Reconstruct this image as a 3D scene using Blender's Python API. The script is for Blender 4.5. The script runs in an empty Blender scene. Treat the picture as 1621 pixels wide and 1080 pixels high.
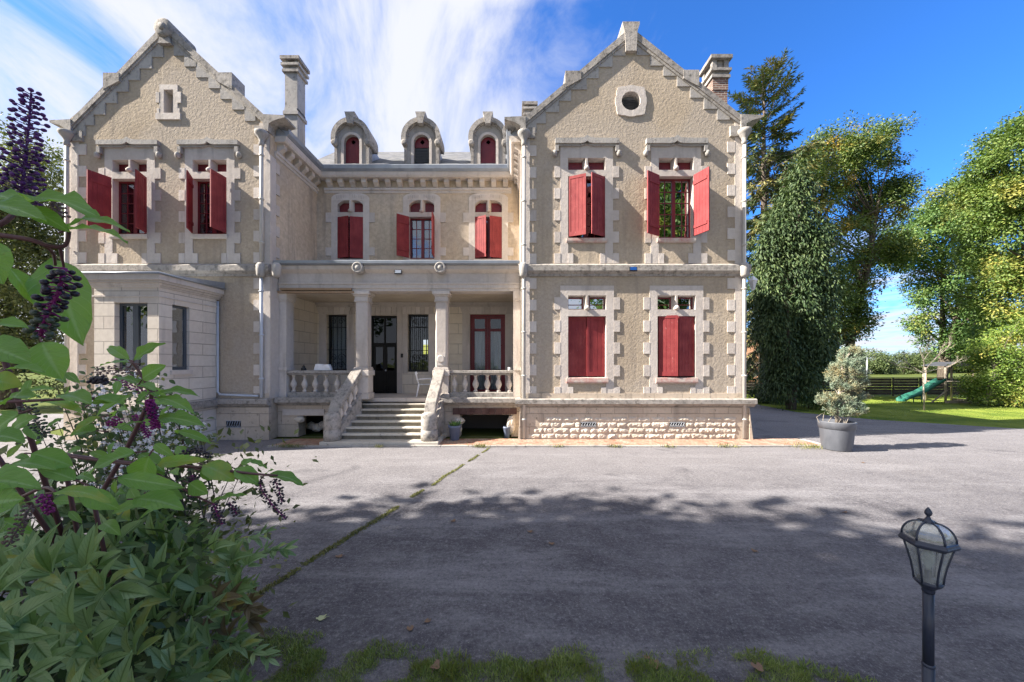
import bpy, bmesh, math, random
import numpy as np
from mathutils import Vector, Matrix, noise
from mathutils.geometry import tessellate_polygon

random.seed(7)
rng = np.random.default_rng(7)
S = bpy.context.scene
COL = S.collection

# ------------------------------------------------------------------ camera
CY, CZ, HY, FPX = -11.8, 2.44, 575.0, 585.0      # metres; horizon row and focal length in photo pixels
cam_d = bpy.data.cameras.new("camera")
cam_d.sensor_width = 36.0
cam_d.lens = FPX / 1621.0 * 36.0
cam_d.shift_y = (HY - 540.0) / 1621.0
cam_d.clip_start = 0.05
cam_d.clip_end = 3000
cam = bpy.data.objects.new("camera", cam_d)
cam.location = (0, CY, CZ)
cam.rotation_euler = (math.pi / 2, 0, 0)
COL.objects.link(cam)
S.camera = cam

# ------------------------------------------------------------------ light
SUN_DIR = Vector((5.6, 1.0, -4.3))               # the way the light travels
sun_d = bpy.data.lights.new("sun", 'SUN')
sun_d.energy = 5.0
sun_d.angle = math.radians(0.53)
sun_d.color = (1.0, 0.925, 0.82)
sun = bpy.data.objects.new("sun", sun_d)
sun.rotation_euler = SUN_DIR.to_track_quat('-Z', 'Y').to_euler()
sun.location = (-40, -10, 40)
COL.objects.link(sun)

world = bpy.data.worlds.new("World")
S.world = world
world.use_nodes = True
wt = world.node_tree
wt.nodes.clear()


def wn(t, **kw):
    n = wt.nodes.new(t)
    for k, v in kw.items():
        if k[0] == '_':
            n.inputs[int(k[1:])].default_value = v
        else:
            setattr(n, k, v)
    return n


def wl(a, b):
    wt.links.new(a, b)


def wmath(op, a, b=0.0, clamp=False):
    n = wn('ShaderNodeMath', operation=op, use_clamp=clamp)
    for i, q in enumerate((a, b)):
        if isinstance(q, (int, float)):
            n.inputs[i].default_value = q
        else:
            wl(q, n.inputs[i])
    return n.outputs[0]


sky = wn('ShaderNodeTexSky', sky_type='NISHITA')
sky.sun_disc = False
sky.sun_elevation = math.atan2(4.3, math.hypot(5.6, 1))
sky.sun_rotation = math.atan2(-5.6, -1)
sky.altitude = 200
sky.air_density = 1.0
sky.dust_density = 0.3
sky.ozone_density = 2.2
tc = wn('ShaderNodeTexCoord')
sep = wn('ShaderNodeSeparateXYZ')
wl(tc.outputs['Generated'], sep.inputs[0])
dx, dy, dz = sep.outputs
zz = wmath('MAXIMUM', wmath('ADD', dz, 0.10), 0.03)
cu = wmath('DIVIDE', dx, zz)
cv = wmath('DIVIDE', dy, zz)
comb = wn('ShaderNodeCombineXYZ')
wl(wmath('ADD', wmath('MULTIPLY', cu, 1.55), wmath('MULTIPLY', cv, 0.30)), comb.inputs[0])
wl(wmath('MULTIPLY', cv, 0.80), comb.inputs[1])
comb.inputs[2].default_value = 3.7
n1 = wn('ShaderNodeTexNoise', _2=1.0, _3=9.0, _4=0.62)
n1.inputs['Distortion'].default_value = 1.3
wl(comb.outputs[0], n1.inputs['Vector'])
comb2 = wn('ShaderNodeCombineXYZ')
wl(cu, comb2.inputs[0])
wl(cv, comb2.inputs[1])
comb2.inputs[2].default_value = 1.3
n2 = wn('ShaderNodeTexNoise', _2=0.55, _3=3.0, _4=0.5)
wl(comb2.outputs[0], n2.inputs['Vector'])
# more cloud to the left (towards the sun), clear blue to the right
yy = wmath('MAXIMUM', wmath('ABSOLUTE', dy), 0.05)
side = wn('ShaderNodeMapRange')
side.inputs[1].default_value = 0.42
side.inputs[2].default_value = -0.20
side.inputs[3].default_value = -0.30
side.inputs[4].default_value = 0.10
wl(wmath('ADD', wmath('DIVIDE', dx, yy), wmath('MULTIPLY', dz, -0.10)), side.inputs[0])
low = wn('ShaderNodeMapRange')                    # cloud bank low over the horizon
low.inputs[1].default_value = 0.30
low.inputs[2].default_value = 0.05
low.inputs[3].default_value = 0.0
low.inputs[4].default_value = 0.42
wl(dz, low.inputs[0])
back = wn('ShaderNodeMapRange')                   # unseen cloud overhead, added to brighten the shaded planting
back.inputs[1].default_value = 0.69
back.inputs[2].default_value = 0.82
back.inputs[3].default_value = 0.0
back.inputs[4].default_value = 0.75
wl(dz, back.inputs[0])
cl = wmath('ADD', wmath('ADD', wmath('MULTIPLY', n1.outputs[0], 1.10), wmath('MULTIPLY', n2.outputs[0], 0.15)),
           wmath('ADD', wmath('ADD', side.outputs[0], low.outputs[0]), back.outputs[0]))
ramp = wn('ShaderNodeMapRange', interpolation_type='SMOOTHSTEP')
ramp.inputs[1].default_value = 0.41
ramp.inputs[2].default_value = 0.84
wl(cl, ramp.inputs[0])
tint = wn('ShaderNodeMix', data_type='RGBA', blend_type='MULTIPLY')
tint.inputs[0].default_value = 1.0
wl(sky.outputs[0], tint.inputs[6])
tint.inputs[7].default_value = (0.27, .66, 1.20, 1)
mixc = wn('ShaderNodeMix', data_type='RGBA')
wl(ramp.outputs[0], mixc.inputs[0])
wl(tint.outputs[2], mixc.inputs[6])
mixc.inputs[7].default_value = (3.35, 3.45, 3.85, 1)
bg = wn('ShaderNodeBackground')
bg.inputs['Strength'].default_value = 0.078
wl(mixc.outputs[2], bg.inputs['Color'])
wo = wn('ShaderNodeOutputWorld')
wl(bg.outputs[0], wo.inputs[0])

S.view_settings.view_transform = 'Standard'
S.view_settings.look = 'None'
S.view_settings.exposure = 1.82
S.view_settings.gamma = 1.0
S.view_settings.use_curve_mapping = False
S.render.engine = 'CYCLES'
S.cycles.max_bounces = 7
S.cycles.transparent_max_bounces = 12
S.cycles.use_denoising = True
S.cycles.denoising_input_passes = 'RGB_ALBEDO_NORMAL'
S.cycles.denoising_prefilter = 'NONE'


# ------------------------------------------------------------------ helpers
def at(px, py, y):
    """photo pixel -> point on the vertical plane y (metres)"""
    d = (y - CY) / FPX
    return Vector(((px - 811.0) * d, y, CZ + (HY - py) * d))


def wx(px, y=0.0):
    return (px - 811.0) * (y + 11.7) / FPX


def wz(py, y=0.0):
    return CZ + (HY - py) * (y + 11.7) / FPX


ORG = {}


def tag(o, label=None, cat=None, group=None, kind=None):
    if label:
        o["label"] = label
    if cat:
        o["category"] = cat
    if group:
        o["group"] = group
    if kind:
        o["kind"] = kind
    return o


def thing(name, loc, label, cat, group=None):
    o = bpy.data.objects.new(name, None)
    o.empty_display_size = 0.2
    o.location = loc
    COL.objects.link(o)
    ORG[o.name] = Vector(loc)
    return tag(o, label, cat, group)


def link_mesh(name, me, mats, parent, org):
    if not isinstance(mats, (list, tuple)):
        mats = [mats]
    for m in mats:
        me.materials.append(m)
    o = bpy.data.objects.new(name, me)
    COL.objects.link(o)
    if parent is not None:
        o.parent = parent
        ORG[o.name] = org
    else:
        o.location = org
        ORG[o.name] = org
    return o


class MB:
    def __init__(s):
        s.v, s.f, s.m, s.sm = [], [], [], []
        s.uv = None

    def _add(s, vs, fs, mi=0, smooth=False):
        b = len(s.v)
        s.v += [tuple(p) for p in vs]
        for f in fs:
            s.f.append([b + i for i in f])
            s.m.append(mi)
            s.sm.append(smooth)

    def box(s, x0, x1, y0, y1, z0, z1, mi=0):
        if x0 > x1: x0, x1 = x1, x0
        if y0 > y1: y0, y1 = y1, y0
        if z0 > z1: z0, z1 = z1, z0
        s._add([(x0, y0, z0), (x1, y0, z0), (x1, y1, z0), (x0, y1, z0),
                (x0, y0, z1), (x1, y0, z1), (x1, y1, z1), (x0, y1, z1)],
               [(0, 3, 2, 1), (4, 5, 6, 7), (0, 1, 5, 4), (1, 2, 6, 5), (2, 3, 7, 6), (3, 0, 4, 7)], mi)

    def cbox(s, c, sx, sy, sz, rz=0.0, mi=0):
        """box on its base centre, turned about z"""
        i = len(s.v)
        s.box(-sx / 2, sx / 2, -sy / 2, sy / 2, 0, sz, mi)
        s.xf(i, Matrix.Translation(c) @ Matrix.Rotation(rz, 4, 'Z'))

    def poly(s, pts, mi=0):
        s._add(pts, [tuple(range(len(pts)))], mi)

    def prism(s, pts, axis, a0, a1, mi=0, smooth=False):
        """closed 2D outline swept along an axis: y (x,z) / x (y,z) / z (x,y)"""
        def P(p, a):
            if axis == 'y': return (p[0], a, p[1])
            if axis == 'x': return (a, p[0], p[1])
            return (p[0], p[1], a)
        n = len(pts)
        vs = [P(p, a0) for p in pts] + [P(p, a1) for p in pts]
        s._add(vs, [tuple(range(n)), tuple(range(2 * n - 1, n - 1, -1))], mi)
        b = len(s.v) - 2 * n
        for i in range(n):
            j = (i + 1) % n
            s.f.append([b + i, b + j, b + n + j, b + n + i])
            s.m.append(mi)
            s.sm.append(smooth)

    def lathe(s, prof, c, n=12, axis='z', mi=0, smooth=True, rot=0.0, sx=1.0):
        """profile [(r, h)] turned about an axis through c"""
        vs, fs = [], []
        for (r, h) in prof:
            for k in range(n):
                a = 2 * math.pi * k / n + rot
                u, w = r * math.cos(a) * sx, r * math.sin(a)
                if axis == 'z': vs.append((c[0] + u, c[1] + w, c[2] + h))
                elif axis == 'y': vs.append((c[0] + u, c[1] + h, c[2] + w))
                else: vs.append((c[0] + h, c[1] + u, c[2] + w))
        m = len(prof)
        for i in range(m - 1):
            for k in range(n):
                k2 = (k + 1) % n
                fs.append((i * n + k, i * n + k2, (i + 1) * n + k2, (i + 1) * n + k))
        s._add(vs, fs, mi, smooth)
        b = len(s.v) - m * n
        for row in (0, m - 1):
            s.f.append([b + row * n + k for k in range(n)])
            s.m.append(mi)
            s.sm.append(False)

    def tube(s, pts, rad, n=6, mi=0, caps=True):
        pts = [Vector(p) for p in pts]
        if not isinstance(rad, (list, tuple)):
            rad = [rad] * len(pts)
        up = Vector((0.13, 0.37, 0.92)).normalized()
        b = len(s.v)
        prev = None
        for i, p in enumerate(pts):
            d = (pts[min(i + 1, len(pts) - 1)] - pts[max(i - 1, 0)])
            if d.length < 1e-9: d = Vector((0, 0, 1))
            d.normalize()
            if prev is None:
                a = d.cross(up if abs(d.dot(up)) < 0.9 else Vector((1, 0, 0))).normalized()
            else:
                a = (prev - d * prev.dot(d))
                a = a.normalized() if a.length > 1e-6 else d.orthogonal().normalized()
            prev = a
            c = d.cross(a)
            for k in range(n):
                t = 2 * math.pi * k / n
                s.v.append(tuple(p + (a * math.cos(t) + c * math.sin(t)) * rad[i]))
        for i in range(len(pts) - 1):
            for k in range(n):
                k2 = (k + 1) % n
                s.f.append([b + i * n + k, b + i * n + k2, b + (i + 1) * n + k2, b + (i + 1) * n + k])
                s.m.append(mi)
                s.sm.append(True)
        if caps:
            for row in (0, len(pts) - 1):
                s.f.append([b + row * n + k for k in range(n)])
                s.m.append(mi)
                s.sm.append(False)

    def ball(s, c, r, n=8, m=5, mi=0, sz=1.0):
        prof = [(max(1e-4, r * math.sin(math.pi * i / m)), -r * sz * math.cos(math.pi * i / m)) for i in range(m + 1)]
        s.lathe(prof, c, n, 'z', mi)

    def sheet(s, plane, at_, outer, holes=(), mi=0):
        """flat sheet with holes. plane 'y': (x,z) outline at y=at_; 'x': (y,z); 'z': (x,y)"""
        def P(p):
            if plane == 'y': return (p[0], at_, p[1])
            if plane == 'x': return (at_, p[0], p[1])
            return (p[0], p[1], at_)
        loops = [[Vector((p[0], p[1], 0)) for p in outer]] + [[Vector((p[0], p[1], 0)) for p in h] for h in holes]
        flat = [p for l in loops for p in l]
        tris = tessellate_polygon(loops)
        s._add([P(p) for p in flat], [tuple(t) for t in tris], mi)

    def xf(s, start, M):
        for i in range(start, len(s.v)):
            s.v[i] = tuple(M @ Vector(s.v[i]))

    def build(s, name, mats, parent=None, org=None, recalc=True, bevel=0.0):
        if parent is not None:
            org = ORG[parent.name]
        if org is None:
            org = Vector((0, 0, 0))
        org = Vector(org)
        me = bpy.data.meshes.new(name)
        me.from_pydata([(p[0] - org.x, p[1] - org.y, p[2] - org.z) for p in s.v], [], s.f)
        me.polygons.foreach_set('material_index', s.m)
        me.polygons.foreach_set('use_smooth', s.sm)
        if s.uv is not None:
            lay = me.uv_layers.new(name='UVMap')
            flat = []
            for l in me.loops:
                flat += s.uv[l.vertex_index]
            lay.data.foreach_set('uv', flat)
        if recalc:
            bm = bmesh.new()
            bm.from_mesh(me)
            bmesh.ops.recalc_face_normals(bm, faces=bm.faces)
            bm.to_mesh(me)
            bm.free()
        me.update()
        o = link_mesh(name, me, mats, parent, org)
        if bevel:
            md = o.modifiers.new('bevel', 'BEVEL')
            md.width = bevel
            md.segments = 2
            md.limit_method = 'ANGLE'
            md.angle_limit = math.radians(40)
        return o


def copy_tree(o, parent=None, name=None):
    c = o.copy()
    COL.objects.link(c)
    if parent is not None:
        c.parent = parent
    for ch in list(o.children):
        copy_tree(ch, c)
    return c


# ------------------------------------------------------------------ materials
class Mat:
    def __init__(s, name):
        s.mat = bpy.data.materials.new(name)
        s.mat.use_nodes = True
        s.t = s.mat.node_tree
        s.t.nodes.clear()
        s.out = s.t.nodes.new('ShaderNodeOutputMaterial')
        s._co = None

    def n(s, typ, **kw):
        n = s.t.nodes.new(typ)
        for k, v in kw.items():
            setattr(n, k, v)
        return n

    def set(s, sock, v):
        if isinstance(v, bpy.types.NodeSocket):
            s.t.links.new(v, sock)
        elif isinstance(v, (tuple, list)) and len(v) == 3 and sock.type == 'RGBA':
            sock.default_value = (*v, 1)
        else:
            sock.default_value = v

    @property
    def co(s):
        if s._co is None:
            s._co = s.n('ShaderNodeTexCoord').outputs['Object']
        return s._co

    def mapped(s, scale=(1, 1, 1), co=None, rot=(0, 0, 0)):
        m = s.n('ShaderNodeMapping')
        s.set(m.inputs[0], co or s.co)
        m.inputs['Scale'].default_value = scale
        m.inputs['Rotation'].default_value = rot
        return m.outputs[0]

    def noise(s, sc, detail=5, rough=0.55, co=None, dist=0.0, col=False):
        n = s.n('ShaderNodeTexNoise')
        s.set(n.inputs['Vector'], co or s.co)
        n.inputs['Scale'].default_value = sc
        n.inputs['Detail'].default_value = detail
        n.inputs['Roughness'].default_value = rough
        n.inputs['Distortion'].default_value = dist
        return n.outputs[1 if col else 0]

    def voro(s, sc, feature='F1', co=None):
        n = s.n('ShaderNodeTexVoronoi', feature=feature)
        s.set(n.inputs['Vector'], co or s.co)
        n.inputs['Scale'].default_value = sc
        return n.outputs[0]

    def ramp(s, v, lo, hi, a=0.0, b=1.0):
        n = s.n('ShaderNodeMapRange')
        n.clamp = True
        s.set(n.inputs[0], v)
        for i, q in enumerate((lo, hi, a, b)):
            n.inputs[1 + i].default_value = q
        return n.outputs[0]

    def mix(s, f, a, b, mode='MIX'):
        n = s.n('ShaderNodeMix', data_type='RGBA', blend_type=mode)
        s.set(n.inputs[0], f)
        s.set(n.inputs[6], a)
        s.set(n.inputs[7], b)
        return n.outputs[2]

    def math(s, op, a, b=0.0):
        n = s.n('ShaderNodeMath', operation=op)
        s.set(n.inputs[0], a)
        s.set(n.inputs[1], b)
        return n.outputs[0]

    def bump(s, h, dist, strength=1.0, nrm=None):
        n = s.n('ShaderNodeBump')
        s.set(n.inputs['Height'], h)
        n.inputs['Distance'].default_value = dist
        n.inputs['Strength'].default_value = strength
        if nrm is not None:
            s.set(n.inputs['Normal'], nrm)
        return n.outputs[0]

    def bsdf(s, col, rough=0.8, nrm=None, metal=0.0, spec=0.3, **kw):
        n = s.n('ShaderNodeBsdfPrincipled')
        s.set(n.inputs['Base Color'], col)
        s.set(n.inputs['Roughness'], rough)
        s.set(n.inputs['Metallic'], metal)
        s.set(n.inputs['Specular IOR Level'], spec)
        if nrm is not None:
            s.set(n.inputs['Normal'], nrm)
        for k, v in kw.items():
            s.set(n.inputs[k], v)
        return n.outputs[0]

    def done(s, sh):
        s.t.links.new(sh, s.out.inputs['Surface'])
        return s.mat

    def wallco(s):
        """(x+y, z): the same course lines run round the corner"""
        sp = s.n('ShaderNodeSeparateXYZ')
        s.set(sp.inputs[0], s.co)
        c = s.n('ShaderNodeCombineXYZ')
        s.set(c.inputs[0], s.math('ADD', sp.outputs[0], sp.outputs[1]))
        s.set(c.inputs[1], sp.outputs[2])
        return c.outputs[0]

    def brick(s, w, h, mortar=0.01, co=None, off=0.5, smooth=0.1):
        n = s.n('ShaderNodeTexBrick')
        s.set(n.inputs['Vector'], co or s.wallco())
        n.inputs['Scale'].default_value = 1.0
        n.inputs['Brick Width'].default_value = w
        n.inputs['Row Height'].default_value = h
        n.inputs['Mortar Size'].default_value = mortar
        n.inputs['Mortar Smooth'].default_value = smooth
        n.inputs['Bias'].default_value = 0.0
        n.offset = off
        n.inputs['Color1'].default_value = (0, 0, 0, 1)
        n.inputs['Color2'].default_value = (1, 1, 1, 1)
        n.inputs['Mortar'].default_value = (.5, .5, .5, 1)
        return n.outputs[0], n.outputs[1]


def stone(name, c1, c2, dirt=(0.10, 0.09, 0.085), amount=0.35, joints=None, rough_bump=0.01, lichen=0.0, stain=None):
    m = Mat(name)
    big = m.noise(0.7, 4, 0.6)
    fine = m.noise(9, 6, 0.65)
    col = m.mix(m.ramp(m.math('ADD', m.math('MULTIPLY', big, .6), m.math('MULTIPLY', fine, .4)), .35, .65), c1, c2)
    streak = m.noise(1.0, 5, 0.6, co=m.mapped((3.5, 3.5, .35)))
    col = m.mix(m.ramp(streak, .56, .78, 0, amount), col, dirt)
    if stain is not None:
        col = m.mix(m.ramp(m.noise(0.55, 4, .6), .52, .7, 0, .5), col, stain)
    if lichen:
        l = m.noise(7, 8, 0.72)
        col = m.mix(m.ramp(l, .62 - lichen * .25, .72, 0, .85), col, (0.035, 0.034, 0.032))
    geo = m.n('ShaderNodeNewGeometry')
    col = m.mix(1.0, col, m.mix(geo.outputs['Random Per Island'], (.82, .80, .78), (1.06, 1.05, 1.03)), 'MULTIPLY')
    h = m.math('ADD', m.math('MULTIPLY', fine, .7), m.math('MULTIPLY', m.noise(38, 3, .6), .3))
    nrm = m.bump(h, rough_bump, 0.8)
    if joints:
        bc, bf = m.brick(*joints)
        col = m.mix(.16, col, m.mix(bc, (.28, .26, .23), (.72, .68, .62)), 'OVERLAY')
        col = m.mix(m.ramp(bf, 0, 1, 0, .55), col, (.17, .15, .13))
        nrm = m.bump(m.math('SUBTRACT', 1.0, bf), 0.012, 1.0, nrm)
    return m.done(m.bsdf(col, .88, nrm, spec=.2))


STONE = stone('pale_limestone', (.49, .44, .40), (.62, .57, .53), amount=.45, rough_bump=.016)
ASHLAR = stone('ashlar_limestone', (.54, .475, .415), (.66, .60, .53), amount=.25, joints=(.78, .34, .008))
ASHLAR_BIG = stone('porch_limestone', (.60, .53, .44), (.70, .635, .54), amount=.12, joints=(.72, .40, .008))
BAY_STONE = stone('bay_limestone', (.58, .52, .46), (.70, .645, .58), amount=.28, joints=(.95, .335, .009))
BASE_STONE = stone('plinth_limestone', (.46, .39, .32), (.60, .52, .43), amount=.5, joints=(.9, .42, .008), lichen=.15)
WEATHERED = stone('weathered_limestone', (.27, .255, .24), (.44, .405, .37), amount=.6, rough_bump=.02, lichen=.55)
GREY_STONE = stone('grey_limestone', (.31, .30, .29), (.43, .405, .38), amount=.5, rough_bump=.015, lichen=.22)
RUSTIC = stone('rusticated_limestone', (.52, .46, .39), (.66, .60, .52), amount=.3, rough_bump=.05)


def plaster(name, c1, c2, relief, sc, smooth_amt=1.0, patch=None):
    m = Mat(name)
    big = m.noise(.45, 5, .6)
    col = m.mix(m.ramp(big, .38, .64), c1, c2)
    streak = m.noise(1.0, 5, .6, co=m.mapped((3.4, 3.4, .24)))
    col = m.mix(m.ramp(streak, .50, .72, 0, .55), col, (.24, .205, .175))
    if patch is not None:
        col = m.mix(m.ramp(m.noise(.35, 3, .5, co=m.mapped((1, 1, .8))), .47, .56, 0, .75), col, patch)
    h1 = m.noise(sc, 3, .55, dist=.6)
    h2 = m.noise(sc * 4, 4, .6)
    h = m.math('ADD', m.math('MULTIPLY', h1, .75), m.math('MULTIPLY', h2, .25))
    col = m.mix(m.ramp(h, .36, .62, .35, 0), col, (.22, .18, .14))
    return m.done(m.bsdf(col, .95, m.bump(h, relief, 1.0), spec=.1))


PLASTER = plaster('roughcast_plaster', (.40, .325, .24), (.50, .415, .315), .019, 12, patch=(.43, .37, .305))
PLASTER_IN = plaster('smooth_plaster', (.53, .42, .30), (.63, .52, .39), .010, 7, patch=(.45, .39, .325))
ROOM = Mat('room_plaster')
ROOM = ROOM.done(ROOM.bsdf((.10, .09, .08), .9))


def paint(name, c, c2, rough=.45, flake=0.0, spec=.4):
    m = Mat(name)
    col = m.mix(m.ramp(m.noise(2.2, 4, .6), .35, .68), c, c2)
    col = m.mix(m.ramp(m.noise(26, 3, .6, co=m.mapped((1, 1, .12))), .45, .75, 0, .35), col, tuple(q * .6 for q in c))
    if flake:
        col = m.mix(m.ramp(m.noise(15, 7, .75, co=m.mapped((1.6, 1.6, .35))), .70 - flake * .12, .74, 0, .8), col, (.55, .42, .40))
    nrm = m.bump(m.noise(45, 3, .6, co=m.mapped((1, 1, .1))), .004, .7)
    return m.done(m.bsdf(col, rough, nrm, spec=spec))


RED = paint('red_shutter_paint', (.195, .026, .030), (.285, .046, .048), .65, .25, .25)
RED_WORN = paint('worn_red_shutter_paint', (.19, .026, .030), (.285, .055, .054), .68, .62, .25)
RED_DARK = paint('dark_red_joinery', (.13, .012, .018), (.18, .018, .024), .45)
GREYBLUE = paint('anthracite_joinery', (.055, .065, .080), (.075, .085, .10), .4)
IRON = paint('black_ironwork', (.012, .012, .013), (.02, .02, .021), .5)
PIPE = paint('cream_painted_pipe', (.40, .385, .36), (.48, .46, .43), .5, .25)
ZINCPIPE = paint('zinc_pipe', (.42, .45, .50), (.52, .55, .60), .35)
WHITE_PLASTIC = paint('white_plastic', (.72, .72, .74), (.80, .80, .82), .35)
WOOD = paint('old_brown_wood', (.26, .17, .10), (.36, .25, .16), .8, .3, .15)
REDWOOD = paint('worn_red_beam', (.085, .045, .04), (.15, .095, .08), .8, .3, .15)
DOORWAY_BLACK = paint('doorway_shade_black', (.006, .0055, .005), (.010, .009, .008), .4, 0, .2)  # near-black colour carries the shade of the open doorway

m = Mat('zinc_sheet')
c = m.mix(m.ramp(m.noise(1.3, 5, .6), .35, .65), (.25, .275, .315), (.36, .39, .435))
ZINC = m.done(m.bsdf(c, m.ramp(m.noise(4), .3, .7, .35, .6), m.bump(m.noise(3, 3), .01, .5), metal=.55, spec=.5))

m = Mat('slate_roof')
bc, bf = m.brick(.22, .14, .006)
c = m.mix(bc, (.10, .105, .115), (.19, .19, .20))
c = m.mix(m.ramp(m.noise(2, 6, .7), .5, .7, 0, .6), c, (.24, .23, .19))
SLATE = m.done(m.bsdf(c, .85, m.bump(m.math('SUBTRACT', bc, bf), .012, .8), spec=.12))

m = Mat('chimney_brick')
bc, bf = m.brick(.22, .075, .010)
c = m.mix(bc, (.15, .085, .07), (.26, .145, .115))
c = m.mix(bf, c, (.42, .37, .32))
c = m.mix(m.ramp(m.noise(3, 6, .7), .55, .75, 0, .7), c, (.08, .07, .065))
BRICK = m.done(m.bsdf(c, .9, m.bump(m.math('SUBTRACT', 1.0, bf), .01, .8), spec=.15))


def glass(name, tint, refl=.22):
    m = Mat(name)
    tr = m.n('ShaderNodeBsdfTransparent')
    m.set(tr.inputs[0], tint)
    gl = m.n('ShaderNodeBsdfGlossy')
    gl.inputs['Roughness'].default_value = .02
    m.set(gl.inputs['Color'], (.9, .95, 1.0))
    wob = m.bump(m.noise(1.6, 2), .02, .35)
    m.set(gl.inputs['Normal'], wob)
    fr = m.n('ShaderNodeFresnel')
    fr.inputs[0].default_value = 1.5
    f = m.math('MAXIMUM', fr.outputs[0], refl)
    mx = m.n('ShaderNodeMixShader')
    m.set(mx.inputs[0], f)
    m.set(mx.inputs[1], tr.outputs[0])
    m.set(mx.inputs[2], gl.outputs[0])
    return m.done(mx.outputs[0])


GLASS = glass('window_glass', (.55, .60, .62), .14)
GLASS_DARK = glass('hall_glass', (.75, .78, .78), .045)
GLASS_DOOR = glass('door_glass', (.10, .10, .10), .035)  # tint darkened to carry the doorway's shade
LOUVRE = paint('blue_grey_louvre', (.15, .165, .19), (.21, .225, .25), .6)
GLASS_MIRROR = glass('solar_glass', (.12, .13, .13), .55)
LAMP_GLASS = glass('lamp_glass', (.66, .69, .66), .16)
m = Mat('sheer_curtain')
CURTAIN = m.done(m.bsdf(m.mix(m.ramp(m.noise(9, 3, co=m.mapped((1, 1, .05))), .4, .6), (.55, .55, .56), (.75, .75, .76)), .9))
# ------------------------------------------------------------------ ground
m = Mat('meadow_ground')
c = m.mix(m.ramp(m.noise(.25, 5, .6), .35, .65), (.055, .085, .018), (.12, .135, .035))
GROUND = m.done(m.bsdf(c, .95, m.bump(m.noise(6, 5, .7), .06, .6), spec=.1))

m = Mat('asphalt')
big = m.noise(.35, 6, .62)
mid = m.noise(2.3, 6, .68)
c = m.mix(m.ramp(big, .36, .64), (.120, .113, .120), (.200, .190, .193))
c = m.mix(m.ramp(mid, .42, .66, 0, .65), c, (.29, .28, .275))
scuff = m.noise(.9, 7, .7, co=m.mapped((.35, 1.6, 1), rot=(0, 0, .25)))
c = m.mix(m.ramp(scuff, .49, .66, 0, .8), c, (.38, .37, .365))                     # dusty worn streaks
sp = m.n('ShaderNodeSeparateXYZ')
m.set(sp.inputs[0], m.co)
nearhouse = m.ramp(m.math('ADD', sp.outputs[1], m.math('MULTIPLY', m.noise(.8, 4), 2.5)), -4.6, -1.4, 0, .6)
c = m.mix(nearhouse, c, (.36, .34, .325))                                           # paler tarmac towards the house
stain = m.noise(.65, 5, .6, dist=.8)
c = m.mix(m.ramp(stain, .60, .72, 0, .55), c, (.075, .07, .078))                    # darker damp and oil patches
g1 = m.noise(17, 6, .85)
g2 = m.noise(42, 5, .85)
c = m.mix(m.ramp(g1, .53, .65, 0, .55), c, (.50, .485, .47))                        # pale aggregate
c = m.mix(m.ramp(g1, .48, .34, 0, .55), c, (.025, .024, .028))
c = m.mix(m.ramp(g2, .56, .66, 0, .7), c, (.58, .56, .54))
c = m.mix(m.ramp(g2, .46, .32, 0, .65), c, (.02, .02, .022))
ck = m.n('ShaderNodeTexVoronoi', feature='DISTANCE_TO_EDGE')
m.set(ck.inputs['Vector'], m.mix(.10, m.co, m.noise(2.5, 4, .6, col=True)))
ck.inputs['Scale'].default_value = .42
crack = m.math('MULTIPLY', m.ramp(ck.outputs[0], .0, .0045, 1, 0), m.ramp(m.noise(.5, 3), .52, .60))
c = m.mix(m.math('MULTIPLY', crack, .4), c, (.04, .04, .036))
chips = m.voro(9)
c = m.mix(m.ramp(chips, .045, .06, .8, 0), c, (.46, .44, .36))                      # loose grit and leaf bits
hh = m.math('ADD', m.math('MULTIPLY', g1, .6), m.math('MULTIPLY', g2, .6))
c = m.mix(1.0, c, (.63, .63, .675), 'MULTIPLY')
ASPHALT = m.done(m.bsdf(c, .9, m.bump(hh, .020, 1.0), spec=.25))

m = Mat('mown_lawn')
c = m.mix(m.ramp(m.noise(.6, 6, .65), .36, .64), (.10, .17, .022), (.27, .33, .055))
c = m.mix(m.ramp(m.noise(9, 5, .7), .5, .72, 0, .6), c, (.27, .27, .07))
LAWN = m.done(m.bsdf(c, .9, m.bump(m.noise(22, 5, .75), .09, 1.0), spec=.1))

m = Mat('paving_brick')
bc, bf = m.brick(.11, .225, .010, co=m.mapped((1, 1, 1), rot=(0, 0, .12)), off=.5)
c = m.mix(bc, (.25, .12, .08), (.40, .225, .155))
c = m.mix(m.ramp(m.noise(2.5, 6, .7), .45, .7, 0, .85), c, (.44, .385, .315))
c = m.mix(bf, c, (.22, .19, .15))
PAVING = m.done(m.bsdf(c, .9, m.bump(m.math('SUBTRACT', 1.0, bf), .012, .8), spec=.15))

g = MB()
N = 40
g.poly([(-900, -300, -.03), (900, -300, -.03), (900, 1500, -.03), (-900, 1500, -.03)])
tag(g.build('ground', GROUND), kind='structure')

g = MB()       # driveway sheet, with the lawn edge as measured beyond the right wing
edge = [(-40, -40), (40, -40), (40, -3.2), (26, .4), (18.8, 2.0), (15.6, 4.2), (14.2, 6.6), (14.4, 9.6), (15.8, 13.5),
        (10, 13.5), (7.2, 13.5), (7.2, .1), (-14.0, .1), (-16.5, 1.2), (-19, 6), (-40, 6)]
g.sheet('z', .0, edge)
tag(g.build('driveway', ASPHALT), kind='structure')

g = MB()       # lawn sheet
lawn = [(60, -3.0), (40, -3.16), (26, .44), (18.8, 2.04), (15.64, 4.22), (14.24, 6.6), (14.44, 9.6), (15.84, 13.5), (17, 30), (90, 30), (90, -3)]
g.sheet('z', -.006, lawn)
tag(g.build('lawn', LAWN), kind='structure')

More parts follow.
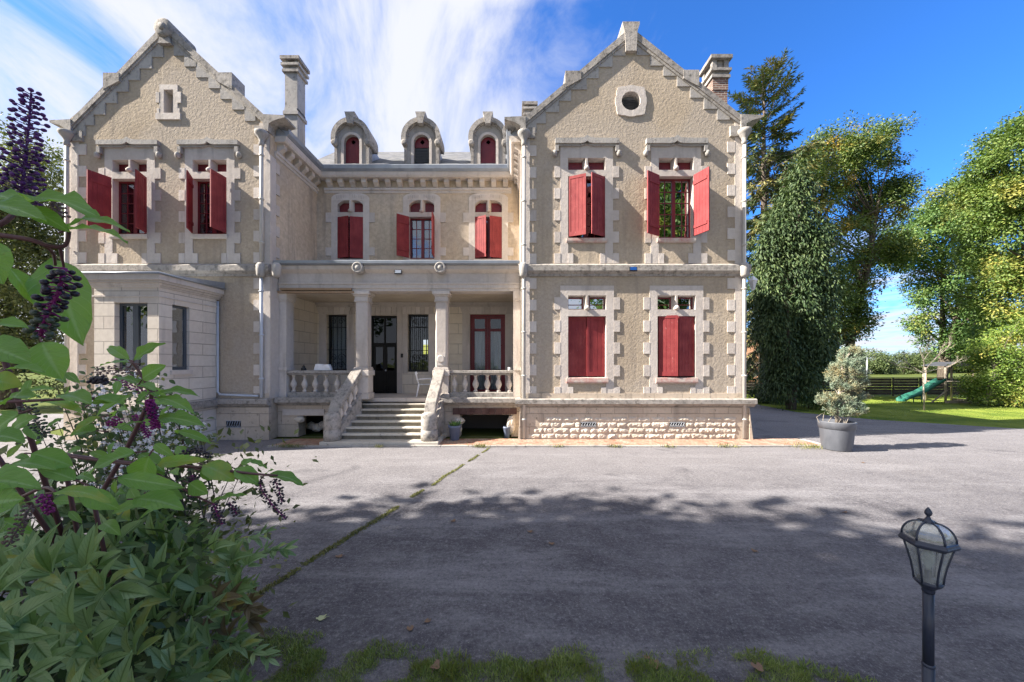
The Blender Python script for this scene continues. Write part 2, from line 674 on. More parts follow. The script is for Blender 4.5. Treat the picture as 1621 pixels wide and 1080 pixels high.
g = MB()
g.box(-7.0, 9.1, -1.0, -.02, -.02, .035)
o = g.build('brick_paving', PAVING)
tag(o, kind='structure')
g = MB()       # pale kerb line along its front edge
random.seed(3)
x = -7.1
while x < 9.2:
    w = random.uniform(.7, 1.1)
    g.box(x + .006, min(x + w, 9.25) - .006, -1.10 + random.uniform(-.012, .012), -1.003, -.03, .045 + random.uniform(-.008, .006))
    x += w
g.box(9.11, 9.23, -.99, -.1, -.03, .045)
tag(g.build('kerb', GREY_STONE), kind='structure')

# ------------------------------------------------------------------ the mansion
house = thing('mansion', (0, 0, 0), "large pale stone manor house with red shutters and two stepped gables", "building")
LX0, LX1, RX0, RX1, BY = -14.16, -7.74, .30, 7.44, 2.86
DEP = 10.5
RB = .12     # flat roofs etc. overlap


def rect(x0, x1, z0, z1):
    return [(x0, z0), (x1, z0), (x1, z1), (x0, z1)]


# ---- window tables: opening x0,x1; main z0,z1; light z0,z1
WIN = {
    'L1': (-12.74, -11.64, 6.58, 8.32, 8.54, 8.92), 'L2': (-10.18, -9.10, 6.58, 8.32, 8.54, 8.92),
    'R3': (1.79, 2.97, 6.46, 8.40, 8.60, 8.98), 'R4': (4.68, 5.78, 6.46, 8.40, 8.60, 8.98),
    'R5': (1.79, 3.00, 2.01, 3.94, 4.15, 4.60), 'R6': (4.64, 5.85, 2.01, 3.94, 4.15, 4.60),
}


def hole(k):
    x0, x1, a, b, c_, d = WIN[k]
    return rect(x0 - .12, x1 + .12, a - .08, d + .1)


# gable outlines
RA = (3.77, 12.84)
LA = (-11.0, 12.98)
ZE = 10.20
wall = MB()
wall.sheet('y', 0.0, [(RX0, 0), (RX1, 0), (RX1, ZE - .05), (RA[0], RA[1]), (RX0, ZE)],
           [hole('R3'), hole('R4'), hole('R5'), hole('R6'),
            [(3.79 + .33 * math.cos(t * math.pi / 8), 10.79 + .33 * math.sin(t * math.pi / 8)) for t in range(16)]])
wall.sheet('x', RX1, [(0, 0), (DEP, 0), (DEP, ZE), (0, ZE)])
o = wall.build('right_wing_wall', PLASTER, house)
wall = MB()
wall.sheet('y', 0.0, [(LX0, 0), (LX1, 0), (LX1, ZE), (LA[0], LA[1]), (LX0, ZE)],
           [hole('L1'), hole('L2'), rect(-11.16, -10.74, 10.36, 11.22)])
wall.sheet('x', LX0, [(0, 0), (DEP, 0), (DEP, ZE), (0, ZE)])
wall.build('left_wing_wall', PLASTER, house)
wall = MB()
wall.sheet('x', LX1, [(0, 0), (DEP, 0), (DEP, ZE), (0, ZE)])
wall.sheet('x', RX0, [(0, 0), (DEP, 0), (DEP, ZE), (0, ZE)])
CW = [(-6.92, -5.90), (-4.08, -3.08), (-1.47, -.40)]
wall.sheet('y', BY, [(LX1, 5.2), (RX0, 5.2), (RX0, 10.1), (LX1, 10.1)],
           [rect(a - .12, b + .12, 6.55, 9.02) for a, b in CW])
wall.build('courtyard_wall', PLASTER_IN, house)
wall = MB()
wall.sheet('y', DEP, [(LX0, 0), (RX1, 0), (RX1, ZE), (RA[0], RA[1]), (RX0, ZE), (LX1, ZE), (LA[0], LA[1]), (LX0, ZE)])
wall.build('rear_wall', PLASTER_IN, house)

# ---- porch interior: ashlar back wall and cheeks
PB = [('grille', 516, 548, 497.6, 588), ('door', 585, 628, 499, 628), ('grille', 645, 678, 497, 589), ('french', 744, 800, 497, 628)]
holes = []
for k, a, b, t, bt in PB:
    x0, x1 = wx(a, BY), wx(b, BY)
    z0 = 1.20 if bt == 628 else wz(bt, BY)
    holes.append((k, x0, x1, z0, wz(t, BY)))
wall = MB()
wall.sheet('y', BY - .012, [(LX1, 1.0), (RX0, 1.0), (RX0, 5.25), (LX1, 5.25)], [rect(h[1], h[2], h[3], h[4]) for h in holes])
for k, x0, x1, z0, z1 in holes:                     # reveals
    for xx in (x0, x1):
        wall._add([(xx, BY - .012, z0), (xx, BY + .3, z0), (xx, BY + .3, z1), (xx, BY - .012, z1)], [(0, 1, 2, 3)])
    for z_ in (z0, z1):
        wall._add([(x0, BY - .012, z_), (x1, BY - .012, z_), (x1, BY + .3, z_), (x0, BY + .3, z_)], [(0, 1, 2, 3)])
wall.sheet('x', LX1 + .012, [(.0, 1.3), (BY, 1.3), (BY, 5.2), (.0, 5.2)])
wall.sheet('x', RX0 - .012, [(.0, 1.3), (BY, 1.3), (BY, 5.2), (.0, 5.2)])
wall.build('porch_wall', ASHLAR_BIG, house)
wall = MB()       # moulded jambs, keyed lintels and cornice of the porch openings
for ih, (k, x0, x1, z0, z1) in enumerate(holes):
    jl = min(.30, (x0 - holes[ih - 1][2]) / 2 - .004) if ih else .30
    jr = min(.30, (holes[ih + 1][1] - x1) / 2 - .004) if ih < 3 else .30
    for xa, xb in ((x0 - jl, x0 - .002), (x1 + .002, x1 + jr)):
        wall.box(xa, xb, BY - .03, BY - .011, max(z0 - .06, 1.25), z1 + .0)
    n = 7
    w = (x1 - x0 + .9) / n
    xc = (x0 + x1) / 2
    for i in range(n):
        u0, u1 = -.5 + i / n, -.5 + (i + 1) / n
        W0, W1 = x1 - x0 + 2 * min(jl, jr), x1 - x0 + 2 * min(jl, jr) + (.3 if min(jl, jr) > .25 else 0)
        wall.prism([(xc + u0 * W0 + .006, z1 + .003), (xc + u1 * W0 - .006, z1 + .003), (xc + u1 * W1 - .006, z1 + .42), (xc + u0 * W1 + .006, z1 + .42)],
                   'y', BY - .045, BY - .011)
wall.box(LX1 + .02, RX0 - .02, BY - .10, BY - .011, 4.66, 4.74)
wall.box(LX1 + .02, RX0 - .02, BY - .16, BY - .011, 4.742, 4.83)
wall.build('porch_lintel', STONE, house)

g = MB()
g.prism([(LX1 + .01, .32), (-5.30, .32), (-5.30, .84), (-2.30, .84), (-2.30, .32), (RX0 - .01, .32), (RX0 - .01, BY - .02), (LX1 + .01, BY - .02)], 'z', 1.12, 1.24)
g.build('porch_floor', STONE, house)
g = MB()
g.box(LX1 + .02, RX0 - .02, .96, BY - .02, 4.84, 4.92)
m = Mat('porch_ceiling_plaster')
PCEIL = m.done(m.bsdf(m.mix(m.ramp(m.noise(1.5, 5, .6), .35, .65), (.50, .42, .31), (.60, .52, .40)), .9))
g.build('porch_ceiling', PCEIL, house)


# ---- joinery in the porch
def door_leaf(mb, x0, x1, y, z0, z1, st=.07, th=.05, mid=None):
    mb.box(x0, x0 + st, y, y + th, z0, z1)
    mb.box(x1 - st, x1, y, y + th, z0, z1)
    mb.box(x0 + st, x1 - st, y, y + th, z1 - st, z1)
    mb.box(x0 + st, x1 - st, y, y + th, z0, z0 + st * 1.6)
    for q in (mid or []):
        mb.box(x0 + st, x1 - st, y, y + th, q - st / 2, q + st / 2)


def glass_pane(x0, x1, y, z0, z1, parent, mat=None):
    q = MB()
    q.box(x0, x1, y, y + .008, z0, z1)
    return q.build('pane', mat or GLASS, parent)


def grille_window(x0, x1, z0, z1, curtain):
    f = MB()
    door_leaf(f, x0 + .003, x1 - .003, BY + .16, z0 + .003, z1 - .003, .06)
    w = f.build('window', IRON, house)
    glass_pane(x0 + .06, x1 - .06, BY + .19, z0 + .05, z1 - .05, w, GLASS_DARK)
    q = MB()          # wrought iron bars with scrolls
    n = 5
    for i in range(n):
        xx = x0 + (x1 - x0) * (i + .5) / n
        q.tube([(xx, BY + .05, z0 + .02), (xx, BY + .05, z1 - .02)], .012, 6)
    for zz_ in (z0 + .05, z0 + .85, z1 - .50, z1 - .05):
        q.box(x0 + .005, x1 - .005, BY + .04, BY + .06, zz_ - .012, zz_ + .012)
    for zc, r in ((z0 + .25, .14), (z0 + .55, .16), (z1 - .27, .13)):
        for sx_ in (-1, 1):
            pts = []
            for t in range(22):
                a = t * .42
                rr = r * (1 - t / 26)
                pts.append(((x0 + x1) / 2 + sx_ * (.16 + rr * math.cos(a)), BY + .03, zc + rr * math.sin(a)))
            q.tube(pts, .010, 5)
    for _ in range(26):      # iron leaves
        xx, zz_ = random.uniform(x0 + .08, x1 - .08), z0 + random.uniform(.08, .75)
        a = random.uniform(0, 6.28)
        q._add([(xx, BY + .03, zz_), (xx + .05 * math.cos(a) + .02, BY + .02, zz_ + .05 * math.sin(a)),
                (xx + .10 * math.cos(a), BY + .03, zz_ + .10 * math.sin(a)), (xx + .05 * math.cos(a) - .02, BY + .035, zz_ + .05 * math.sin(a))], [(0, 1, 2, 3)])
    q.build('iron_grille', IRON, w)
    if curtain:
        c_ = MB()
        n = 24
        for i in range(n):
            xa, xb = x0 + .1 + (x1 - x0 - .2) * i / n, x0 + .1 + (x1 - x0 - .2) * (i + 1) / n
            ya, yb = BY + .25 + .02 * math.sin(i * 1.9), BY + .25 + .02 * math.sin((i + 1) * 1.9)
            c_._add([(xa, ya, z0 + .05), (xb, yb, z0 + .05), (xb, yb, z1 - .05), (xa, ya, z1 - .05)], [(0, 1, 2, 3)], 0, True)
        c_.build('curtain', CURTAIN, w)
    return w


grille_window(*holes[0][1:], True)
w2 = grille_window(*holes[2][1:], False)
# stained pane made to emit its daylight, glimpsed through the right grille window: a window of the far side of the hall
m = Mat('glowing_stained_glass')
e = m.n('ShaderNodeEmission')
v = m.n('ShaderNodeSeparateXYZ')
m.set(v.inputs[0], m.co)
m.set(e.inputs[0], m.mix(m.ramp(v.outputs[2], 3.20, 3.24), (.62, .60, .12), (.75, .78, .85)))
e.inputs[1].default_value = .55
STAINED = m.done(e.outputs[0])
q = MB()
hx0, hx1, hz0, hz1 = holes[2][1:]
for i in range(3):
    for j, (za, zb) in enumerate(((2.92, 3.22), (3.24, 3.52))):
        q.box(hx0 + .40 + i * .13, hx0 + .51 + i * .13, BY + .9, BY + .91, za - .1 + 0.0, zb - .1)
q.build('glowing_stained_pane', STAINED, w2)

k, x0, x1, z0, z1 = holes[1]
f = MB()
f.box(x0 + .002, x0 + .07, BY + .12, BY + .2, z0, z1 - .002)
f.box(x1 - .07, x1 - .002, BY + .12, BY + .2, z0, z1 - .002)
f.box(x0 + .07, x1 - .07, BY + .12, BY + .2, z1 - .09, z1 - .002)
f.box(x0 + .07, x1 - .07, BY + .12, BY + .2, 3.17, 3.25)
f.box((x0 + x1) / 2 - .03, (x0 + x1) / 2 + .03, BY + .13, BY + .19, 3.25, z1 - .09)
dr = f.build('front_door', DOORWAY_BLACK, house)
f = MB()              # half-panelled leaf, glazed above; near-black in place of the dark open doorway
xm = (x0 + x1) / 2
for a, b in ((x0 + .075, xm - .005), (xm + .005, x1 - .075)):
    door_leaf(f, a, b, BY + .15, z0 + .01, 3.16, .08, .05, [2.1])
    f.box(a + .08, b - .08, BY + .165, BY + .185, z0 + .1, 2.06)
f.build('leaf', DOORWAY_BLACK, dr)
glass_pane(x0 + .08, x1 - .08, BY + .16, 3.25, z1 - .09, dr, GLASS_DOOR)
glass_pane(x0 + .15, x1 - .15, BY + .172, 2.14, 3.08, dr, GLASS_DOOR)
f = MB()
f.lathe([(.001, -.02), (.03, -.015), (.035, 0), (.012, .02), (.012, .06)], (xm + .05, BY + .09, 2.15), 10, 'y')
f.build('handle', ZINCPIPE, dr)

k, x0, x1, z0, z1 = holes[3]
f = MB()
f.box(x0 + .002, x0 + .06, BY + .1, BY + .18, z0, z1 - .002)
f.box(x1 - .06, x1 - .002, BY + .1, BY + .18, z0, z1 - .002)
f.box(x0 + .06, x1 - .06, BY + .1, BY + .18, z1 - .06, z1 - .002)
fd = f.build('french_door', RED_DARK, house)
xm = (x0 + x1) / 2
for a, b in ((x0 + .062, xm - .003), (xm + .003, x1 - .062)):
    f = MB()
    door_leaf(f, a, b, BY + .12, z0 + .01, z1 - .07, .11, .05, [z1 - .62])
    f.build('leaf', RED_DARK, fd)
    glass_pane(a + .1, b - .1, BY + .14, z0 + .15, z1 - .15, fd, GLASS_DARK)
c_ = MB()
n = 40
for i in range(n):
    xa, xb = x0 + .08 + (x1 - x0 - .16) * i / n, x0 + .08 + (x1 - x0 - .16) * (i + 1) / n
    ya, yb = BY + .26 + .03 * math.sin(i * 1.3), BY + .26 + .03 * math.sin((i + 1) * 1.3)
    c_._add([(xa, ya, z0), (xb, yb, z0), (xb, yb, z1 - .6), (xa, ya, z1 - .6)], [(0, 1, 2, 3)], 0, True)
c_.build('curtain', CURTAIN, fd)
# dark rooms behind the glass
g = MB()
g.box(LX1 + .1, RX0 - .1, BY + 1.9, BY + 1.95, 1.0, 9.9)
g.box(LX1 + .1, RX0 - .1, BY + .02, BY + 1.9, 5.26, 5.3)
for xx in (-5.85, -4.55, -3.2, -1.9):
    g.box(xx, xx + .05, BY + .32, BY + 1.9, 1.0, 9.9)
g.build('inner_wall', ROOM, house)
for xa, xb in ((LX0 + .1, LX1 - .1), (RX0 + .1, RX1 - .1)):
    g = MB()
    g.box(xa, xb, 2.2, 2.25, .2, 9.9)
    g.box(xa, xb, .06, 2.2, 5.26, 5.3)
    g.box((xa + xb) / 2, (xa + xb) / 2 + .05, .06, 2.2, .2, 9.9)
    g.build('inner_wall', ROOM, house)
# doorbell
g = MB()
xx, z_ = wx(636, BY), wz(563, BY)
g.box(xx - .05, xx + .05, BY - .045, BY - .013, z_ - .08, z_ + .08)
g.box(xx - .02, xx + .02, BY - .055, BY - .045, z_ - .02, z_ + .03)
g.build('doorbell', IRON, house, bevel=.006)


# ---- quoins: plain strip plus alternate teeth
def quoins(mb, xo, xs, xt, z0, z1, ztop, y0=-.016, y1=.02):
    """xo wall corner, xs strip inner edge, xt tooth end; teeth .34 high every .69 from ztop down"""
    mb.box(xo, xs, y0, y1, z0, z1)
    z_ = ztop
    while z_ > z0 + .1:
        a = max(z_ - .34, z0)
        if z_ <= z1 + .01:
            mb.box(xs, xt, y0 - .006, y1, a, z_)
        z_ -= .69


for xo, xs, xt, zt in ((RX0, .26, .48, 9.38), (RX1, -.33, -.57, 9.50), (LX1, -.32, -.50, 9.42), (LX0, .34, .58, 9.42)):
    for z0, z1, z2 in ((5.60, 10.1, zt), (1.32, 5.20, 5.15)):
        q = MB()
        quoins(q, xo, xo + xs, xo + xt, z0, z1, z2)
        if xo == LX1 and z0 > 2:            # the court side of the left wing
            q.box(LX1, LX1 + .03, -.016, .28, 5.60, 9.1)
            z_ = 9.0
            while z_ > 5.7:
                q.box(LX1, LX1 + .036, .28, .46, max(z_ - .34, 5.6), z_)
                z_ -= .69
        elif xo == LX1:
            q.box(LX1 + .001, LX1 + .03, -.016, .50, 1.32, 5.20)
        elif xo == RX0 and z0 > 2:
            q.box(RX0 - .03, RX0, -.016, .28, 5.6, 9.1)
        q.build('corner_stones', STONE, house)

# ---- string course and plinth
SP = [(0, 5.20), (-.05, 5.21), (-.06, 5.28), (-.10, 5.30), (-.16, 5.36), (-.16, 5.53), (-.04, 5.60), (0, 5.60)]
for a, b in ((LX0 - .1, LX1 + .06), (RX0 - .1, RX1 + .1)):
    st = MB()
    st.prism([(p[0] - .002, p[1]) for p in SP], 'x', a, b)
    st.build('string_course', WEATHERED, house)
PP = [(0, 1.04), (-.10, 1.06), (-.15, 1.12), (-.24, 1.16), (-.24, 1.29), (-.20, 1.32), (0, 1.32)]
for a, b in ((LX0 - .15, LX1 + .06), (RX0 - .2, RX1 + .24)):
    st = MB()
    st.prism(PP, 'x', a, b)
    st.build('plinth_moulding', WEATHERED, house)
for a, b in ((LX0, LX1 - .001), (RX0 + .001, RX1)):
    st = MB()
    st.box(a, b, -.030, .01, 1.322, 1.48)
    st.box(a - .04, b + .04, -.10, .01, 0, 1.04)
    if a > 0:      # flared feet of the right wing
        st.prism([(RX1 + .04, 0), (RX1 + .16, 0), (RX1 + .04, 1.03)], 'y', -.16, .3)
        st.prism([(RX0 - .10, 0), (RX0 - .04, 0), (RX0 - .04, 1.03)], 'y', -.16, .01)
    st.build('plinth', BASE_STONE, house)

# ---- rusticated block courses on the right plinth
random.seed(11)
ru = MB()


def rough_block(mb, x0, x1, z0, z1, y, d):
    nx, nz = max(4, int((x1 - x0) / .05)), 4
    b = len(mb.v)
    for j in range(nz + 1):
        for i in range(nx + 1):
            u, w = i / nx, j / nz
            edge = min(u * (x1 - x0), (1 - u) * (x1 - x0), w * (z1 - z0), (1 - w) * (z1 - z0)) / .045
            k_ = min(1, edge)
            p = Vector((x0 + (x1 - x0) * u, 0, z0 + (z1 - z0) * w))
            jit = noise.noise(p * 8 + Vector((3, 7, 1))) * .9 + noise.noise(p * 19) * .8
            mb.v.append((p.x + (0 if i in (0, nx) else .01 * noise.noise(p * 17)), y - d * k_ * max(.12, .6 + .75 * jit), p.z))
    for j in range(nz):
        for i in range(nx):
            a = b + j * (nx + 1) + i
            mb.f.append([a, a + 1, a + nx + 2, a + nx + 1])
            mb.m.append(0)
            mb.sm.append(False)


rows = [(0.04, .205), (.225, .385), (.405, .565), (.585, .73)]
VENT = [(wx(919.5), wx(944)), (wx(1060), wx(1084))]
for j, (za, zb) in enumerate(rows):
    xa, xe = (.72 + .12 * (3 - j) * .5 if j else .55), RX1 - .32 - .0 * j
    x_ = 1.05 - (3 - j) * .18
    while x_ < xe - .1:
        w = random.uniform(.28, .58)
        x2 = min(x_ + w, xe)
        if j == 2 and any(x2 > v[0] - .03 and x_ < v[1] + .03 for v in VENT):
            for v in VENT:
                if x2 > v[0] - .03 and x_ < v[1] + .03:
                    if v[0] - .03 - x_ > .06:
                        rough_block(ru, x_, v[0] - .03, za, zb, -.098, .05)
                    x_ = v[1] + .03
                    break
            continue
        rough_block(ru, x_, x2 - .025, za + random.uniform(0, .012), zb - random.uniform(0, .012), -.098, random.uniform(.03, .055))
        x_ = x2
ru.build('rusticated_blocks', RUSTIC, house, recalc=False)


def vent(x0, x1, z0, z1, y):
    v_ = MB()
    v_.box(x0, x1, y - .012, y, z0, z1)  # dark plate in place of the shade inside the opening
    o_ = v_.build('dark_vent_plate', IRON, house)
    v_ = MB()
    n = 6
    for i in range(n):
        a = x0 + (x1 - x0) * i / n
        w_ = (x1 - x0) / n
        v_.tube([(a + .01, y - .02, z0 + .02), (a + w_ * .5, y - .02, (z0 + z1) / 2), (a + w_ - .01, y - .02, z1 - .02)], .008, 4)
        v_.tube([(a + w_ - .01, y - .02, z0 + .02), (a + w_ * .6, y - .02, z0 + .06)], .008, 4)
    v_.box(x0, x1, y - .024, y - .012, z0, z0 + .012)
    v_.box(x0, x1, y - .024, y - .012, z1 - .012, z1)
    v_.build('scroll_bars', ZINCPIPE, o_)


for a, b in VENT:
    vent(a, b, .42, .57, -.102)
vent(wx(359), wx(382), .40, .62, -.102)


# ---- windows
def shutter(parent, hx, hy, z0, z1, wdt, side, ang, mat, handle=True):
    """board shutter hinged at (hx, hy); side +1 hinged left, -1 hinged right; ang 0 closed"""
    a = math.radians(ang)
    d = Vector((side * math.cos(a), -math.sin(a), 0))
    nrm = Vector((-side * math.sin(a), -math.cos(a), 0))
    M_ = Matrix(((d.x, nrm.x, 0, hx), (d.y, nrm.y, 0, hy), (0, 0, 1, 0), (0, 0, 0, 1)))
    s_ = MB()
    n = 5
    for i in range(n):
        u0, u1 = wdt * i / n + (.004 if i else 0), wdt * (i + 1) / n - (.004 if i < n - 1 else 0)
        s_.box(u0, u1, -.012, .014 + random.uniform(-.0015, .0015), z0 + .002, z1 - .002)
    s_.box(.001, wdt - .001, -.008, .008, z0 + .004, z1 - .004)
    s_.box(0, wdt, .0145, .024, z0, z0 + .14)
    s_.box(0, wdt, .0145, .024, z1 - .09, z1)
    s_.box(0, .07, .0145, .024, z0 + .14, z1 - .09)
    s_.box(wdt - .07, wdt, .0145, .024, z0 + .14, z1 - .09)
    for q_ in (z0 + .28, z1 - .28):
        s_.box(.0, wdt * .9, -.034, -.012, q_ - .05, q_ + .05)
    s_.xf(0, M_)
    o_ = s_.build('shutter', mat, parent)
    return o_


def sash(parent, x0, x1, z0, z1, y, rows_=5, cols=2, mat=None, gmat=None, curtain=0.0):
    f_ = MB()
    t = .05
    f_.box(x0, x0 + t, y, y + .07, z0, z1)
    f_.box(x1 - t, x1, y, y + .07, z0, z1)
    f_.box(x0 + t, x1 - t, y, y + .07, z1 - t, z1)
    f_.box(x0 + t, x1 - t, y, y + .07, z0, z0 + t * 1.3)
    xm_ = (x0 + x1) / 2
    f_.box(xm_ - .055, xm_ + .055, y - .012, y + .06, z0 + t * 1.3, z1 - t)
    for a, b in ((x0 + t, xm_ - .055), (xm_ + .055, x1 - t)):
        for i in range(1, cols):
            xx_ = a + (b - a) * i / cols
            f_.box(xx_ - .012, xx_ + .012, y + .012, y + .05, z0 + t * 1.3, z1 - t)
        for j in range(1, rows_):
            z__ = z0 + t * 1.3 + (z1 - z0 - 2.3 * t) * j / rows_
            for i in range(cols):
                xa_ = a + (b - a) * i / cols + (.012 if i else 0)
                xb_ = a + (b - a) * (i + 1) / cols - (.012 if i < cols - 1 else 0)
                f_.box(xa_, xb_, y + .012, y + .05, z__ - .011, z__ + .011)
    o_ = f_.build('sash', mat or RED_DARK, parent)
    glass_pane(x0 + .02, x1 - .02, y + .03, z0 + .02, z1 - .02, parent, gmat)
    if curtain:
        c_ = MB()
        n_ = 18
        for sgn in (-1, 1):
            for i in range(n_):
                def xc_(u, h):
                    top = .48 * (x1 - x0)
                    drape = 1 - curtain * (1 - h) ** 1.3
                    return xm_ + sgn * (x1 - x0) / 2 * (1 - u * drape)
                for j in range(5):
                    h0, h1 = j / 5, (j + 1) / 5
                    ua, ub = i / n_, (i + 1) / n_
                    ya, yb = y + .16 + .02 * math.sin(i * 2.1), y + .16 + .02 * math.sin((i + 1) * 2.1)
                    za_, zb_ = z0 + (z1 - z0) * h0, z0 + (z1 - z0) * h1
                    c_._add([(xc_(ua, h0), ya, za_), (xc_(ub, h0), yb, za_), (xc_(ub, h1), yb, zb_), (xc_(ua, h1), ya, zb_)], [(0, 1, 2, 3)], 0, True)
        c_.build('curtain', CURTAIN, parent)
    return o_


def surround(k, y=0.0, top=None, base=None, teeth=(), arch=False, jw=.25, tw=.44, oneside=False):
    x0, x1, a, b, c_, d = k
    s_ = MB()
    yo, yi = y - .020, y + .26
    zb_ = base[0] if base else a - .25
    for sgn, xe in ((-1, x0), (1, x1)):
        s_.box(xe, xe + sgn * jw, yo, yi, zb_, d + .0)
        for (t0, t1) in teeth:
            s_.box(xe + sgn * jw, xe + sgn * tw, yo - .006, y + .02, t0, t1)
        if base:
            s_.box(xe + sgn * jw, xe + sgn * tw, yo - .009, y + .02, base[0], base[1])
            s_.box(xe - sgn * .16, xe, yo - .009, y + .02, base[0], base[1])
    if not arch:
        s_.box(x0 - jw, x1 + jw, yo, yi, d, top)
    else:
        n = 14
        pts = []
        for i in range(n + 1):
            u = -1 + 2 * i / n
            pts.append(((x0 + x1) / 2 + u * ((x1 - x0) / 2 + jw), d + (top - d) * (1 - .55 * u * u) if abs(u) < .999 else d + .30 * (top - d)))
        s_.prism([(x0 - jw, d)] + pts[0:] + [(x1 + jw, d)], 'y', yo, yi)
        for sg, xe in ((1, x0), (-1, x1)):      # the lights have curved outer corners
            s_.prism([(xe, d), (xe + sg * .30, d), (xe + sg * .14, d - .055), (xe + sg * .04, d - .13), (xe, d - .19)], 'y', yo + .012, yi - .01)
        for i in range(6):        # little toothed relieving marks
            for sg in (-1, 1):
                xx_ = (x0 + x1) / 2 + sg * (.10 + i * .085)
                z__ = d + .10 - .012 * i
                s_.box(xx_ - .018, xx_ + .018, yo - .02, yo, z__, z__ + .12)
    s_.box(x0, x1, y - .02, y + .24, b, c_)                        # transom
    xm_ = (x0 + x1) / 2
    s_.prism([(xm_ - .10, y + .24), (xm_ - .10, y + .15), (xm_ - .03, y - .03), (xm_ + .03, y - .03), (xm_ + .10, y + .15), (xm_ + .10, y + .24)],
             'z', c_, d)
    s_.lathe([(.05, 0), (.085, .03), (.085, .08), (.04, .14)], (xm_, y - .03, c_ - .01), 8)
    # chamfered soffit of the two top lights
    for xa_, xb_ in ((x0, xm_ - .10), (xm_ + .10, x1)):
        s_.prism([(y - .0, d), (y + .22, d - .035), (y + .22, d)], 'x', xa_ + .001, xb_ - .001)
    w_ = s_.build('window', STONE, house)
    return w_


def lights(w, k, y, kind):
    x0, x1, a, b, c_, d = k
    xm_ = (x0 + x1) / 2
    for xa, xb in ((x0 + .002, xm_ - .102), (xm_ + .102, x1 - .002)):
        p = MB()
        if kind == 'board':
            p.box(xa, xb, y + .19, y + .22, c_ + .005, d - .04)
            p.box(xa, xa + .03, y + .18, y + .19, c_ + .005, d - .04)
            p.box(xb - .03, xb, y + .18, y + .19, c_ + .005, d - .04)
            p.build('light_panel', RED_DARK, w)
        else:
            p.box(xa, xa + .035, y + .17, y + .22, c_ + .005, d - .04)
            p.box(xb - .035, xb, y + .17, y + .22, c_ + .005, d - .04)
            p.box(xa + .035, xb - .035, y + .17, y + .22, c_ + .005, c_ + .045)
            p.box(xa + .035, xb - .035, y + .17, y + .22, d - .08, d - .04)
            p.box(xa + .035, xb - .035, y + .18, y + .21, c_ + .16, c_ + .185)
            p.build('light_frame', RED_DARK, w)
            glass_pane(xa + .03, xb - .03, y + .195, c_ + .04, d - .07, w, GLASS_MIRROR)


def sill(w, k, y, z0, z1, ext=.05, mat=None):
    x0, x1 = k[0], k[1]
    s_ = MB()
    s_.prism([(y + .24, z0), (y - .05, z0), (y - .075, z0 + .05), (y - .075, z1 - .04), (y + .24, z1)], 'x', x0 - ext, x1 + ext)
    s_.build('sill', mat or STONE, w)


m = Mat('pinkish_sill_stone')
PINKSILL = m.done(m.bsdf(m.mix(m.ramp(m.noise(5, 6, .7), .4, .65), (.52, .45, .40), (.46, .25, .22)), .85))


def hood(w, k, z0, z1, drop, out=.125):
    """label mould with a small ogee peak and knobbed drops"""
    x0, x1 = k[0] - .42, k[1] + .42
    xm_ = (x0 + x1) / 2
    s_ = MB()
    top = [(x0, z1), (xm_ - .25, z1 + .01), (xm_ - .10, z1 + .03), (xm_, z1 + .10), (xm_ + .10, z1 + .03), (xm_ + .25, z1 + .01), (x1, z1)]
    bot = [(x1, z0), (xm_ + .2, z0), (xm_ + .08, z0 + .02), (xm_, z0 + .08), (xm_ - .08, z0 + .02), (xm_ - .2, z0), (x0, z0)]
    s_.prism(top + bot, 'y', -out, .02)
    s_.prism([(p[0], p[1] - .0) for p in [(x0 + .03, z0), (x1 - .03, z0), (x1 - .03, z0 - .06), (xm_ + .2, z0 - .06), (xm_, z0 + .0), (xm_ - .2, z0 - .06), (x0 + .03, z0 - .06)]],
             'y', -out * .6, .018)
    for xe, sg in ((x0, 1), (x1, -1)):
        s_.box(xe, xe + sg * .11, -out * .92, .016, drop, z0 - .061)
        s_.lathe([(.02, -.13), (.07, -.10), (.08, -.02), (.07, .03), (.03, .06)], (xe + sg * .04 - sg * .05, -out * .55, drop - .02), 10, 'z')
    s_.build('hood_mould', GREY_STONE, w)


TU = [(8.36, 8.72), (7.68, 8.02), (6.99, 7.31), (6.28, 6.63)]
TUL = [(8.32, 8.66), (7.62, 7.96), (6.94, 7.28), (6.26, 6.60)]
TG = [(4.15, 4.54), (3.44, 3.80), (2.74, 3.10), (2.02, 2.38)]
random.seed(5)
# upper windows of the left wing
k = WIN['L1']
w = surround(k, 0, 9.36, (5.62, 5.94), TUL)
lights(w, k, 0, 'board'); sill(w, k, 0, 6.40, 6.575)
hood(w, k, 9.36, 9.50, 9.10)
sash(w, k[0], k[1], k[2], k[3], .17, 5, 2, RED_DARK, GLASS, .55)
shutter(w, k[0], -.05, k[2], k[3] + .02, .54, 1, 110, RED)
shutter(w, k[1], -.05, k[2], k[3] + .02, .54, -1, 110, RED)
k = WIN['L2']
w = surround(k, 0, 9.36, (5.62, 5.94), TUL)
lights(w, k, 0, 'board'); sill(w, k, 0, 6.40, 6.575)
hood(w, k, 9.36, 9.50, 9.10)
sash(w, k[0], k[1], k[2], k[3], .17, 5, 2, RED_DARK, GLASS, .45)
shutter(w, k[0], -.03, k[2], k[3] + .02, .54, 1, 62, RED)
shutter(w, k[1], -.05, k[2], k[3] + .02, .54, -1, 84, RED)
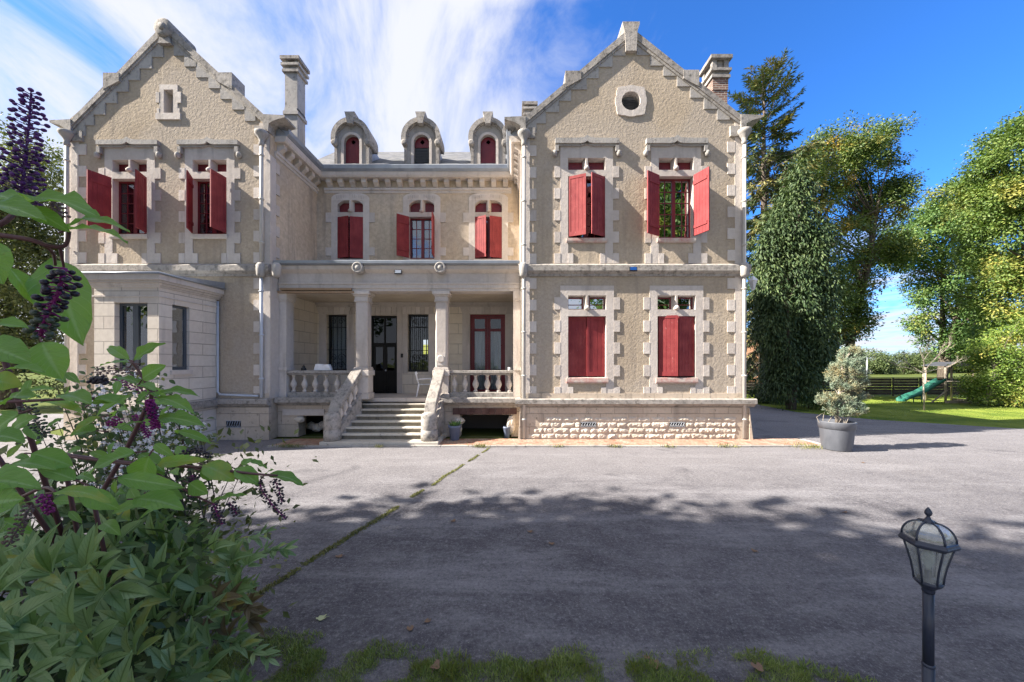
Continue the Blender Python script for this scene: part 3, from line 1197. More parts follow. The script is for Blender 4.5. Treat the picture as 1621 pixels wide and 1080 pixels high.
# upper windows of the right wing
k = WIN['R3']
w = surround(k, 0, 9.40, (5.62, 5.94), TU)
lights(w, k, 0, 'board'); sill(w, k, 0, 6.28, 6.455, .06, PINKSILL)
hood(w, k, 9.40, 9.56, 9.16)
sash(w, k[0], k[1], k[2], k[3], .19, 5, 2)
shutter(w, k[0] + .01, .02, k[2] + .02, k[3] - .01, .57, 1, 24, RED_WORN)
shutter(w, k[1] - .01, .02, k[2] + .02, k[3] - .01, .57, -1, 32, RED_WORN)
k = WIN['R4']
w = surround(k, 0, 9.40, (5.62, 5.94), TU)
lights(w, k, 0, 'board'); sill(w, k, 0, 6.28, 6.455, .06, PINKSILL)
hood(w, k, 9.40, 9.56, 9.16)
sash(w, k[0], k[1], k[2], k[3], .17, 5, 2, RED_DARK, GLASS_MIRROR)
shutter(w, k[0], -.05, k[2] + .02, k[3] + .02, .56, 1, 148, RED)
shutter(w, k[1], -.05, k[2] + .02, k[3] + .02, .56, -1, 112, RED)
# ground floor windows of the right wing
k = WIN['R5']
w = surround(k, 0, 4.91, (1.48, 1.68), TG)
lights(w, k, 0, 'glass'); sill(w, k, 0, 1.80, 2.005, .06, PINKSILL)
sash(w, k[0], k[1], k[2], k[3], .21, 4, 1)
shutter(w, k[0] + .01, .13, k[2] + .01, k[3] - .01, .59, 1, 1, RED_WORN)
shutter(w, k[1] - .01, .13, k[2] + .01, k[3] - .01, .59, -1, 5, RED)
k = WIN['R6']
w = surround(k, 0, 4.91, (1.48, 1.68), TG)
lights(w, k, 0, 'glass'); sill(w, k, 0, 1.80, 2.005, .06, PINKSILL)
sash(w, k[0], k[1], k[2], k[3], .21, 4, 1)
shutter(w, k[0] + .06, .06, k[2] + .02, k[3] + .02, .58, 1, 14, RED_WORN)
shutter(w, k[1] - .01, .06, k[2] + .02, k[3] - .01, .54, -1, 10, RED_WORN)
# court windows
for i, ((x0, x1), sh) in enumerate(zip(CW, ((18, 12), (140, 93), (26, 20)))):
    k = (x0, x1, 6.60, 8.24, 8.42, 8.90)
    w = surround(k, BY, 9.24, None, ((8.02, 8.40), (6.70, 7.02)), True, .24, .46)
    lights(w, k, BY, 'board'); sill(w, k, BY, 6.36, 6.595, .10)
    sash(w, x0, x1, k[2], k[3], BY + .17, 4, 2, RED_DARK, GLASS, .6 if i == 1 else .3)
    hy = BY - .05 if i == 1 else BY + .02
    shutter(w, x0 + .005, hy, k[2] + .01, k[3] - .01, .50 if i != 1 else .5, 1, sh[0], RED)
    shutter(w, x1 - .005, hy, k[2] + .01, k[3] - .01, .50, -1, sh[1], RED)

# ---- oculus of the right gable
s_ = MB()
n = 32
outer, inner = [], []
for i in range(n):
    t = 2 * math.pi * i / n
    c_, s__ = math.cos(t), math.sin(t)
    r = .46 + .065 * max(0, math.cos(2 * t) ** 2 - .55) / .45
    lob = .50 if abs(c_) > .82 or abs(s__) > .9 else .52
    sq = .455 / max(abs(c_), abs(s__), 1e-3)
    rr = max(.50, min(sq, .60))
    outer.append((3.79 + rr * c_, 10.79 + rr * s__))
    inner.append((3.79 + .30 * c_, 10.79 + .30 * s__))
b = len(s_.v)
for y_ in (-.045, .25):
    s_.v += [(p[0], y_, p[1]) for p in outer] + [(p[0], y_, p[1]) for p in inner]
for i in range(n):
    j = (i + 1) % n
    for f in ([b + i, b + j, b + n + j, b + n + i], [b + 2 * n + i, b + 3 * n + i, b + 3 * n + j, b + 2 * n + j],
              [b + i, b + 2 * n + i, b + 2 * n + j, b + j], [b + n + i, b + n + j, b + 3 * n + j, b + 3 * n + i]):
        s_.f.append(f); s_.m.append(0); s_.sm.append(False)
oc = s_.build('oculus', STONE, house)
s_ = MB()
for i in range(8):
    z_ = 10.53 + i * .058
    s_.prism([(.12, z_), (.20, z_ + .055), (.21, z_ + .055), (.13, z_)], 'x', 3.79 - .30, 3.79 + .30)
s_.box(3.79 - .3, 3.79 + .3, .215, .24, 10.45, 11.12)
s_.build('louvre', LOUVRE, oc)

# ---- slit of the left gable
s_ = MB()
xa, xb, za, zb = wx(256), wx(271), 10.42, 11.16
for x0_, x1_ in ((xa - .14, xa), (xb, xb + .14)):
    s_.box(x0_, x1_, -.025, .3, za - .02, zb)
s_.box(xa - .14, xb + .14, -.025, .3, zb, zb + .16)
s_.box(xa - .24, xb + .24, -.05, .3, za - .22, za - .02)
for sg, xe in ((-1, xa - .14), (1, xb + .14)):
    s_.box(xe, xe + sg * .11, -.031, .02, zb - .42, zb - .08)
    s_.box(xe, xe + sg * .07, -.031, .02, za - .018, za + .14)
sl = s_.build('slit_window', STONE, house)
s_ = MB()
s_.box(xa, xb, .26, .28, za, zb)
s_.build('louvre', GREY_STONE, sl)


# ---- gable copings and crow steps
def gable(apex, xl, xr, zl, zr, steps_l, steps_r, knob, kx_l, kx_r, name):
    cp = MB()
    ax, az = apex

    def line(xe, ze):
        return (ze - az) / (xe - ax)
    for xe, ze, sg in ((xl, zl, -1), (xr, zr, 1)):
        L = Vector((xe - ax, ze - az))
        nrm = Vector((-L.y, L.x)).normalized()
        if nrm.y < 0: nrm = -nrm
        t = .20
        hw = .20
        p0 = Vector((ax + sg * hw, az + L.y / L.x * sg * hw))
        p1 = Vector((xe, ze))
        # weathered top slab and a smaller roll under it
        cp.prism([(p0.x, p0.y), (p1.x, p1.y), (p1.x + nrm.x * t * 0, p1.y + t), (p0.x, p0.y + t * 1.25)], 'y', -.09, .42)
        cp.prism([(p0.x, p0.y - .09), (p1.x, p1.y - .09), (p1.x, p1.y - .002), (p0.x, p0.y - .002)], 'y', -.06, .10)
        # eaves kneeler
        cp.prism([(xe + sg * .62, ze + .21), (xe - sg * .05, ze + .24), (xe - sg * .05, ze - .25), (xe + sg * .10, ze - .30), (xe + sg * .12, ze - .05), (xe + sg * .30, ze + .05), (xe + sg * .62, ze + .14)],
                 'y', -.11, .5)
        cp.box(xe - sg * .36, xe - sg * .052, -.07, .1, ze - .42, ze - .10)
        # half-way kneeler
        kx = kx_l if sg < 0 else kx_r
        kz = az + L.y / L.x * (kx - ax)
        cp.prism([(kx + sg * .25, kz - .15), (kx + sg * .25, kz + .38), (kx - sg * .25, kz + .38), (kx - sg * .25, kz + .12)], 'y', -.105, .47)
    cpo = cp.build('gable_coping', WEATHERED, house)
    stp = MB()
    i = 0
    for lst, sg in ((steps_l, -1), (steps_r, 1)):
        for (xa_, xb_, zb_) in lst:
            zt = min(az + (zl - az) / (xl - ax) * ((xa_ + xb_) / 2 - ax) if sg < 0 else az + (zr - az) / (xr - ax) * ((xa_ + xb_) / 2 - ax), az - .12)
            i += 1
            xin = xb_ if sg < 0 else xa_
            def zl_(x): return (az + (zl - az) / (xl - ax) * (x - ax) if sg < 0 else az + (zr - az) / (xr - ax) * (x - ax)) - .05
            stp.prism([(xa_, zb_), (xb_, zb_), (xb_, max(zl_(xb_), zb_ + .02)), (xa_, max(zl_(xa_), zb_ + .02))], 'y', -.026 - .006 * (i % 2), .02)
    stp.build('crow_steps', GREY_STONE, house)
    kb = MB()
    if knob == 'roll':
        kb.lathe([(.12, -.20), (.24, -.20), (.285, -.16), (.285, .75), (.16, .80)], (ax, 0, az + .05), 20, 'y')
        kb.prism([(ax - .2, az - .42), (ax + .2, az - .42), (ax + .12, az - .1), (ax - .12, az - .1)], 'y', -.12, .4)
        kb.lathe([(.001, -.235), (.10, -.235), (.13, -.19)], (ax, 0, az + .05), 16, 'y')
        kb.lathe([(.20, .75), (.20, 1.25), (.10, 1.3)], (ax, 0, az - .06), 16, 'y')
    else:
        kb.prism([(ax - .17, az - .52), (ax + .17, az - .52), (ax + .20, az + .10), (ax + .27, az + .32), (ax + .27, az + .40), (ax - .27, az + .40), (ax - .27, az + .32), (ax - .20, az + .10)],
                 'y', -.12, .55)
    kb.build('apex_stone', WEATHERED, house)


def mk_steps(xs, zs, rev=False):
    """xs step edges in photo pixels (outer to inner), zs step undersides"""
    return [(wx(min(xs[i], xs[i + 1])), wx(max(xs[i], xs[i + 1])), wz(zs[i])) for i in range(len(zs))]


gable(RA, wx(830), wx(1176), wz(196), wz(193),
      mk_steps([836, 850, 865, 886, 905, 930, 949, 971, 992, 1010], [209, 193, 175, 157, 139, 121, 103, 85, 67]),
      mk_steps([1010, 1031, 1052, 1074, 1095, 1117, 1138, 1158], [84, 101, 117, 134, 152, 170, 187]),
      'block', wx(908), wx(1095), 'r')
gable(LA, wx(110), wx(420), wz(201), wz(193),
      mk_steps([118, 131, 144.5, 162.5, 181, 199.5, 217.5, 237, 255, 272], [213, 196, 179, 160.5, 142.5, 124, 105.5, 87, 68]),
      mk_steps([272, 289, 307.5, 327.5, 346, 365, 385, 402], [85, 102.5, 119.5, 137, 154, 171, 189]),
      'roll', wx(176), wx(355), 'l')

# ---- roofs
rf = MB()
for (ax, az), xl, xr in ((RA, RX0 - .35, RX1 + .35), (LA, LX0 - .35, LX1 + .35)):
    for xe in (xl, xr):
        zE = ZE - .28
        rf._add([(ax, .12, az - .1), (xe, .12, zE), (xe, DEP + .2, zE), (ax, DEP + .2, az - .1)], [(0, 1, 2, 3)])
rf._add([(LX1 - .3, BY - .38, 10.08), (RX0 + .3, BY - .38, 10.08), (RX0 + 1.5, BY + 4.6, 13.45), (LX1 - 1.5, BY + 4.6, 13.45)], [(0, 1, 2, 3)])
rf._add([(LX1 - .3, DEP + .2, 10.0), (RX0 + .3, DEP + .2, 10.0), (RX0 + 1.5, BY + 4.6, 13.45), (LX1 - 1.5, BY + 4.6, 13.45)], [(0, 1, 2, 3)])
rf.build('slate_roof', SLATE, house)


# ---- modillion cornices
def cornice(p0, p1, nrm, name='cornice'):
    p0, p1, nrm = Vector(p0), Vector(p1), Vector(nrm)
    u = (p1 - p0)
    L = u.length
    u.normalize()
    M_ = Matrix(((u.x, nrm.x, 0, p0.x), (u.y, nrm.y, 0, p0.y), (0, 0, 1, 0), (0, 0, 0, 1)))
    c_ = MB()
    c_.prism([(0, 9.16), (.04, 9.18), (.04, 9.25), (.09, 9.28), (.09, 9.36), (0, 9.36)], 'x', 0, L)
    n_ = max(2, round(L / .45))
    for i in range(n_):
        s0 = L * (i + .5) / n_
        c_.prism([(.0, 9.40), (.06, 9.40), (.10, 9.45), (.22, 9.52), (.22, 9.66), (0, 9.66)], 'x', s0 - .095, s0 + .095)
    c_.prism([(0, 9.661), (.32, 9.661), (.36, 9.72), (.38, 9.80), (.38, 9.85), (0, 9.85)], 'x', 0, L)
    c_.xf(0, M_)
    c_.build(name, STONE, house)
    z_ = MB()
    z_.prism([(.05, 9.852), (.40, 9.852), (.47, 9.93), (.49, 10.05), (.46, 10.08), (.43, 10.0), (.05, 10.10)], 'x', 0, L)
    z_.xf(0, M_)
    z_.build('gutter', ZINC, house)


cornice((LX1 + .32, BY, 0), (RX0 - .32, BY, 0), (0, -1, 0))
cornice((LX1, .25, 0), (LX1, BY - .0, 0), (1, 0, 0))
cornice((RX0, .25, 0), (RX0, BY - .0, 0), (-1, 0, 0))


# ---- dormers
def dormer(xc, z0, panel):
    yd = BY + .10
    hw, oh = .58, .31
    zs = z0 + 1.12          # spring of the arch
    s_ = MB()
    n_ = 14
    arc_o = [(xc + .60 * math.cos(math.pi * i / n_), zs + .16 + .60 * math.sin(math.pi * i / n_)) for i in range(n_ + 1)]
    arc_i = [(xc + oh * math.cos(math.pi * i / n_), zs + oh * math.sin(math.pi * i / n_)) for i in range(n_ + 1)]
    outer_ = [(xc - hw, z0), (xc + hw, z0)] + arc_o
    hole_ = [(xc - oh, z0 + .03), (xc + oh, z0 + .03)] + arc_i
    s_.sheet('y', yd, outer_, [hole_])
    for i in range(len(hole_)):
        p, q_ = hole_[i], hole_[(i + 1) % len(hole_)]
        s_._add([(p[0], yd, p[1]), (q_[0], yd, q_[1]), (q_[0], yd + .22, q_[1]), (p[0], yd + .22, p[1])], [(0, 1, 2, 3)])
    d_ = s_.build('dormer', GREY_STONE, house)
    s_ = MB()          # architrave round the opening
    ro = [(xc + (oh + .10) * math.cos(math.pi * i / n_), zs + (oh + .10) * math.sin(math.pi * i / n_)) for i in range(n_ + 1)]
    pts = [(xc + oh + .10, z0)] + ro + [(xc - oh - .10, z0), (xc - oh, z0)] + arc_i[::-1] + [(xc + oh, z0)]
    s_.prism(pts, 'y', yd - .04, yd - .001)
    s_.build('architrave', STONE, d_)
    s_ = MB()          # hood with rolled ends
    n2 = 22
    A0, A1 = math.radians(-14), math.radians(194)
    ci = zs + .14
    po = [(xc + .78 * math.cos(A0 + (A1 - A0) * i / n2), ci + .80 * math.sin(A0 + (A1 - A0) * i / n2)) for i in range(n2 + 1)]
    pi_ = [(xc + .60 * math.cos(A0 + (A1 - A0) * i / n2), ci + .62 * math.sin(A0 + (A1 - A0) * i / n2)) for i in range(n2 + 1)]
    s_.prism(po + pi_[::-1], 'y', yd - .16, yd + .75)
    pm = [(xc + .70 * math.cos(A0 + (A1 - A0) * i / n2), ci + .72 * math.sin(A0 + (A1 - A0) * i / n2)) for i in range(n2 + 1)]
    pk = [(xc + .56 * math.cos(A0 + (A1 - A0) * i / n2), ci + .58 * math.sin(A0 + (A1 - A0) * i / n2)) for i in range(n2 + 1)]
    s_.prism(pm + pk[::-1], 'y', yd - .08, yd - .002)
    for sg in (-1, 1):
        s_.lathe([(.05, -.19), (.10, -.19), (.12, -.16), (.12, .5), (.05, .5)], (xc + sg * .66, yd, ci - .20), 12, 'y')
        s_.box(xc + sg * .58, xc + sg * .69, yd - .03, yd + .3, z0, ci - .3)
    s_.prism([(xc - .10, ci + .50), (xc + .10, ci + .50), (xc + .16, ci + .80), (xc + .20, ci + .95), (xc - .20, ci + .95), (xc - .16, ci + .80)], 'y', yd - .24, yd + .55)
    s_.build('hood', WEATHERED, d_)
    s_ = MB()          # cheeks and little vaulted roof, run back into the slates
    yb = yd + 2.6
    arc_c = [(xc + .56 * math.cos(math.pi * i / n_), zs + .16 + .56 * math.sin(math.pi * i / n_)) for i in range(n_ + 1)]
    prof = [(xc + .56, z0)] + arc_c + [(xc - .56, z0)]
    b_ = len(s_.v)
    for p in prof:
        s_.v.append((p[0], yd + .2, p[1]))
    for p in prof:
        s_.v.append((p[0], yb, max(p[1] - .2, z0)))
    for i in range(len(prof) - 1):
        s_.f.append([b_ + i, b_ + i + 1, b_ + len(prof) + i + 1, b_ + len(prof) + i]); s_.m.append(0); s_.sm.append(False)
    s_.build('cheek', ZINC, d_)
    s_ = MB()
    y_ = yd + .14
    if panel == 'board':
        s_.prism([(xc - oh, z0 + .03), (xc + oh, z0 + .03)] + arc_i, 'y', y_, y_ + .03)
        for i in range(1, 5):
            xx_ = xc - oh + 2 * oh * i / 5
            s_.box(xx_ - .006, xx_ + .006, y_ - .004, y_ - .001, z0 + .05, zs + .15)
        p_ = s_.build('board_panel', RED_DARK, d_)
    else:
        s_.prism([(xc - oh, zs - .12), (xc + oh, zs - .12)] + arc_i, 'y', y_, y_ + .03)
        p_ = s_.build('board_panel', RED_DARK, d_)
        s_ = MB()
        for i in range(15):
            z_ = z0 + .05 + i * .062
            s_.prism([(y_ - .02, z_), (y_ + .05, z_ + .06), (y_ + .06, z_ + .06), (y_ - .01, z_)], 'x', xc - oh, xc + oh)
        s_.box(xc - oh, xc + oh, y_ + .07, y_ + .08, z0, zs)
        s_.build('louvre', LOUVRE, d_)
    s_ = MB()          # quatrefoil hole: dark discs laid on the board for its shade
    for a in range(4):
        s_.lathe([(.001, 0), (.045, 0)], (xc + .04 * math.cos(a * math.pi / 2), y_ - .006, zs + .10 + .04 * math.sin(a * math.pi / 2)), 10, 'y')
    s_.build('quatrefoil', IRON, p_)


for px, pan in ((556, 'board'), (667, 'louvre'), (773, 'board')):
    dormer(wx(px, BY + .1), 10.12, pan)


# ---- chimneys
def chimney(x0, x1, y0, y1, z0, z1, cap=.55, mat=None, brick=None, pots=True):
    c_ = MB()
    if brick:
        c_.box(x0, x1, y0, y1, z0, brick[0])
        c_.box(x0 - .02, x1 + .02, y0 - .02, y1 + .02, brick[0] + .001, z1 - cap)
    else:
        c_.box(x0, x1, y0, y1, z0, z1 - cap)
        c_.box(x0 - .05, x1 + .05, y0 - .05, y1 + .05, z1 - cap - 1.55, z1 - cap - 1.42)
        c_.prism([(x0 - .0, z1 - cap - 1.42), (x1, z1 - cap - 1.42), (x1, z1 - cap - 1.3), (x0, z1 - cap - 1.3)], 'y', y0 - .03, y1 + .03)
    h_ = c_.build('chimney', mat or GREY_STONE, house)
    c_ = MB()
    c_.box(x0 - .07, x1 + .07, y0 - .07, y1 + .07, z1 - cap + .001, z1 - cap + .10)
    c_.box(x0 - .02, x1 + .02, y0 - .02, y1 + .02, z1 - cap + .101, z1 - cap + .22)
    c_.box(x0 - .10, x1 + .10, y0 - .10, y1 + .10, z1 - cap + .221, z1 - cap + .31)
    for xx_ in (x0 - .03, x1 - .12):
        for yy_ in (y0 - .03, y1 - .12):
            c_.box(xx_, xx_ + .15, yy_, yy_ + .15, z1 - cap + .311, z1 - .12)
    c_.box(x0 + .02, x1 - .02, y0 + .02, y1 - .02, z1 - cap + .311, z1 - .14)
    c_.box(x0 - .12, x1 + .12, y0 - .12, y1 + .12, z1 - .119, z1)
    c_.build('chimney_cap', WEATHERED, h_)


chimney(-8.36, -7.90, 1.8, 2.32, 9.6, 13.68)
chimney(6.96, 7.46, 1.0, 1.65, 9.6, 13.05, .75, BRICK, (11.9,))
chimney(.52, .90, 3.0, 3.5, 9.8, 12.85, .5)


# ---- downpipes with stone hoppers
def downpipe(x, z0, z1, mat, y=-.11, r=.055, hopper=True):
    p = MB()
    p.tube([(x, y, z0), (x, y, z1)], r, 10)
    z_ = z0 + .6
    while z_ < z1 - .2:
        p.lathe([(r, -.03), (r + .022, -.02), (r + .022, .02), (r, .03)], (x, y, z_), 10)
        z_ += 1.38
    o_ = p.build('downpipe', mat, house)
    if hopper:
        h_ = MB()
        h_.lathe([(.065, -.42), (.085, -.34), (.07, -.28), (.09, -.20), (.17, -.09), (.20, -.04), (.20, .03), (.16, .06), (.02, .09)], (x, y, z1 + .22), 14)
        h_.build('hopper', GREY_STONE, o_)


downpipe(wx(829) + .02, .06, 9.5, PIPE)
downpipe(wx(1176) + .05, .06, 9.55, PIPE)
downpipe(wx(415), 5.65, 9.5, PIPE)
downpipe(wx(415), 1.35, 5.15, ZINCPIPE, -.12, .05, False)
downpipe(wx(107), 1.35, 9.5, PIPE)
p = MB()
p.tube([(wx(344), -.07, 4.4), (wx(344), -.07, 1.52), (wx(344) + .1, -.10, 1.44), (wx(410), -.10, 1.40)], .035, 8)
p.build('downpipe', ZINCPIPE, house)
# hopper blocks where the string course meets the pipes
for px in (829, 1177, 415, 440):
    g = MB()
    g.lathe([(.08, -.25), (.12, -.18), (.135, .0), (.135, .12), (.08, .2)], (wx(px), -.15, 5.40), 10)
    g.build('pipe_collar', GREY_STONE, house)

# ---- bay of the left wing
BX0, BX1, BYF = -11.08, -9.36, -2.0
g = MB()
fw = (wx(175, BYF), wx(228, BYF), 2.25, 4.05)
sw = (-1.62, -1.08, 2.25, 4.06)
g.sheet('y', BYF, [(BX0, 0), (BX1, 0), (BX1, 4.75), (BX0, 4.75)], [rect(*fw)])
g.sheet('x', BX1, [(BYF, 0), (-.1, 0), (-.1, 4.75), (BYF, 4.75)], [[(sw[0], sw[2]), (sw[1], sw[2]), (sw[1], sw[3]), (sw[0], sw[3])]])
g.sheet('x', BX0, [(BYF, 0), (-.1, 0), (-.1, 4.75), (BYF, 4.75)])
for xx in fw[:2]:
    g._add([(xx, BYF, 2.25), (xx, BYF + .2, 2.25), (xx, BYF + .2, 4.05), (xx, BYF, 4.05)], [(0, 1, 2, 3)])
for z_ in (2.25, 4.05):
    g._add([(fw[0], BYF, z_), (fw[1], BYF, z_), (fw[1], BYF + .2, z_), (fw[0], BYF + .2, z_)], [(0, 1, 2, 3)])
for yy_ in sw[:2]:
    g._add([(BX1, yy_, 2.25), (BX1 - .15, yy_, 2.25), (BX1 - .15, yy_, 4.06), (BX1, yy_, 4.06)], [(0, 1, 2, 3)])
for z_ in sw[2:]:
    g._add([(BX1, sw[0], z_), (BX1, sw[1], z_), (BX1 - .15, sw[1], z_), (BX1 - .15, sw[0], z_)], [(0, 1, 2, 3)])
bay = g.build('bay', BAY_STONE, house)


def ring(mb, z0, z1, out, mi=0, zin=None):
    """a moulding running round the bay"""
    x0_, x1_, y0_ = BX0 - out, BX1 + out, BYF - out
    mb.box(x0_, x1_, y0_, BYF - .001, z0, z1, mi)
    mb.box(BX1 + .001, x1_, BYF, -.012, z0, z1, mi)
    mb.box(x0_, BX0 - .001, BYF, -.012, z0, z1, mi)


g = MB()
for z0, z1, o_ in ((4.20, 4.24, .03), (4.45, 4.50, .03), (4.501, 4.56, .07), (4.561, 4.62, .13), (4.621, 4.76, .18)):
    ring(g, z0, z1, o_)
g.build('cornice', STONE, bay)
g = MB()
ring(g, 1.06, 1.12, .06); ring(g, 1.121, 1.27, .13); ring(g, 1.271, 1.31, .08)
g.build('base_moulding', WEATHERED, bay)
g = MB()
g.box(BX1 + .001, BX1 + .05, sw[0] - .07, sw[1] + .07, 2.12, 2.24)
g.build('sill', STONE, bay)
g = MB()
g.box(fw[0] - .07, fw[1] + .07, BYF - .05, BYF - .001, 2.12, 2.24)
g.build('sill', STONE, bay)
g = MB()
g.prism([(-2.21, 4.761), (-2.21, 4.79), (-.02, 5.0), (-.02, 4.761)], 'x', BX0 - .21, BX1 + .21)
g.tube([(BX0 - .22, -2.23, 4.79), (BX1 + .22, -2.23, 4.79), (BX1 + .22, -.02, 4.79)], .025, 8)
g.build('bay_roof', ZINC, bay)
f = MB()
door_leaf(f, fw[0], fw[1], BYF + .13, 2.25, 4.05, .07, .06)
xm = (fw[0] + fw[1]) / 2
f.box(xm - .07, xm + .07, BYF + .12, BYF + .19, 2.36, 3.98)
w = f.build('window', GREYBLUE, bay)
glass_pane(fw[0] + .06, fw[1] - .06, BYF + .155, 2.3, 4.0, w)
c_ = MB()
c_.box(fw[0] - .1, fw[1] + .1, BYF + .225, BYF + .235, 2.2, 4.1)
m = Mat('reflection_toned_blind')
REFLECTION_BLIND = m.done(m.bsdf(m.mix(m.ramp(m.noise(3, 2, co=m.mapped((1, 1, .1))), .3, .7), (.60, .60, .55), (.72, .71, .66)), .9))  # paled to imitate sky and trees reflected in the glass
c_.build('reflection_blind', REFLECTION_BLIND, w)
f = MB()
for a, b, c0, c1 in ((sw[0], sw[0] + .07, 2.25, 4.06), (sw[1] - .07, sw[1], 2.25, 4.06)):
    f.box(BX1 - .14, BX1 - .08, a, b, c0, c1)
f.box(BX1 - .14, BX1 - .08, sw[0] + .07, sw[1] - .07, 3.99, 4.06)
f.box(BX1 - .14, BX1 - .08, sw[0] + .07, sw[1] - .07, 2.25, 2.34)
w = f.build('window', GREYBLUE, bay)
g = MB()
g.box(BX1 - .115, BX1 - .107, sw[0] + .06, sw[1] - .06, 2.32, 4.0)
g.build('pane', glass('tinted_pane', (.25, .24, .20), .6), w)

# ---- porch front
YP = .64
ent = MB()
x0, x1 = LX1 + .04, RX0 - .04
E = [(.95, 4.821), (.40, 4.821), (.40, 4.90), (.37, 4.91), (.37, 5.03), (.34, 5.04), (.34, 5.08), (.40, 5.10), (.40, 5.40), (.33, 5.44), (.24, 5.50), (.22, 5.62), (.95, 5.66)]
ent.prism(E, 'x', x0, x1)
ent.build('entablature', STONE, house)
g = MB()
g.prism([(.18, 5.625), (.10, 5.66), (.09, 5.74), (.12, 5.76), (.16, 5.70), (.26, 5.70), (BY - .02, 6.10), (BY - .02, 5.67), (.95, 5.665)], 'x', x0 + .002, x1 - .002)
x_ = x0 + .3
g.build('porch_roof', ZINC, house)
g = MB()
g.box(x0 + .02, wx(560, .4), .30, .42, 4.74, 4.80)
i0 = len(g.v)
g.box(x0 + .1, wx(556, .4), .28, .40, 4.83, 4.90)
g.build('exposed_beam', WOOD, house)
for px in (567.5, 697.5):
    g = MB()
    xx = wx(px, .25)
    g.lathe([(.001, -.16), (.06, -.155), (.08, -.12), (.12, -.12), (.145, -.15), (.175, -.13), (.18, -.06), (.18, .12)], (xx, .20, 5.52), 20, 'y')
    g.build('rosette', GREY_STONE, house)

SQ = math.sqrt(2)


def pier(xc, yc, half=False):
    p = MB()
    r = .205
    p.box(xc - .27, xc + .27, yc - .27, yc + .27, 1.242, 1.44)
    p.box(xc - .235, xc + .235, yc - .235, yc + .235, 1.441, 2.02)
    p.box(xc - .28, xc + .28, yc - .28, yc + .28, 2.021, 2.20)
    for z0, z1, q_ in ((2.201, 2.27, .25), (2.271, 2.31, .23)):
        p.box(xc - q_, xc + q_, yc - q_, yc + q_, z0, z1)
    c0 = .05
    p.prism([(xc - r, yc - r + c0), (xc - r + c0, yc - r), (xc + r - c0, yc - r), (xc + r, yc - r + c0), (xc + r, yc + r - c0), (xc + r - c0, yc + r), (xc - r + c0, yc + r), (xc - r, yc + r - c0)],
            'z', 2.311, 4.47)
    for z0, z1, q_ in ((4.471, 4.52, .235), (4.521, 4.66, .215), (4.661, 4.71, .25), (4.711, 4.815, .29)):
        p.box(xc - q_, xc + q_, yc - q_, yc + q_, z0, z1)
    o_ = p.build('column', STONE, house, bevel=.012)
    return o_


c1 = pier(wx(570, .43), YP)
c2 = pier(wx(698, .43), YP)
p = MB()
xx = wx(697.5, .43)
p.box(xx - .15, xx + .15, YP - .225, YP - .206, 2.36, 2.78)
p.lathe([(.10, -.03), (.12, -.03), (.13, 0)], (xx, YP - .225, 2.58), 18, 'y')
p.build('medallion', STONE, c2)
for xa, xb in ((LX1 + .032, LX1 + .26), (RX0 - .26, RX0 - .032)):
    p = MB()
    p.box(xa, xb, .44, .86, 1.242, 4.50)
    p.box(xa, xb + .03, .40, .90, 4.501, 4.57)
    p.box(xa, xb + .05, .38, .92, 4.571, 4.815)
    p.box(xa, xb + .03, .40, .90, 2.201, 2.30)
    p.build('pilaster', STONE, house)

BAL = [(.075, 0), (.075, .045), (.05, .07), (.045, .10), (.07, .15), (.105, .23), (.108, .28), (.08, .36), (.048, .43), (.048, .46), (.066, .475), (.048, .49), (.055, .53), (.075, .545), (.075, .575)]


def balustrade(xa, xb, pxs, name):
    b_ = MB()
    b_.box(xa, xb, YP - .16, YP + .16, 2.045, 2.10)
    b_.box(xa - .0, xb + .0, YP - .20, YP + .20, 2.101, 2.195)
    b_.box(xa, xb, YP - .15, YP + .15, 1.242, 1.468)
    o_ = b_.build('balustrade', WEATHERED, house, bevel=.015)
    first = None
    for px in pxs:
        x_ = wx(px, YP)
        q_ = MB()
        q_.lathe(BAL, (x_, YP, 1.469), 14)
        q_.build('baluster', STONE, o_)
    return o_


balustrade(LX1 + .262, wx(570, .43) - .283, (463, 480.5, 497.5, 515, 532.5), 'l')
balustrade(wx(698, .43) + .283, RX0 - .262, (719, 736, 753, 771.5, 789.5, 806.5), 'r')

# plinth under the porch with its two cellar openings
g = MB()
YB = .42
g.sheet('y', YB, [(LX1, 0), (RX0, 0), (RX0, 1.04), (-2.34, 1.04), (-2.34, .02), (-5.22, .02), (-5.22, 1.04), (LX1, 1.04)],
        [rect(wx(470, YB), wx(510, YB), .005, .70), rect(-1.72, -.02, .005, .74)])
for a, b in ((wx(470, YB), wx(510, YB)), (-1.72, -.02)):
    for xx in (a, b):
        g._add([(xx, YB, 0), (xx, YB + .45, 0), (xx, YB + .45, .72), (xx, YB, .72)], [(0, 1, 2, 3)])
    g._add([(a, YB, .72), (b, YB, .72), (b, YB + .45, .72), (a, YB + .45, .72)], [(0, 1, 2, 3)])
g.build('porch_base', BASE_STONE, house)
for a, b in ((LX1 + .03, -5.26), (-2.30, RX0 - .03)):
    g = MB()
    g.prism([(p[0] + .42, p[1]) for p in PP], 'x', a, b)
    g.build('plinth_moulding', WEATHERED, house)
g = MB()
g.box(wx(446, YB), wx(512, YB), YB - .04, YB + .02, .72, .92)
g.build('cellar_lintel', STONE, house)
g = MB()
random.seed(4)
for i in range(9):
    g.box(-1.95 + i * .235, -1.95 + i * .235 + .225, YB - .05 + random.uniform(-.01, .01), YB + .05, .745 + random.uniform(0, .015), .955)
g.build('cellar_beam', REDWOOD, house)
# rough stone corbels of the cellar openings and rubble inside
random.seed(9)


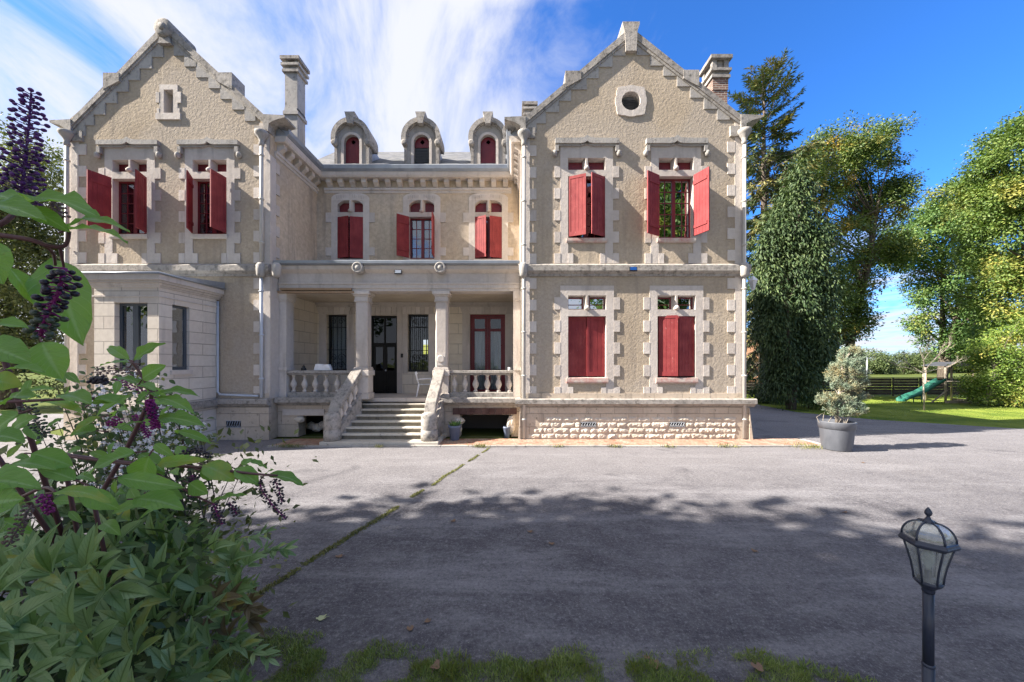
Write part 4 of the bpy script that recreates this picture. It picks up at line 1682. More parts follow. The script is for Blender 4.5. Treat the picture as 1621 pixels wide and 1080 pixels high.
def boulder(mb, c, sx, sy, sz):
    b_ = len(mb.v)
    bm = bmesh.new()
    bmesh.ops.create_icosphere(bm, subdivisions=2, radius=1)
    for v in bm.verts:
        k_ = 1 + .28 * noise.noise(v.co * 1.7 + Vector(c))
        mb.v.append((c[0] + v.co.x * sx * k_, c[1] + v.co.y * sy * k_, c[2] + v.co.z * sz * k_))
    for f in bm.faces:
        mb.f.append([b_ + v.index for v in f.verts]); mb.m.append(0); mb.sm.append(False)
    bm.free()


spots = [((wx(505, YB) - .1 - i * .16, YB + .75 + random.uniform(-.1, .2), .12 + random.uniform(0, .18)), .17, .15, .14) for i in range(5)]
spots += [((-1.78, YB + .05, .52), .22, .16, .14), ((-1.85, YB + .05, .25), .20, .16, .16), ((wx(471, YB), YB + .05, .58), .17, .12, .12), ((-.02, YB + .02, .40), .16, .16, .34)]
for c_, a, b, d in spots:
    g = MB()
    boulder(g, c_, a, b, d)
    g.build('rubble_stone', RUSTIC, house)
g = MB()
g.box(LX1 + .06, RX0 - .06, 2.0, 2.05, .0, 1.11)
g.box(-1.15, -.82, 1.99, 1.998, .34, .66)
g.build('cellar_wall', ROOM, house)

# ---- front steps
XL, XR = -5.12, -2.42
g = MB()
gr = MB()
g.box(XL - .52, XR + .26, -1.0, .40, 0.0, .13)
ys = [-1.0, -.62, -.38, -.14, .10, .34, .58, .80]
for i in range(1, 7):
    z0, z1 = .13 + .1586 * (i - 1), .13 + .1586 * i
    xl = XL - .30 + .05 * i
    gr.box(xl + .002, XR - .022, ys[i] + .035, .86, z0 + .001, z1 - .05)
    g.box(xl, XR - .02, ys[i], .86 - .001, z1 - .049, z1)
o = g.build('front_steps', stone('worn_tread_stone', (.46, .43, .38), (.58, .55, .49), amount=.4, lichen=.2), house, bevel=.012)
gr.build('risers', stone('dark_riser_stone', (.13, .115, .085), (.23, .21, .17), amount=.5, lichen=.3), o)  # risers darker and browner than the treads


def banister(xb, xt, y0, y1):
    """sloping string, rail and balusters from newel (xb,y0) up to the pier (xt,y1)"""
    def P(t): return Vector((xb + (xt - xb) * t, y0 + (y1 - y0) * t, 0))
    g_ = MB()
    g_.lathe([(.25, .13), (.25, .44), (.235, .45), (.235, .46), (.24, .47), (.24, .86), (.21, .93), (.12, .97), (.01, .98)], (xb, y0, 0), 20)
    nl = g_.build('newel', WEATHERED, house)
    g_ = MB()
    n_ = 12

    def sweep(mb, w_, zf0, zf1, t0, t1):
        b_ = len(mb.v)
        for i in range(n_ + 1):
            t = t0 + (t1 - t0) * i / n_
            c_ = P(t)
            for sx_, zz_ in ((-w_, zf0(t)), (w_, zf0(t)), (w_, zf1(t)), (-w_, zf1(t))):
                mb.v.append((c_.x + sx_, c_.y, zz_))
        for i in range(n_):
            for k_ in range(4):
                k2 = (k_ + 1) % 4
                mb.f.append([b_ + i * 4 + k_, b_ + i * 4 + k2, b_ + (i + 1) * 4 + k2, b_ + (i + 1) * 4 + k_]); mb.m.append(0); mb.sm.append(False)
        for i in (0, n_):
            mb.f.append([b_ + i * 4 + k_ for k_ in range(4)]); mb.m.append(0); mb.sm.append(False)

    def slope(t): return .13 + 1.12 * t
    def railz(t):
        e = max(0, .16 - t) / .16
        return slope(t) + .98 - .26 * e * e + .02
    sweep(g_, .15, lambda t: .01, lambda t: slope(t) + .20, .0, 1.0)
    sw_ = g_.build('stair_string', WEATHERED, house)
    g_ = MB()
    sweep(g_, .17, lambda t: railz(t) - .22, railz, -.06, 1.0)
    rl = g_.build('handrail', WEATHERED, house, bevel=.03)
    for i in range(4):
        t = .26 + .20 * i
        c_ = P(t)
        q_ = MB()
        hgt = railz(t) - .22 - (slope(t) + .20)
        q_.lathe([(r_ * 1.05, h_ * (hgt + .12) / .575) for r_, h_ in BAL], (c_.x, c_.y, slope(t) + .15), 14)
        q_.build('baluster', STONE, sw_)


banister(XL - .26, XL + .02, -.72, .38)
banister(XR - .06, XR + .04, -.72, .38)
# ------------------------------------------------------------------ foliage tools
def leafmat(name, dark, mid, light, accent=None, afrac=.12, ascale=.5, trans=.3, rough=.55, gloss=.35, nscale=.45, _t=0):
    m = Mat(name)
    geo = m.n('ShaderNodeNewGeometry')
    r = geo.outputs['Random Per Island']
    big = m.noise(nscale, 3, .6)
    f = m.math('ADD', m.math('MULTIPLY', r, .65), m.math('MULTIPLY', m.ramp(big, .3, .7), .35))
    c = m.mix(m.ramp(f, .0, .5), dark, mid)
    c = m.mix(m.ramp(f, .5, .95), c, light)
    if accent is not None:
        a = m.noise(ascale, 2, .5, co=m.mapped((1, 1, 1)))
        c = m.mix(m.math('MULTIPLY', m.ramp(a, .62 - afrac, .70 - afrac * .6), m.ramp(r, .1, .5)), c, accent)
    p = m.bsdf(c, rough, None, spec=gloss)
    tr = m.n('ShaderNodeBsdfTranslucent')
    tc_ = m.mix(1.0, c, (1.25, 1.35, .55), 'MULTIPLY')
    m.set(tr.inputs[0], tc_)
    mx = m.n('ShaderNodeMixShader')
    mx.inputs[0].default_value = trans * .75
    m.set(mx.inputs[1], p)
    m.set(mx.inputs[2], tr.outputs[0])
    return m.done(mx.outputs[0])


m = Mat('tree_bark')
h = m.noise(6, 6, .7, co=m.mapped((3, 3, .5)))
BARK = m.done(m.bsdf(m.mix(m.ramp(h, .35, .65), (.05, .04, .032), (.17, .14, .115)), .9, m.bump(h, .03, .8), spec=.1))
m = Mat('pale_bark')
h = m.noise(6, 6, .7, co=m.mapped((3, 3, .5)))
PALEBARK = m.done(m.bsdf(m.mix(m.ramp(h, .35, .65), (.20, .17, .14), (.42, .37, .31)), .9, m.bump(h, .02, .8), spec=.1))


def rand_unit(n):
    v = rng.normal(size=(n, 3))
    return v / np.linalg.norm(v, axis=1)[:, None]


def norm_(v):
    return v / np.maximum(np.linalg.norm(v, axis=1)[:, None], 1e-9)


def raw_mesh(name, V, F, mats, parent=None, org=None):
    """V (n,3), F (m,k) equal-sized faces"""
    org = ORG[parent.name] if parent is not None else Vector(org or (0, 0, 0))
    V = np.asarray(V, dtype=np.float32) - np.array(org, dtype=np.float32)
    F = np.asarray(F, dtype=np.int32)
    me = bpy.data.meshes.new(name)
    me.vertices.add(len(V))
    me.vertices.foreach_set('co', V.ravel())
    k = F.shape[1]
    me.loops.add(F.size)
    me.loops.foreach_set('vertex_index', F.ravel())
    me.polygons.add(len(F))
    me.polygons.foreach_set('loop_start', np.arange(0, F.size, k, dtype=np.int32))
    me.polygons.foreach_set('loop_total', np.full(len(F), k, dtype=np.int32))
    me.update(calc_edges=True)
    me.validate()
    return link_mesh(name, me, mats, parent, org)


def leaves(P, L, W, A, Nn, fold=.12):
    """folded two-triangle leaves: base P, length L, width W, axis A, rough normal Nn"""
    A = norm_(A)
    B = norm_(np.cross(Nn, A))
    Nn = np.cross(A, B)
    L = L[:, None]
    W = W[:, None]
    p0 = P
    p2 = P + A * L
    mid = P + A * L * .42
    p1 = mid + B * W * .5 + Nn * W * fold
    p3 = mid - B * W * .5 + Nn * W * fold
    n = len(P)
    V = np.stack([p0, p1, p2, p3], 1).reshape(-1, 3)
    i = np.arange(n)[:, None] * 4
    F = np.concatenate([i + np.array([0, 1, 2]), i + np.array([0, 2, 3])], 1).reshape(-1, 3)
    return V, F


def blob(px, py, rx, ry, Y, dep=None):
    s = FPX / (Y - CY)
    c = at(px, py, Y)
    return (np.array(c), np.array((rx / s, (dep if dep else rx / s), ry / s)))


def crown_points(blobs, n_clump, carve=.0, carve_sc=.5, inner=.45, seed=0):
    w = np.array([(r[0] * r[1] + r[0] * r[2] + r[1] * r[2]) for c, r in blobs])
    w = w / w.sum()
    out = []
    tries = 0
    while len(out) < n_clump and tries < n_clump * 8:
        tries += 1
        b = rng.choice(len(blobs), p=w)
        c, r = blobs[b]
        u = rand_unit(1)[0]
        k = inner + (1.04 - inner) * rng.random() ** .6
        p = c + u * r * k
        if carve and noise.noise(Vector(p * carve_sc) + Vector((seed, 0, 0))) < -.25 + carve * .5 - .15:
            continue
        out.append(p)
    return np.array(out)


def crown(name, blobs, n_clump, per, rc, size, mats, parent, carve=.3, carve_sc=.5, inner=.45, up=.5, seed=0, asp=.55, flat=.7, droop=.25):
    C = crown_points(blobs, n_clump, carve, carve_sc, inner, seed)
    n = len(C) * per
    cid = np.repeat(np.arange(len(C)), per)
    off = rng.normal(size=(n, 3)) * rc * np.array([1, 1, flat])
    P = C[cid] + off
    ctr = np.mean([b[0] for b in blobs], axis=0)
    A = norm_(off + .4 * rc * rand_unit(n)) + .5 * rand_unit(n) + np.array([0, 0, -droop])
    Nn = norm_(off) * 1.1 + rand_unit(n) * .45 + np.array([-.2, -.1, up])
    L = size * rng.uniform(.7, 1.35, n)
    V, F = leaves(P, L, L * asp * rng.uniform(.8, 1.2, n), A, Nn)
    return raw_mesh(name, V, F, mats, parent), C


def trunk_and_limbs(parent, base, top, r0, targets, mat=None, n_limb=30, lean=.0, start=.3, stems=1):
    mb = MB()
    base, top = Vector(base), Vector(top)
    axis_pts = []
    for s in range(stems):
        tp = top + Vector((random.uniform(-1, 1), random.uniform(-.6, .6), 0)) * (.22 * (top - base).length if stems > 1 else .0)
        pts = []
        for i in range(9):
            t = i / 8
            q = base.lerp(tp, t) + Vector((noise.noise(Vector((t * 2.3 + s * 9, base.x, 0))), noise.noise(Vector((t * 2.3, base.y, 5 + s))), 0)) * .06 * (top - base).length * t
            pts.append(q)
        mb.tube(pts, [r0 * (1.25 if i == 0 else 1) * (1 - .85 * i / 8) / (1 if stems == 1 else 1.3) for i in range(9)], 8)
        axis_pts.append(pts)
    if len(targets):
        idx = rng.choice(len(targets), min(n_limb, len(targets)), replace=False)
        for k in idx:
            tg = Vector(targets[k])
            pts = random.choice(axis_pts)
            hz = max(base.z + (top.z - base.z) * start, min(tg.z - .25 * (tg - pts[-1]).length * .4, top.z * .95))
            t = min(.97, max(.12, (hz - base.z) / max(.1, top.z - base.z) * .8))
            a = pts[int(t * 8)].lerp(pts[min(8, int(t * 8) + 1)], t * 8 - int(t * 8))
            d = tg - a
            m1 = a + d * .35 + Vector((0, 0, .10 * d.length)) + Vector((random.uniform(-1, 1), random.uniform(-1, 1), random.uniform(-.5, .5))) * .06 * d.length
            m2 = a + d * .7 + Vector((0, 0, .08 * d.length)) + Vector((random.uniform(-1, 1), random.uniform(-1, 1), random.uniform(-.5, .5))) * .06 * d.length
            rr = r0 * (.42 * (1 - t) + .10)
            mb.tube([a, m1, m2, tg], [rr, rr * .7, rr * .42, rr * .15], 5)
    return mb.build('trunk', mat or BARK, parent)


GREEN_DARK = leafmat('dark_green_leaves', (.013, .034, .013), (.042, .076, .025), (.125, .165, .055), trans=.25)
GREEN_MAPLE = leafmat('maple_leaves', (.030, .065, .020), (.095, .150, .036), (.23, .26, .07), accent=(.40, .26, .05), afrac=.06, ascale=.42)
GREEN_YEL = leafmat('sun_accent_leaves', (.040, .088, .020), (.105, .170, .036), (.24, .29, .07), accent=(.36, .33, .08), afrac=.05, ascale=.22)  # yellow accent puts sunlit highlights into the leaf colour
GREEN_MID = leafmat('mid_green_leaves', (.035, .085, .028), (.090, .170, .046), (.19, .27, .08), accent=(.30, .29, .07), afrac=.07, ascale=.3)
GREEN_LIME = leafmat('lime_shrub_leaves', (.055, .115, .020), (.14, .215, .035), (.29, .33, .07), accent=(.42, .36, .08), afrac=.07, ascale=.7)
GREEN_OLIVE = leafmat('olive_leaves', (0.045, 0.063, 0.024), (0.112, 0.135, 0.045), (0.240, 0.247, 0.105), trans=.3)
FAR_GREEN = leafmat('far_foliage', (.045, .075, .03), (.085, .12, .04), (.14, .17, .06), trans=.2)
NEEDLE = leafmat('conifer_needles', (.026, .052, .028), (.070, .105, .045), (.16, .18, .07), accent=(.26, .22, .07), afrac=.12, ascale=.7, trans=.15, rough=.6)
BLUE_NEEDLE = leafmat('blue_needles', (.08, .12, .08), (.19, .25, .18), (.40, .47, .37), accent=(.30, .25, .13), afrac=.20, ascale=2.4, trans=.1, rough=.6, nscale=2.5)

WEEP = leafmat('weeping_sprays', (.016, .040, .016), (.048, .085, .030), (.13, .175, .06), trans=.15, rough=.6)

# ------------------------------------------------------------------ trees on the right
YM = 18.0
t = thing('maple_tree', (at(1335, 600, YM).x, YM, 0), "broad open maple tree turning orange in patches beside the conifer", "tree")
bl = [blob(1325, 250, 58, 48, YM, 3), blob(1385, 222, 46, 24, YM, 2), blob(1275, 300, 45, 55, YM, 3), blob(1385, 320, 42, 38, YM, 2.5), blob(1424, 250, 22, 15, YM, 1.5),
      blob(1418, 300, 22, 13, YM, 1.5), blob(1330, 410, 75, 60, YM, 3.5), blob(1388, 405, 34, 34, YM, 2.2), blob(1290, 500, 55, 60, YM, 3), blob(1345, 500, 22, 40, YM, 1.6), blob(1275, 570, 45, 38, YM, 2.5)]
cr, C = crown('crown', bl, 1150, 105, .31, .17, GREEN_MAPLE, t, carve=.54, carve_sc=.55, inner=.35, seed=3)
trunk_and_limbs(t, (at(1335, 600, YM).x, YM, 0), at(1345, 275, YM), .30, C, BARK, 80, stems=3)

# tall spruce against the right wing
YC = 13.5
sc_ = FPX / (YC - CY)
cx, ctop = wx(1212, YC), wz(108, YC)
t = thing('spruce_tree', (cx, YC, 0), "tall dark spruce with drooping sprays rising behind the right wing", "tree")
mb = MB()
mb.tube([(cx, YC, 0), (cx + .1, YC, 7), (cx - .05, YC, 15), (cx, YC, ctop - .3)], [.42, .33, .16, .03], 8)
SP, SA, SL, SN = [], [], [], []
z_ = 2.2
random.seed(21)
while z_ < ctop - .4:
    f = (ctop - z_) / ctop
    nb = 5 if f > .25 else 6
    for k in range(nb):
        a = random.uniform(0, 6.283)
        ln = min(3.4, .5 + 6.2 * f ** .66) * random.uniform(.50, 1.15)
        if f > .5: ln = min(ln, 3.0) * random.uniform(.8, 1.15)
        rise = .75 - 1.25 * f
        pts = []
        for i in range(6):
            u = i / 5
            r_ = ln * u
            zz_ = z_ + ln * (rise * u - .28 * u * u * (1.2 if f > .2 else .2) + .10 * u ** 4)
            pts.append(Vector((cx + math.cos(a) * r_ + .04 * ln * math.sin(5 * u + a), YC + math.sin(a) * r_, zz_)))
        mb.tube(pts, [.055 * (1 - .8 * i / 5) * (.5 + f) for i in range(6)], 4, caps=False)
        ns = int((46 if f > .22 else 60) * ln * random.uniform(.75, 1.2))
        for j in range(ns):
            u = random.uniform(.12, 1.02) ** .8
            i = min(4, int(u * 5))
            p = pts[i].lerp(pts[i + 1], min(1.05, u * 5 - i))
            sd = random.choice((-1, 1))
            lat = Vector((-math.sin(a) * sd, math.cos(a) * sd, 0))
            out = Vector((math.cos(a), math.sin(a), rise * .4))
            hang = .35 + .75 * f
            d = lat * random.uniform(.1, 1) + out * random.uniform(.1, .8) + Vector((0, 0, -hang * random.uniform(.2, 1.5) + (.35 if f < .25 else 0)))
            SP.append(p + d * random.uniform(0, .22))
            SA.append(d)
            SL.append(random.uniform(.22, .48) * (1.0 if f > .2 else .72))
            SN.append((random.gauss(0, .5), random.gauss(0, .5), 1))
    z_ += .30 + .10 * f
mb.build('trunk', BARK, t)
SP, SA, SL, SN = np.array(SP), np.array(SA), np.array(SL), np.array(SN)
V, F = leaves(SP, SL, SL * .24, SA, SN, .1)
raw_mesh('crown', V, F, NEEDLE, t)

# ivy-clad evergreen mass between the spruce and the maple
YI = 7.8
t = thing('weeping_evergreen', (wx(1255, YI), YI, 0), "dense weeping evergreen with hanging sprays below the tall spruce", "tree")
bl = [blob(1272, 390, 24, 60, YI, 1.2), blob(1250, 350, 16, 50, YI, .9), blob(1246, 470, 30, 70, YI, 1.4), blob(1290, 460, 18, 50, YI, 1.0), blob(1232, 400, 14, 60, YI, .8), blob(1284, 545, 26, 44, YI, 1.3), blob(1236, 550, 22, 34, YI, 1.1), blob(1210, 450, 12, 90, YI, .8), blob(1262, 300, 10, 30, YI, .6), blob(1250, 598, 36, 26, YI, 1.3), blob(1222, 500, 16, 60, YI, .9)]
cr, C = crown('crown', bl, 1000, 80, .24, .21, WEEP, t, carve=.60, carve_sc=1.2, inner=.25, seed=9, asp=.27, flat=1.7, droop=1.1)
trunk_and_limbs(t, (wx(1255, YI), YI, 0), at(1255, 440, YI), .24, C, BARK, 26, stems=2)

YT = 26.0
t = thing('chestnut_tree', (wx(1492, YT), YT, 0), "leafy dark green tree standing beyond the fence behind the slide", "tree")
bl = [blob(1500, 345, 58, 52, YT, 3.5), blob(1560, 330, 50, 52, YT, 3.5), blob(1455, 375, 40, 38, YT, 3), blob(1425, 405, 20, 18, YT, 1.6), blob(1500, 435, 46, 46, YT, 3), blob(1555, 440, 60, 60, YT, 3.5),
      blob(1462, 470, 16, 12, YT, 1.2), blob(1520, 505, 42, 30, YT, 3), blob(1580, 520, 40, 40, YT, 3), blob(1500, 538, 30, 22, YT, 2), blob(1468, 515, 20, 26, YT, 1.6), blob(1545, 548, 36, 26, YT, 2)]
cr, C = crown('crown', bl, 820, 105, .36, .22, GREEN_MID, t, carve=.45, carve_sc=.42, inner=.35, seed=14)
trunk_and_limbs(t, (wx(1492, YT), YT, 0), at(1500, 320, YT), .38, C, BARK, 45, stems=2)

YD = 14.5
t = thing('lime_tree', (wx(1650, YD), YD, 0), "large tree with painted sunlit patches at the right edge of the lawn", "tree")
bl = [blob(1655, 270, 85, 95, YD, 4), blob(1590, 275, 42, 48, YD, 2.5), blob(1612, 225, 32, 38, YD, 2.5), blob(1630, 390, 70, 80, YD, 4), blob(1605, 470, 52, 60, YD, 3), blob(1680, 500, 70, 90, YD, 3.5), blob(1570, 330, 25, 40, YD, 2)]
cr, C = crown('crown', bl, 1000, 105, .32, .17, GREEN_YEL, t, carve=.38, carve_sc=.5, inner=.45, seed=22)
trunk_and_limbs(t, (wx(1650, YD), YD, 0), at(1655, 230, YD), .40, C, BARK, 40)

YS = 9.4
t = thing('lime_shrub', (wx(1565, YS), YS, 0), "sprawling lime yellow shrub on the lawn right of the play frame", "shrub")
bl = [blob(1572, 590, 36, 46, YS, 1.2), blob(1606, 575, 42, 60, YS, 1.6), blob(1546, 618, 16, 20, YS, .7), blob(1562, 556, 20, 22, YS, .9), blob(1640, 560, 50, 70, YS, 1.8), blob(1590, 622, 44, 20, YS, 1.4)]
cr, C = crown('crown', bl, 300, 80, .20, .115, GREEN_LIME, t, carve=.3, carve_sc=1.2, inner=.45, seed=5)
trunk_and_limbs(t, (wx(1565, YS), YS, 0), at(1575, 560, YS), .06, C, PALEBARK, 34, start=.05, stems=3)

# low growth by the fence and at the house corner
for (px, py, rx, ry, Y, mat_, lab) in (
        (1210, 622, 24, 16, 11.0, GREEN_DARK, "low dark shrub tucked against the fence beside the house"),
        (1246, 616, 16, 12, 9.6, GREEN_OLIVE, "small dry looking pale shrub at the edge of the driveway"),
        (1283, 632, 18, 10, 8.2, GREEN_MID, "low green clump of plants behind the grey planter")):
    t = thing('low_shrub', (wx(px, Y), Y, 0), lab, "shrub")
    bl = [blob(px, py, rx, ry, Y, 1.0), blob(px + rx * .6, py + ry * .3, rx * .6, ry * .7, Y, .8)]
    cr, C = crown('crown', bl, 60, 40, .16, .12, mat_, t, carve=.2, carve_sc=2, inner=.3, seed=px)
    trunk_and_limbs(t, (wx(px, Y), Y, 0), (wx(px, Y), Y, 1.0), .03, C, BARK, 14, start=.05)

# ------------------------------------------------------------------ tree on the left beyond the wing
YL = 8.0
t = thing('oak_tree', (wx(10, YL), YL, 0), "speckled olive tree growing left of the house behind the berry plant", "tree")
bl = [blob(15, 290, 62, 95, YL, 3), blob(72, 330, 36, 70, YL, 2.2), blob(25, 430, 70, 80, YL, 3), blob(80, 450, 34, 70, YL, 2), blob(-40, 340, 70, 120, YL, 3.5), blob(50, 560, 60, 60, YL, 2.5), blob(-30, 520, 70, 80, YL, 3)]
cr, C = crown('crown', bl, 680, 75, .36, .17, GREEN_OLIVE, t, carve=.60, carve_sc=.7, inner=.4, seed=31)
trunk_and_limbs(t, (wx(10, YL), YL, 0), at(20, 240, YL), .3, C, BARK, 40, stems=2)

# ------------------------------------------------------------------ far hedgerow trees
random.seed(17)
proto = None
spots = [(1385, 556, 70, 1.0), (1432, 562, 74, 1.0), (1470, 556, 80, 1.1), (1520, 560, 84, 1.1), (1585, 558, 78, 1.2), (1660, 556, 90, 1.3), (1340, 558, 82, 1.2), (1290, 556, 90, 1.2), (-20, 556, 80, 1.2), (40, 560, 84, 1.2), (90, 556, 90, 1.2)]
FAR_LAB = ["rounded far tree on the horizon just right of the planter", "far tree on the horizon above the fence left of the slide", "far tree on the skyline right above the slide",
           "far tree seen through the play frame", "far tree behind the yellow lime shrub", "far tree past the right edge of the lawn", "far tree on the horizon behind the potted conifer",
           "far tree glimpsed under the maple crown", "far tree at the left edge behind the oak", "second far tree behind the left oak", "far tree glimpsed between the left oak and the house"]
for i, (px, py, Y, k) in enumerate(spots):
    if proto is None:
        proto = thing('distant_tree', (wx(px, Y), Y, -.03), FAR_LAB[0], "tree", "distant hedgerow trees")
        c0 = np.array((wx(px, Y), Y, 0.0))
        bl = [(c0 + np.array(q), np.array(r)) for q, r in (((0, 0, 3.0), (3.2, 3, 2.2)), ((-2.4, 0, 2.2), (2.2, 2, 1.8)), ((2.5, .5, 2.2), (2.2, 2, 1.8)), ((.5, 0, 1.0), (3.8, 2.5, 1.1)))]
        cr, C = crown('crown', bl, 190, 55, .42, .32, FAR_GREEN, proto, carve=.2, carve_sc=.5, inner=.5, seed=2)
        trunk_and_limbs(proto, (c0[0], Y, 0), (c0[0], Y, 4.5), .2, C, BARK, 8)
        o = proto
    else:
        o = copy_tree(proto)
        o["label"] = FAR_LAB[i]
        o.location = (wx(px, Y), Y, -.03)
        o.rotation_euler = (0, 0, random.uniform(0, 6.28))
    o.scale = (k * random.uniform(.95, 1.25), k, k * random.uniform(.9, 1.15))

# ------------------------------------------------------------------ tall trees beside and behind the photographer (they shade the forecourt)
proto = thing('shade_tree', (-14.5, -12.0, 0), "tall shade tree standing left of the forecourt", "tree", "tall trees around the forecourt")
c0 = np.array((-14.5, -12.0, 0.0))
bl = [(c0 + np.array(q), np.array(r)) for q, r in (((0, 1.2, 7.5), (4.2, 2.6, 3.6)), ((-1, .9, 11.5), (4.2, 2.2, 3.6)), ((.5, -.9, 15.0), (3.4, 2.2, 3.0)), ((2.2, 1.0, 10.), (3, 2.2, 3)), ((1.5, -1.9, 18.0), (2.4, 2.0, 2.2)))]
cr, C = crown('crown', bl, 560, 40, .62, .46, GREEN_MID, proto, carve=.10, carve_sc=.5, inner=.2, seed=40)
trunk_and_limbs(proto, (-14.5, -12.0, 0), (-14.5, -12.0, 16), .42, C, BARK, 36)
for (x, y, k, rz, lab) in ( (15.0, -27.0, 1.35, 1.0, "tall tree behind the photographer on the right"), 
                           (27.0, -22.0, 1.2, 5.2, "tall tree far right behind the photographer")):
    o = copy_tree(proto)
    o.location = (x, y, 0)
    o.rotation_euler = (0, 0, rz)
    o.scale = (k, k, k)
    o["label"] = lab

# ------------------------------------------------------------------ fence, play frame, slide, young tree
YF = 15.6
fn = thing('fence', (22, YF, 0), "long dark board fence closing the back of the lawn", "fence")
FENCE = paint('dark_fence_wood', (.035, .027, .023), (.075, .058, .047), .85, .2, .15)
b = MB()
x = 14.2
random.seed(8)
while x < 46:
    for j in range(6):
        z0 = .10 + j * .205
        b.box(x + .02, x + 1.96, YF + random.uniform(-.012, .012), YF + .03, z0, z0 + .192)
    x += 2.0
b.build('board_panel', FENCE, fn)
x = 14.2
while x <= 46.3:
    b = MB()
    b.box(x - .05, x + .05, YF - .08, YF + .02 - .045, 0, 1.36)
    b.build('post', FENCE, fn)
    x += 2.0
b = MB()
b.box(14.2, 46.2, YF - .07, YF + .06, 1.345, 1.385)
b.build('top_rail', FENCE, fn)

LOG = paint('weathered_play_wood', (.30, .25, .20), (.42, .36, .29), .85, .15, .15)
YP2 = 11.6
pf = thing('play_frame', (wx(1502, YP2), YP2, 0), "wooden play frame with grey canopy behind the green slide", "play frame")
xa, xb = wx(1484, YP2), wx(1526, YP2)
for x in (xa, xb):
    for y in (YP2 - .55, YP2 + .55):
        q = MB()
        q.tube([(x, y, 0), (x, y, 2.25)], .055, 8)
        q.build('post', LOG, pf)
q = MB()
for i in range(8):
    q.box(xa - .05, xb + .05, YP2 - .6 + i * .15, YP2 - .6 + i * .15 + .135, 1.26, 1.30)
q.build('platform', LOG, pf)
q = MB()
q.prism([(xa - .15, 2.26), (xb + .15, 2.26), (xb + .1, 2.30), ((xa + xb) / 2, 2.52), (xa - .1, 2.30)], 'y', YP2 - .7, YP2 + .7)
q.build('canopy', paint('canopy_cloth', (.04, .045, .055), (.07, .075, .09), .9), pf)
q = MB()
q.tube([(xa, YP2 - .62, .75), (xa - .95, YP2 - .62, 0)], .045, 6)
q.build('brace', LOG, pf)
q = MB()
q.tube([(xb - .55, YP2 - .62, .05), (xb, YP2 - .62, .8)], .045, 6)
q.build('brace', LOG, pf)
q = MB()
q.box(xa - .3, xb + .35, YP2 - .9, YP2 - .78, -.02, .16)
q.box(xb + .25, xb + .35, YP2 - .78, YP2 + .8, -.02, .16)
q.build('sandbox_edge', LOG, pf)

sl = thing('slide', (wx(1445, 11.0), 11.0, 0), "green plastic wavy slide on the lawn", "slide")
m = Mat('green_slide_plastic')
SLIDE = m.done(m.bsdf((.022, .13, .092), .5, spec=.4))
q = MB()
x0, x1 = wx(1430, 10.9), wx(1492, 11.0)
n = 18
rows = []
for i in range(n + 1):
    u = i / n
    z = .10 + 1.28 * (u ** 1.15) + .07 * math.sin(u * 9.0) * (1 - u) * 1.0
    if u > .88: z = min(z, 1.36)
    rows.append((x0 + (x1 - x0) * u, z))
b0 = len(q.v)
sec = [(-.28, .16), (-.24, .17), (-.20, .02), (.20, .02), (.24, .17), (.28, .16), (.26, -.02), (-.26, -.02)]
for (x, z) in rows:
    for (dy_, dz_) in sec:
        q.v.append((x, 10.95 + dy_, z + dz_))
ns = len(sec)
for i in range(n):
    for k in range(ns):
        k2 = (k + 1) % ns
        q.f.append([b0 + i * ns + k, b0 + i * ns + k2, b0 + (i + 1) * ns + k2, b0 + (i + 1) * ns + k]); q.m.append(0); q.sm.append(True)
for i in (0, n):
    q.f.append([b0 + i * ns + k for k in range(ns)]); q.m.append(0); q.sm.append(False)
q.build('chute', SLIDE, sl)
for u in (.42,):
    q = MB()
    x = x0 + (x1 - x0) * u
    q.tube([(x, 10.72, 0), (x, 10.72, .50)], .025, 6)
    q.tube([(x, 11.18, 0), (x, 11.18, .50)], .025, 6)
    q.tube([(x, 10.72, .25), (x, 11.18, .25)], .02, 6)
    q.build('support', SLIDE, sl)

YY = 7.4
yt = thing('young_tree', (wx(1467, YY), YY, 0), "thin leafless young tree on the lawn in front of the slide", "tree")
q = MB()
bx = wx(1467, YY)
q.tube([(bx, YY, 0), (bx - .03, YY, 1.0), (bx - .06, YY, 1.95)], [.04, .034, .03], 7)
q.build('trunk', PALEBARK, yt)
random.seed(12)
q = MB()


def twig(p, d, ln, r, depth):
    p2 = p + d * ln * .5 + Vector((random.uniform(-.05, .05), random.uniform(-.05, .05), .02))
    p3 = p + d * ln
    q.tube([p, p2, p3], [r, r * .75, r * .45], 5, caps=False)
    if depth > 0:
        for k in range(random.randint(2, 3)):
            dd = (d + Vector((random.uniform(-.8, .8), random.uniform(-.8, .8), random.uniform(-.15, .6)))).normalized()
            twig(p.lerp(p3, random.uniform(.45, 1)), dd, ln * random.uniform(.4, .65), r * .55, depth - 1)


tp = Vector((bx - .06, YY, 1.93))
for d, ln in (((.75, .1, .75), 1.5), ((-.95, .0, .28), 1.5), ((.3, .3, 1), 1.2), ((-.35, -.3, .9), 1.1), ((.85, -.2, .25), 1.2), ((-.6, .4, .6), 1.0)):
    twig(tp, Vector(d).normalized(), ln, .024, 3)
q.build('branches', PALEBARK, yt)

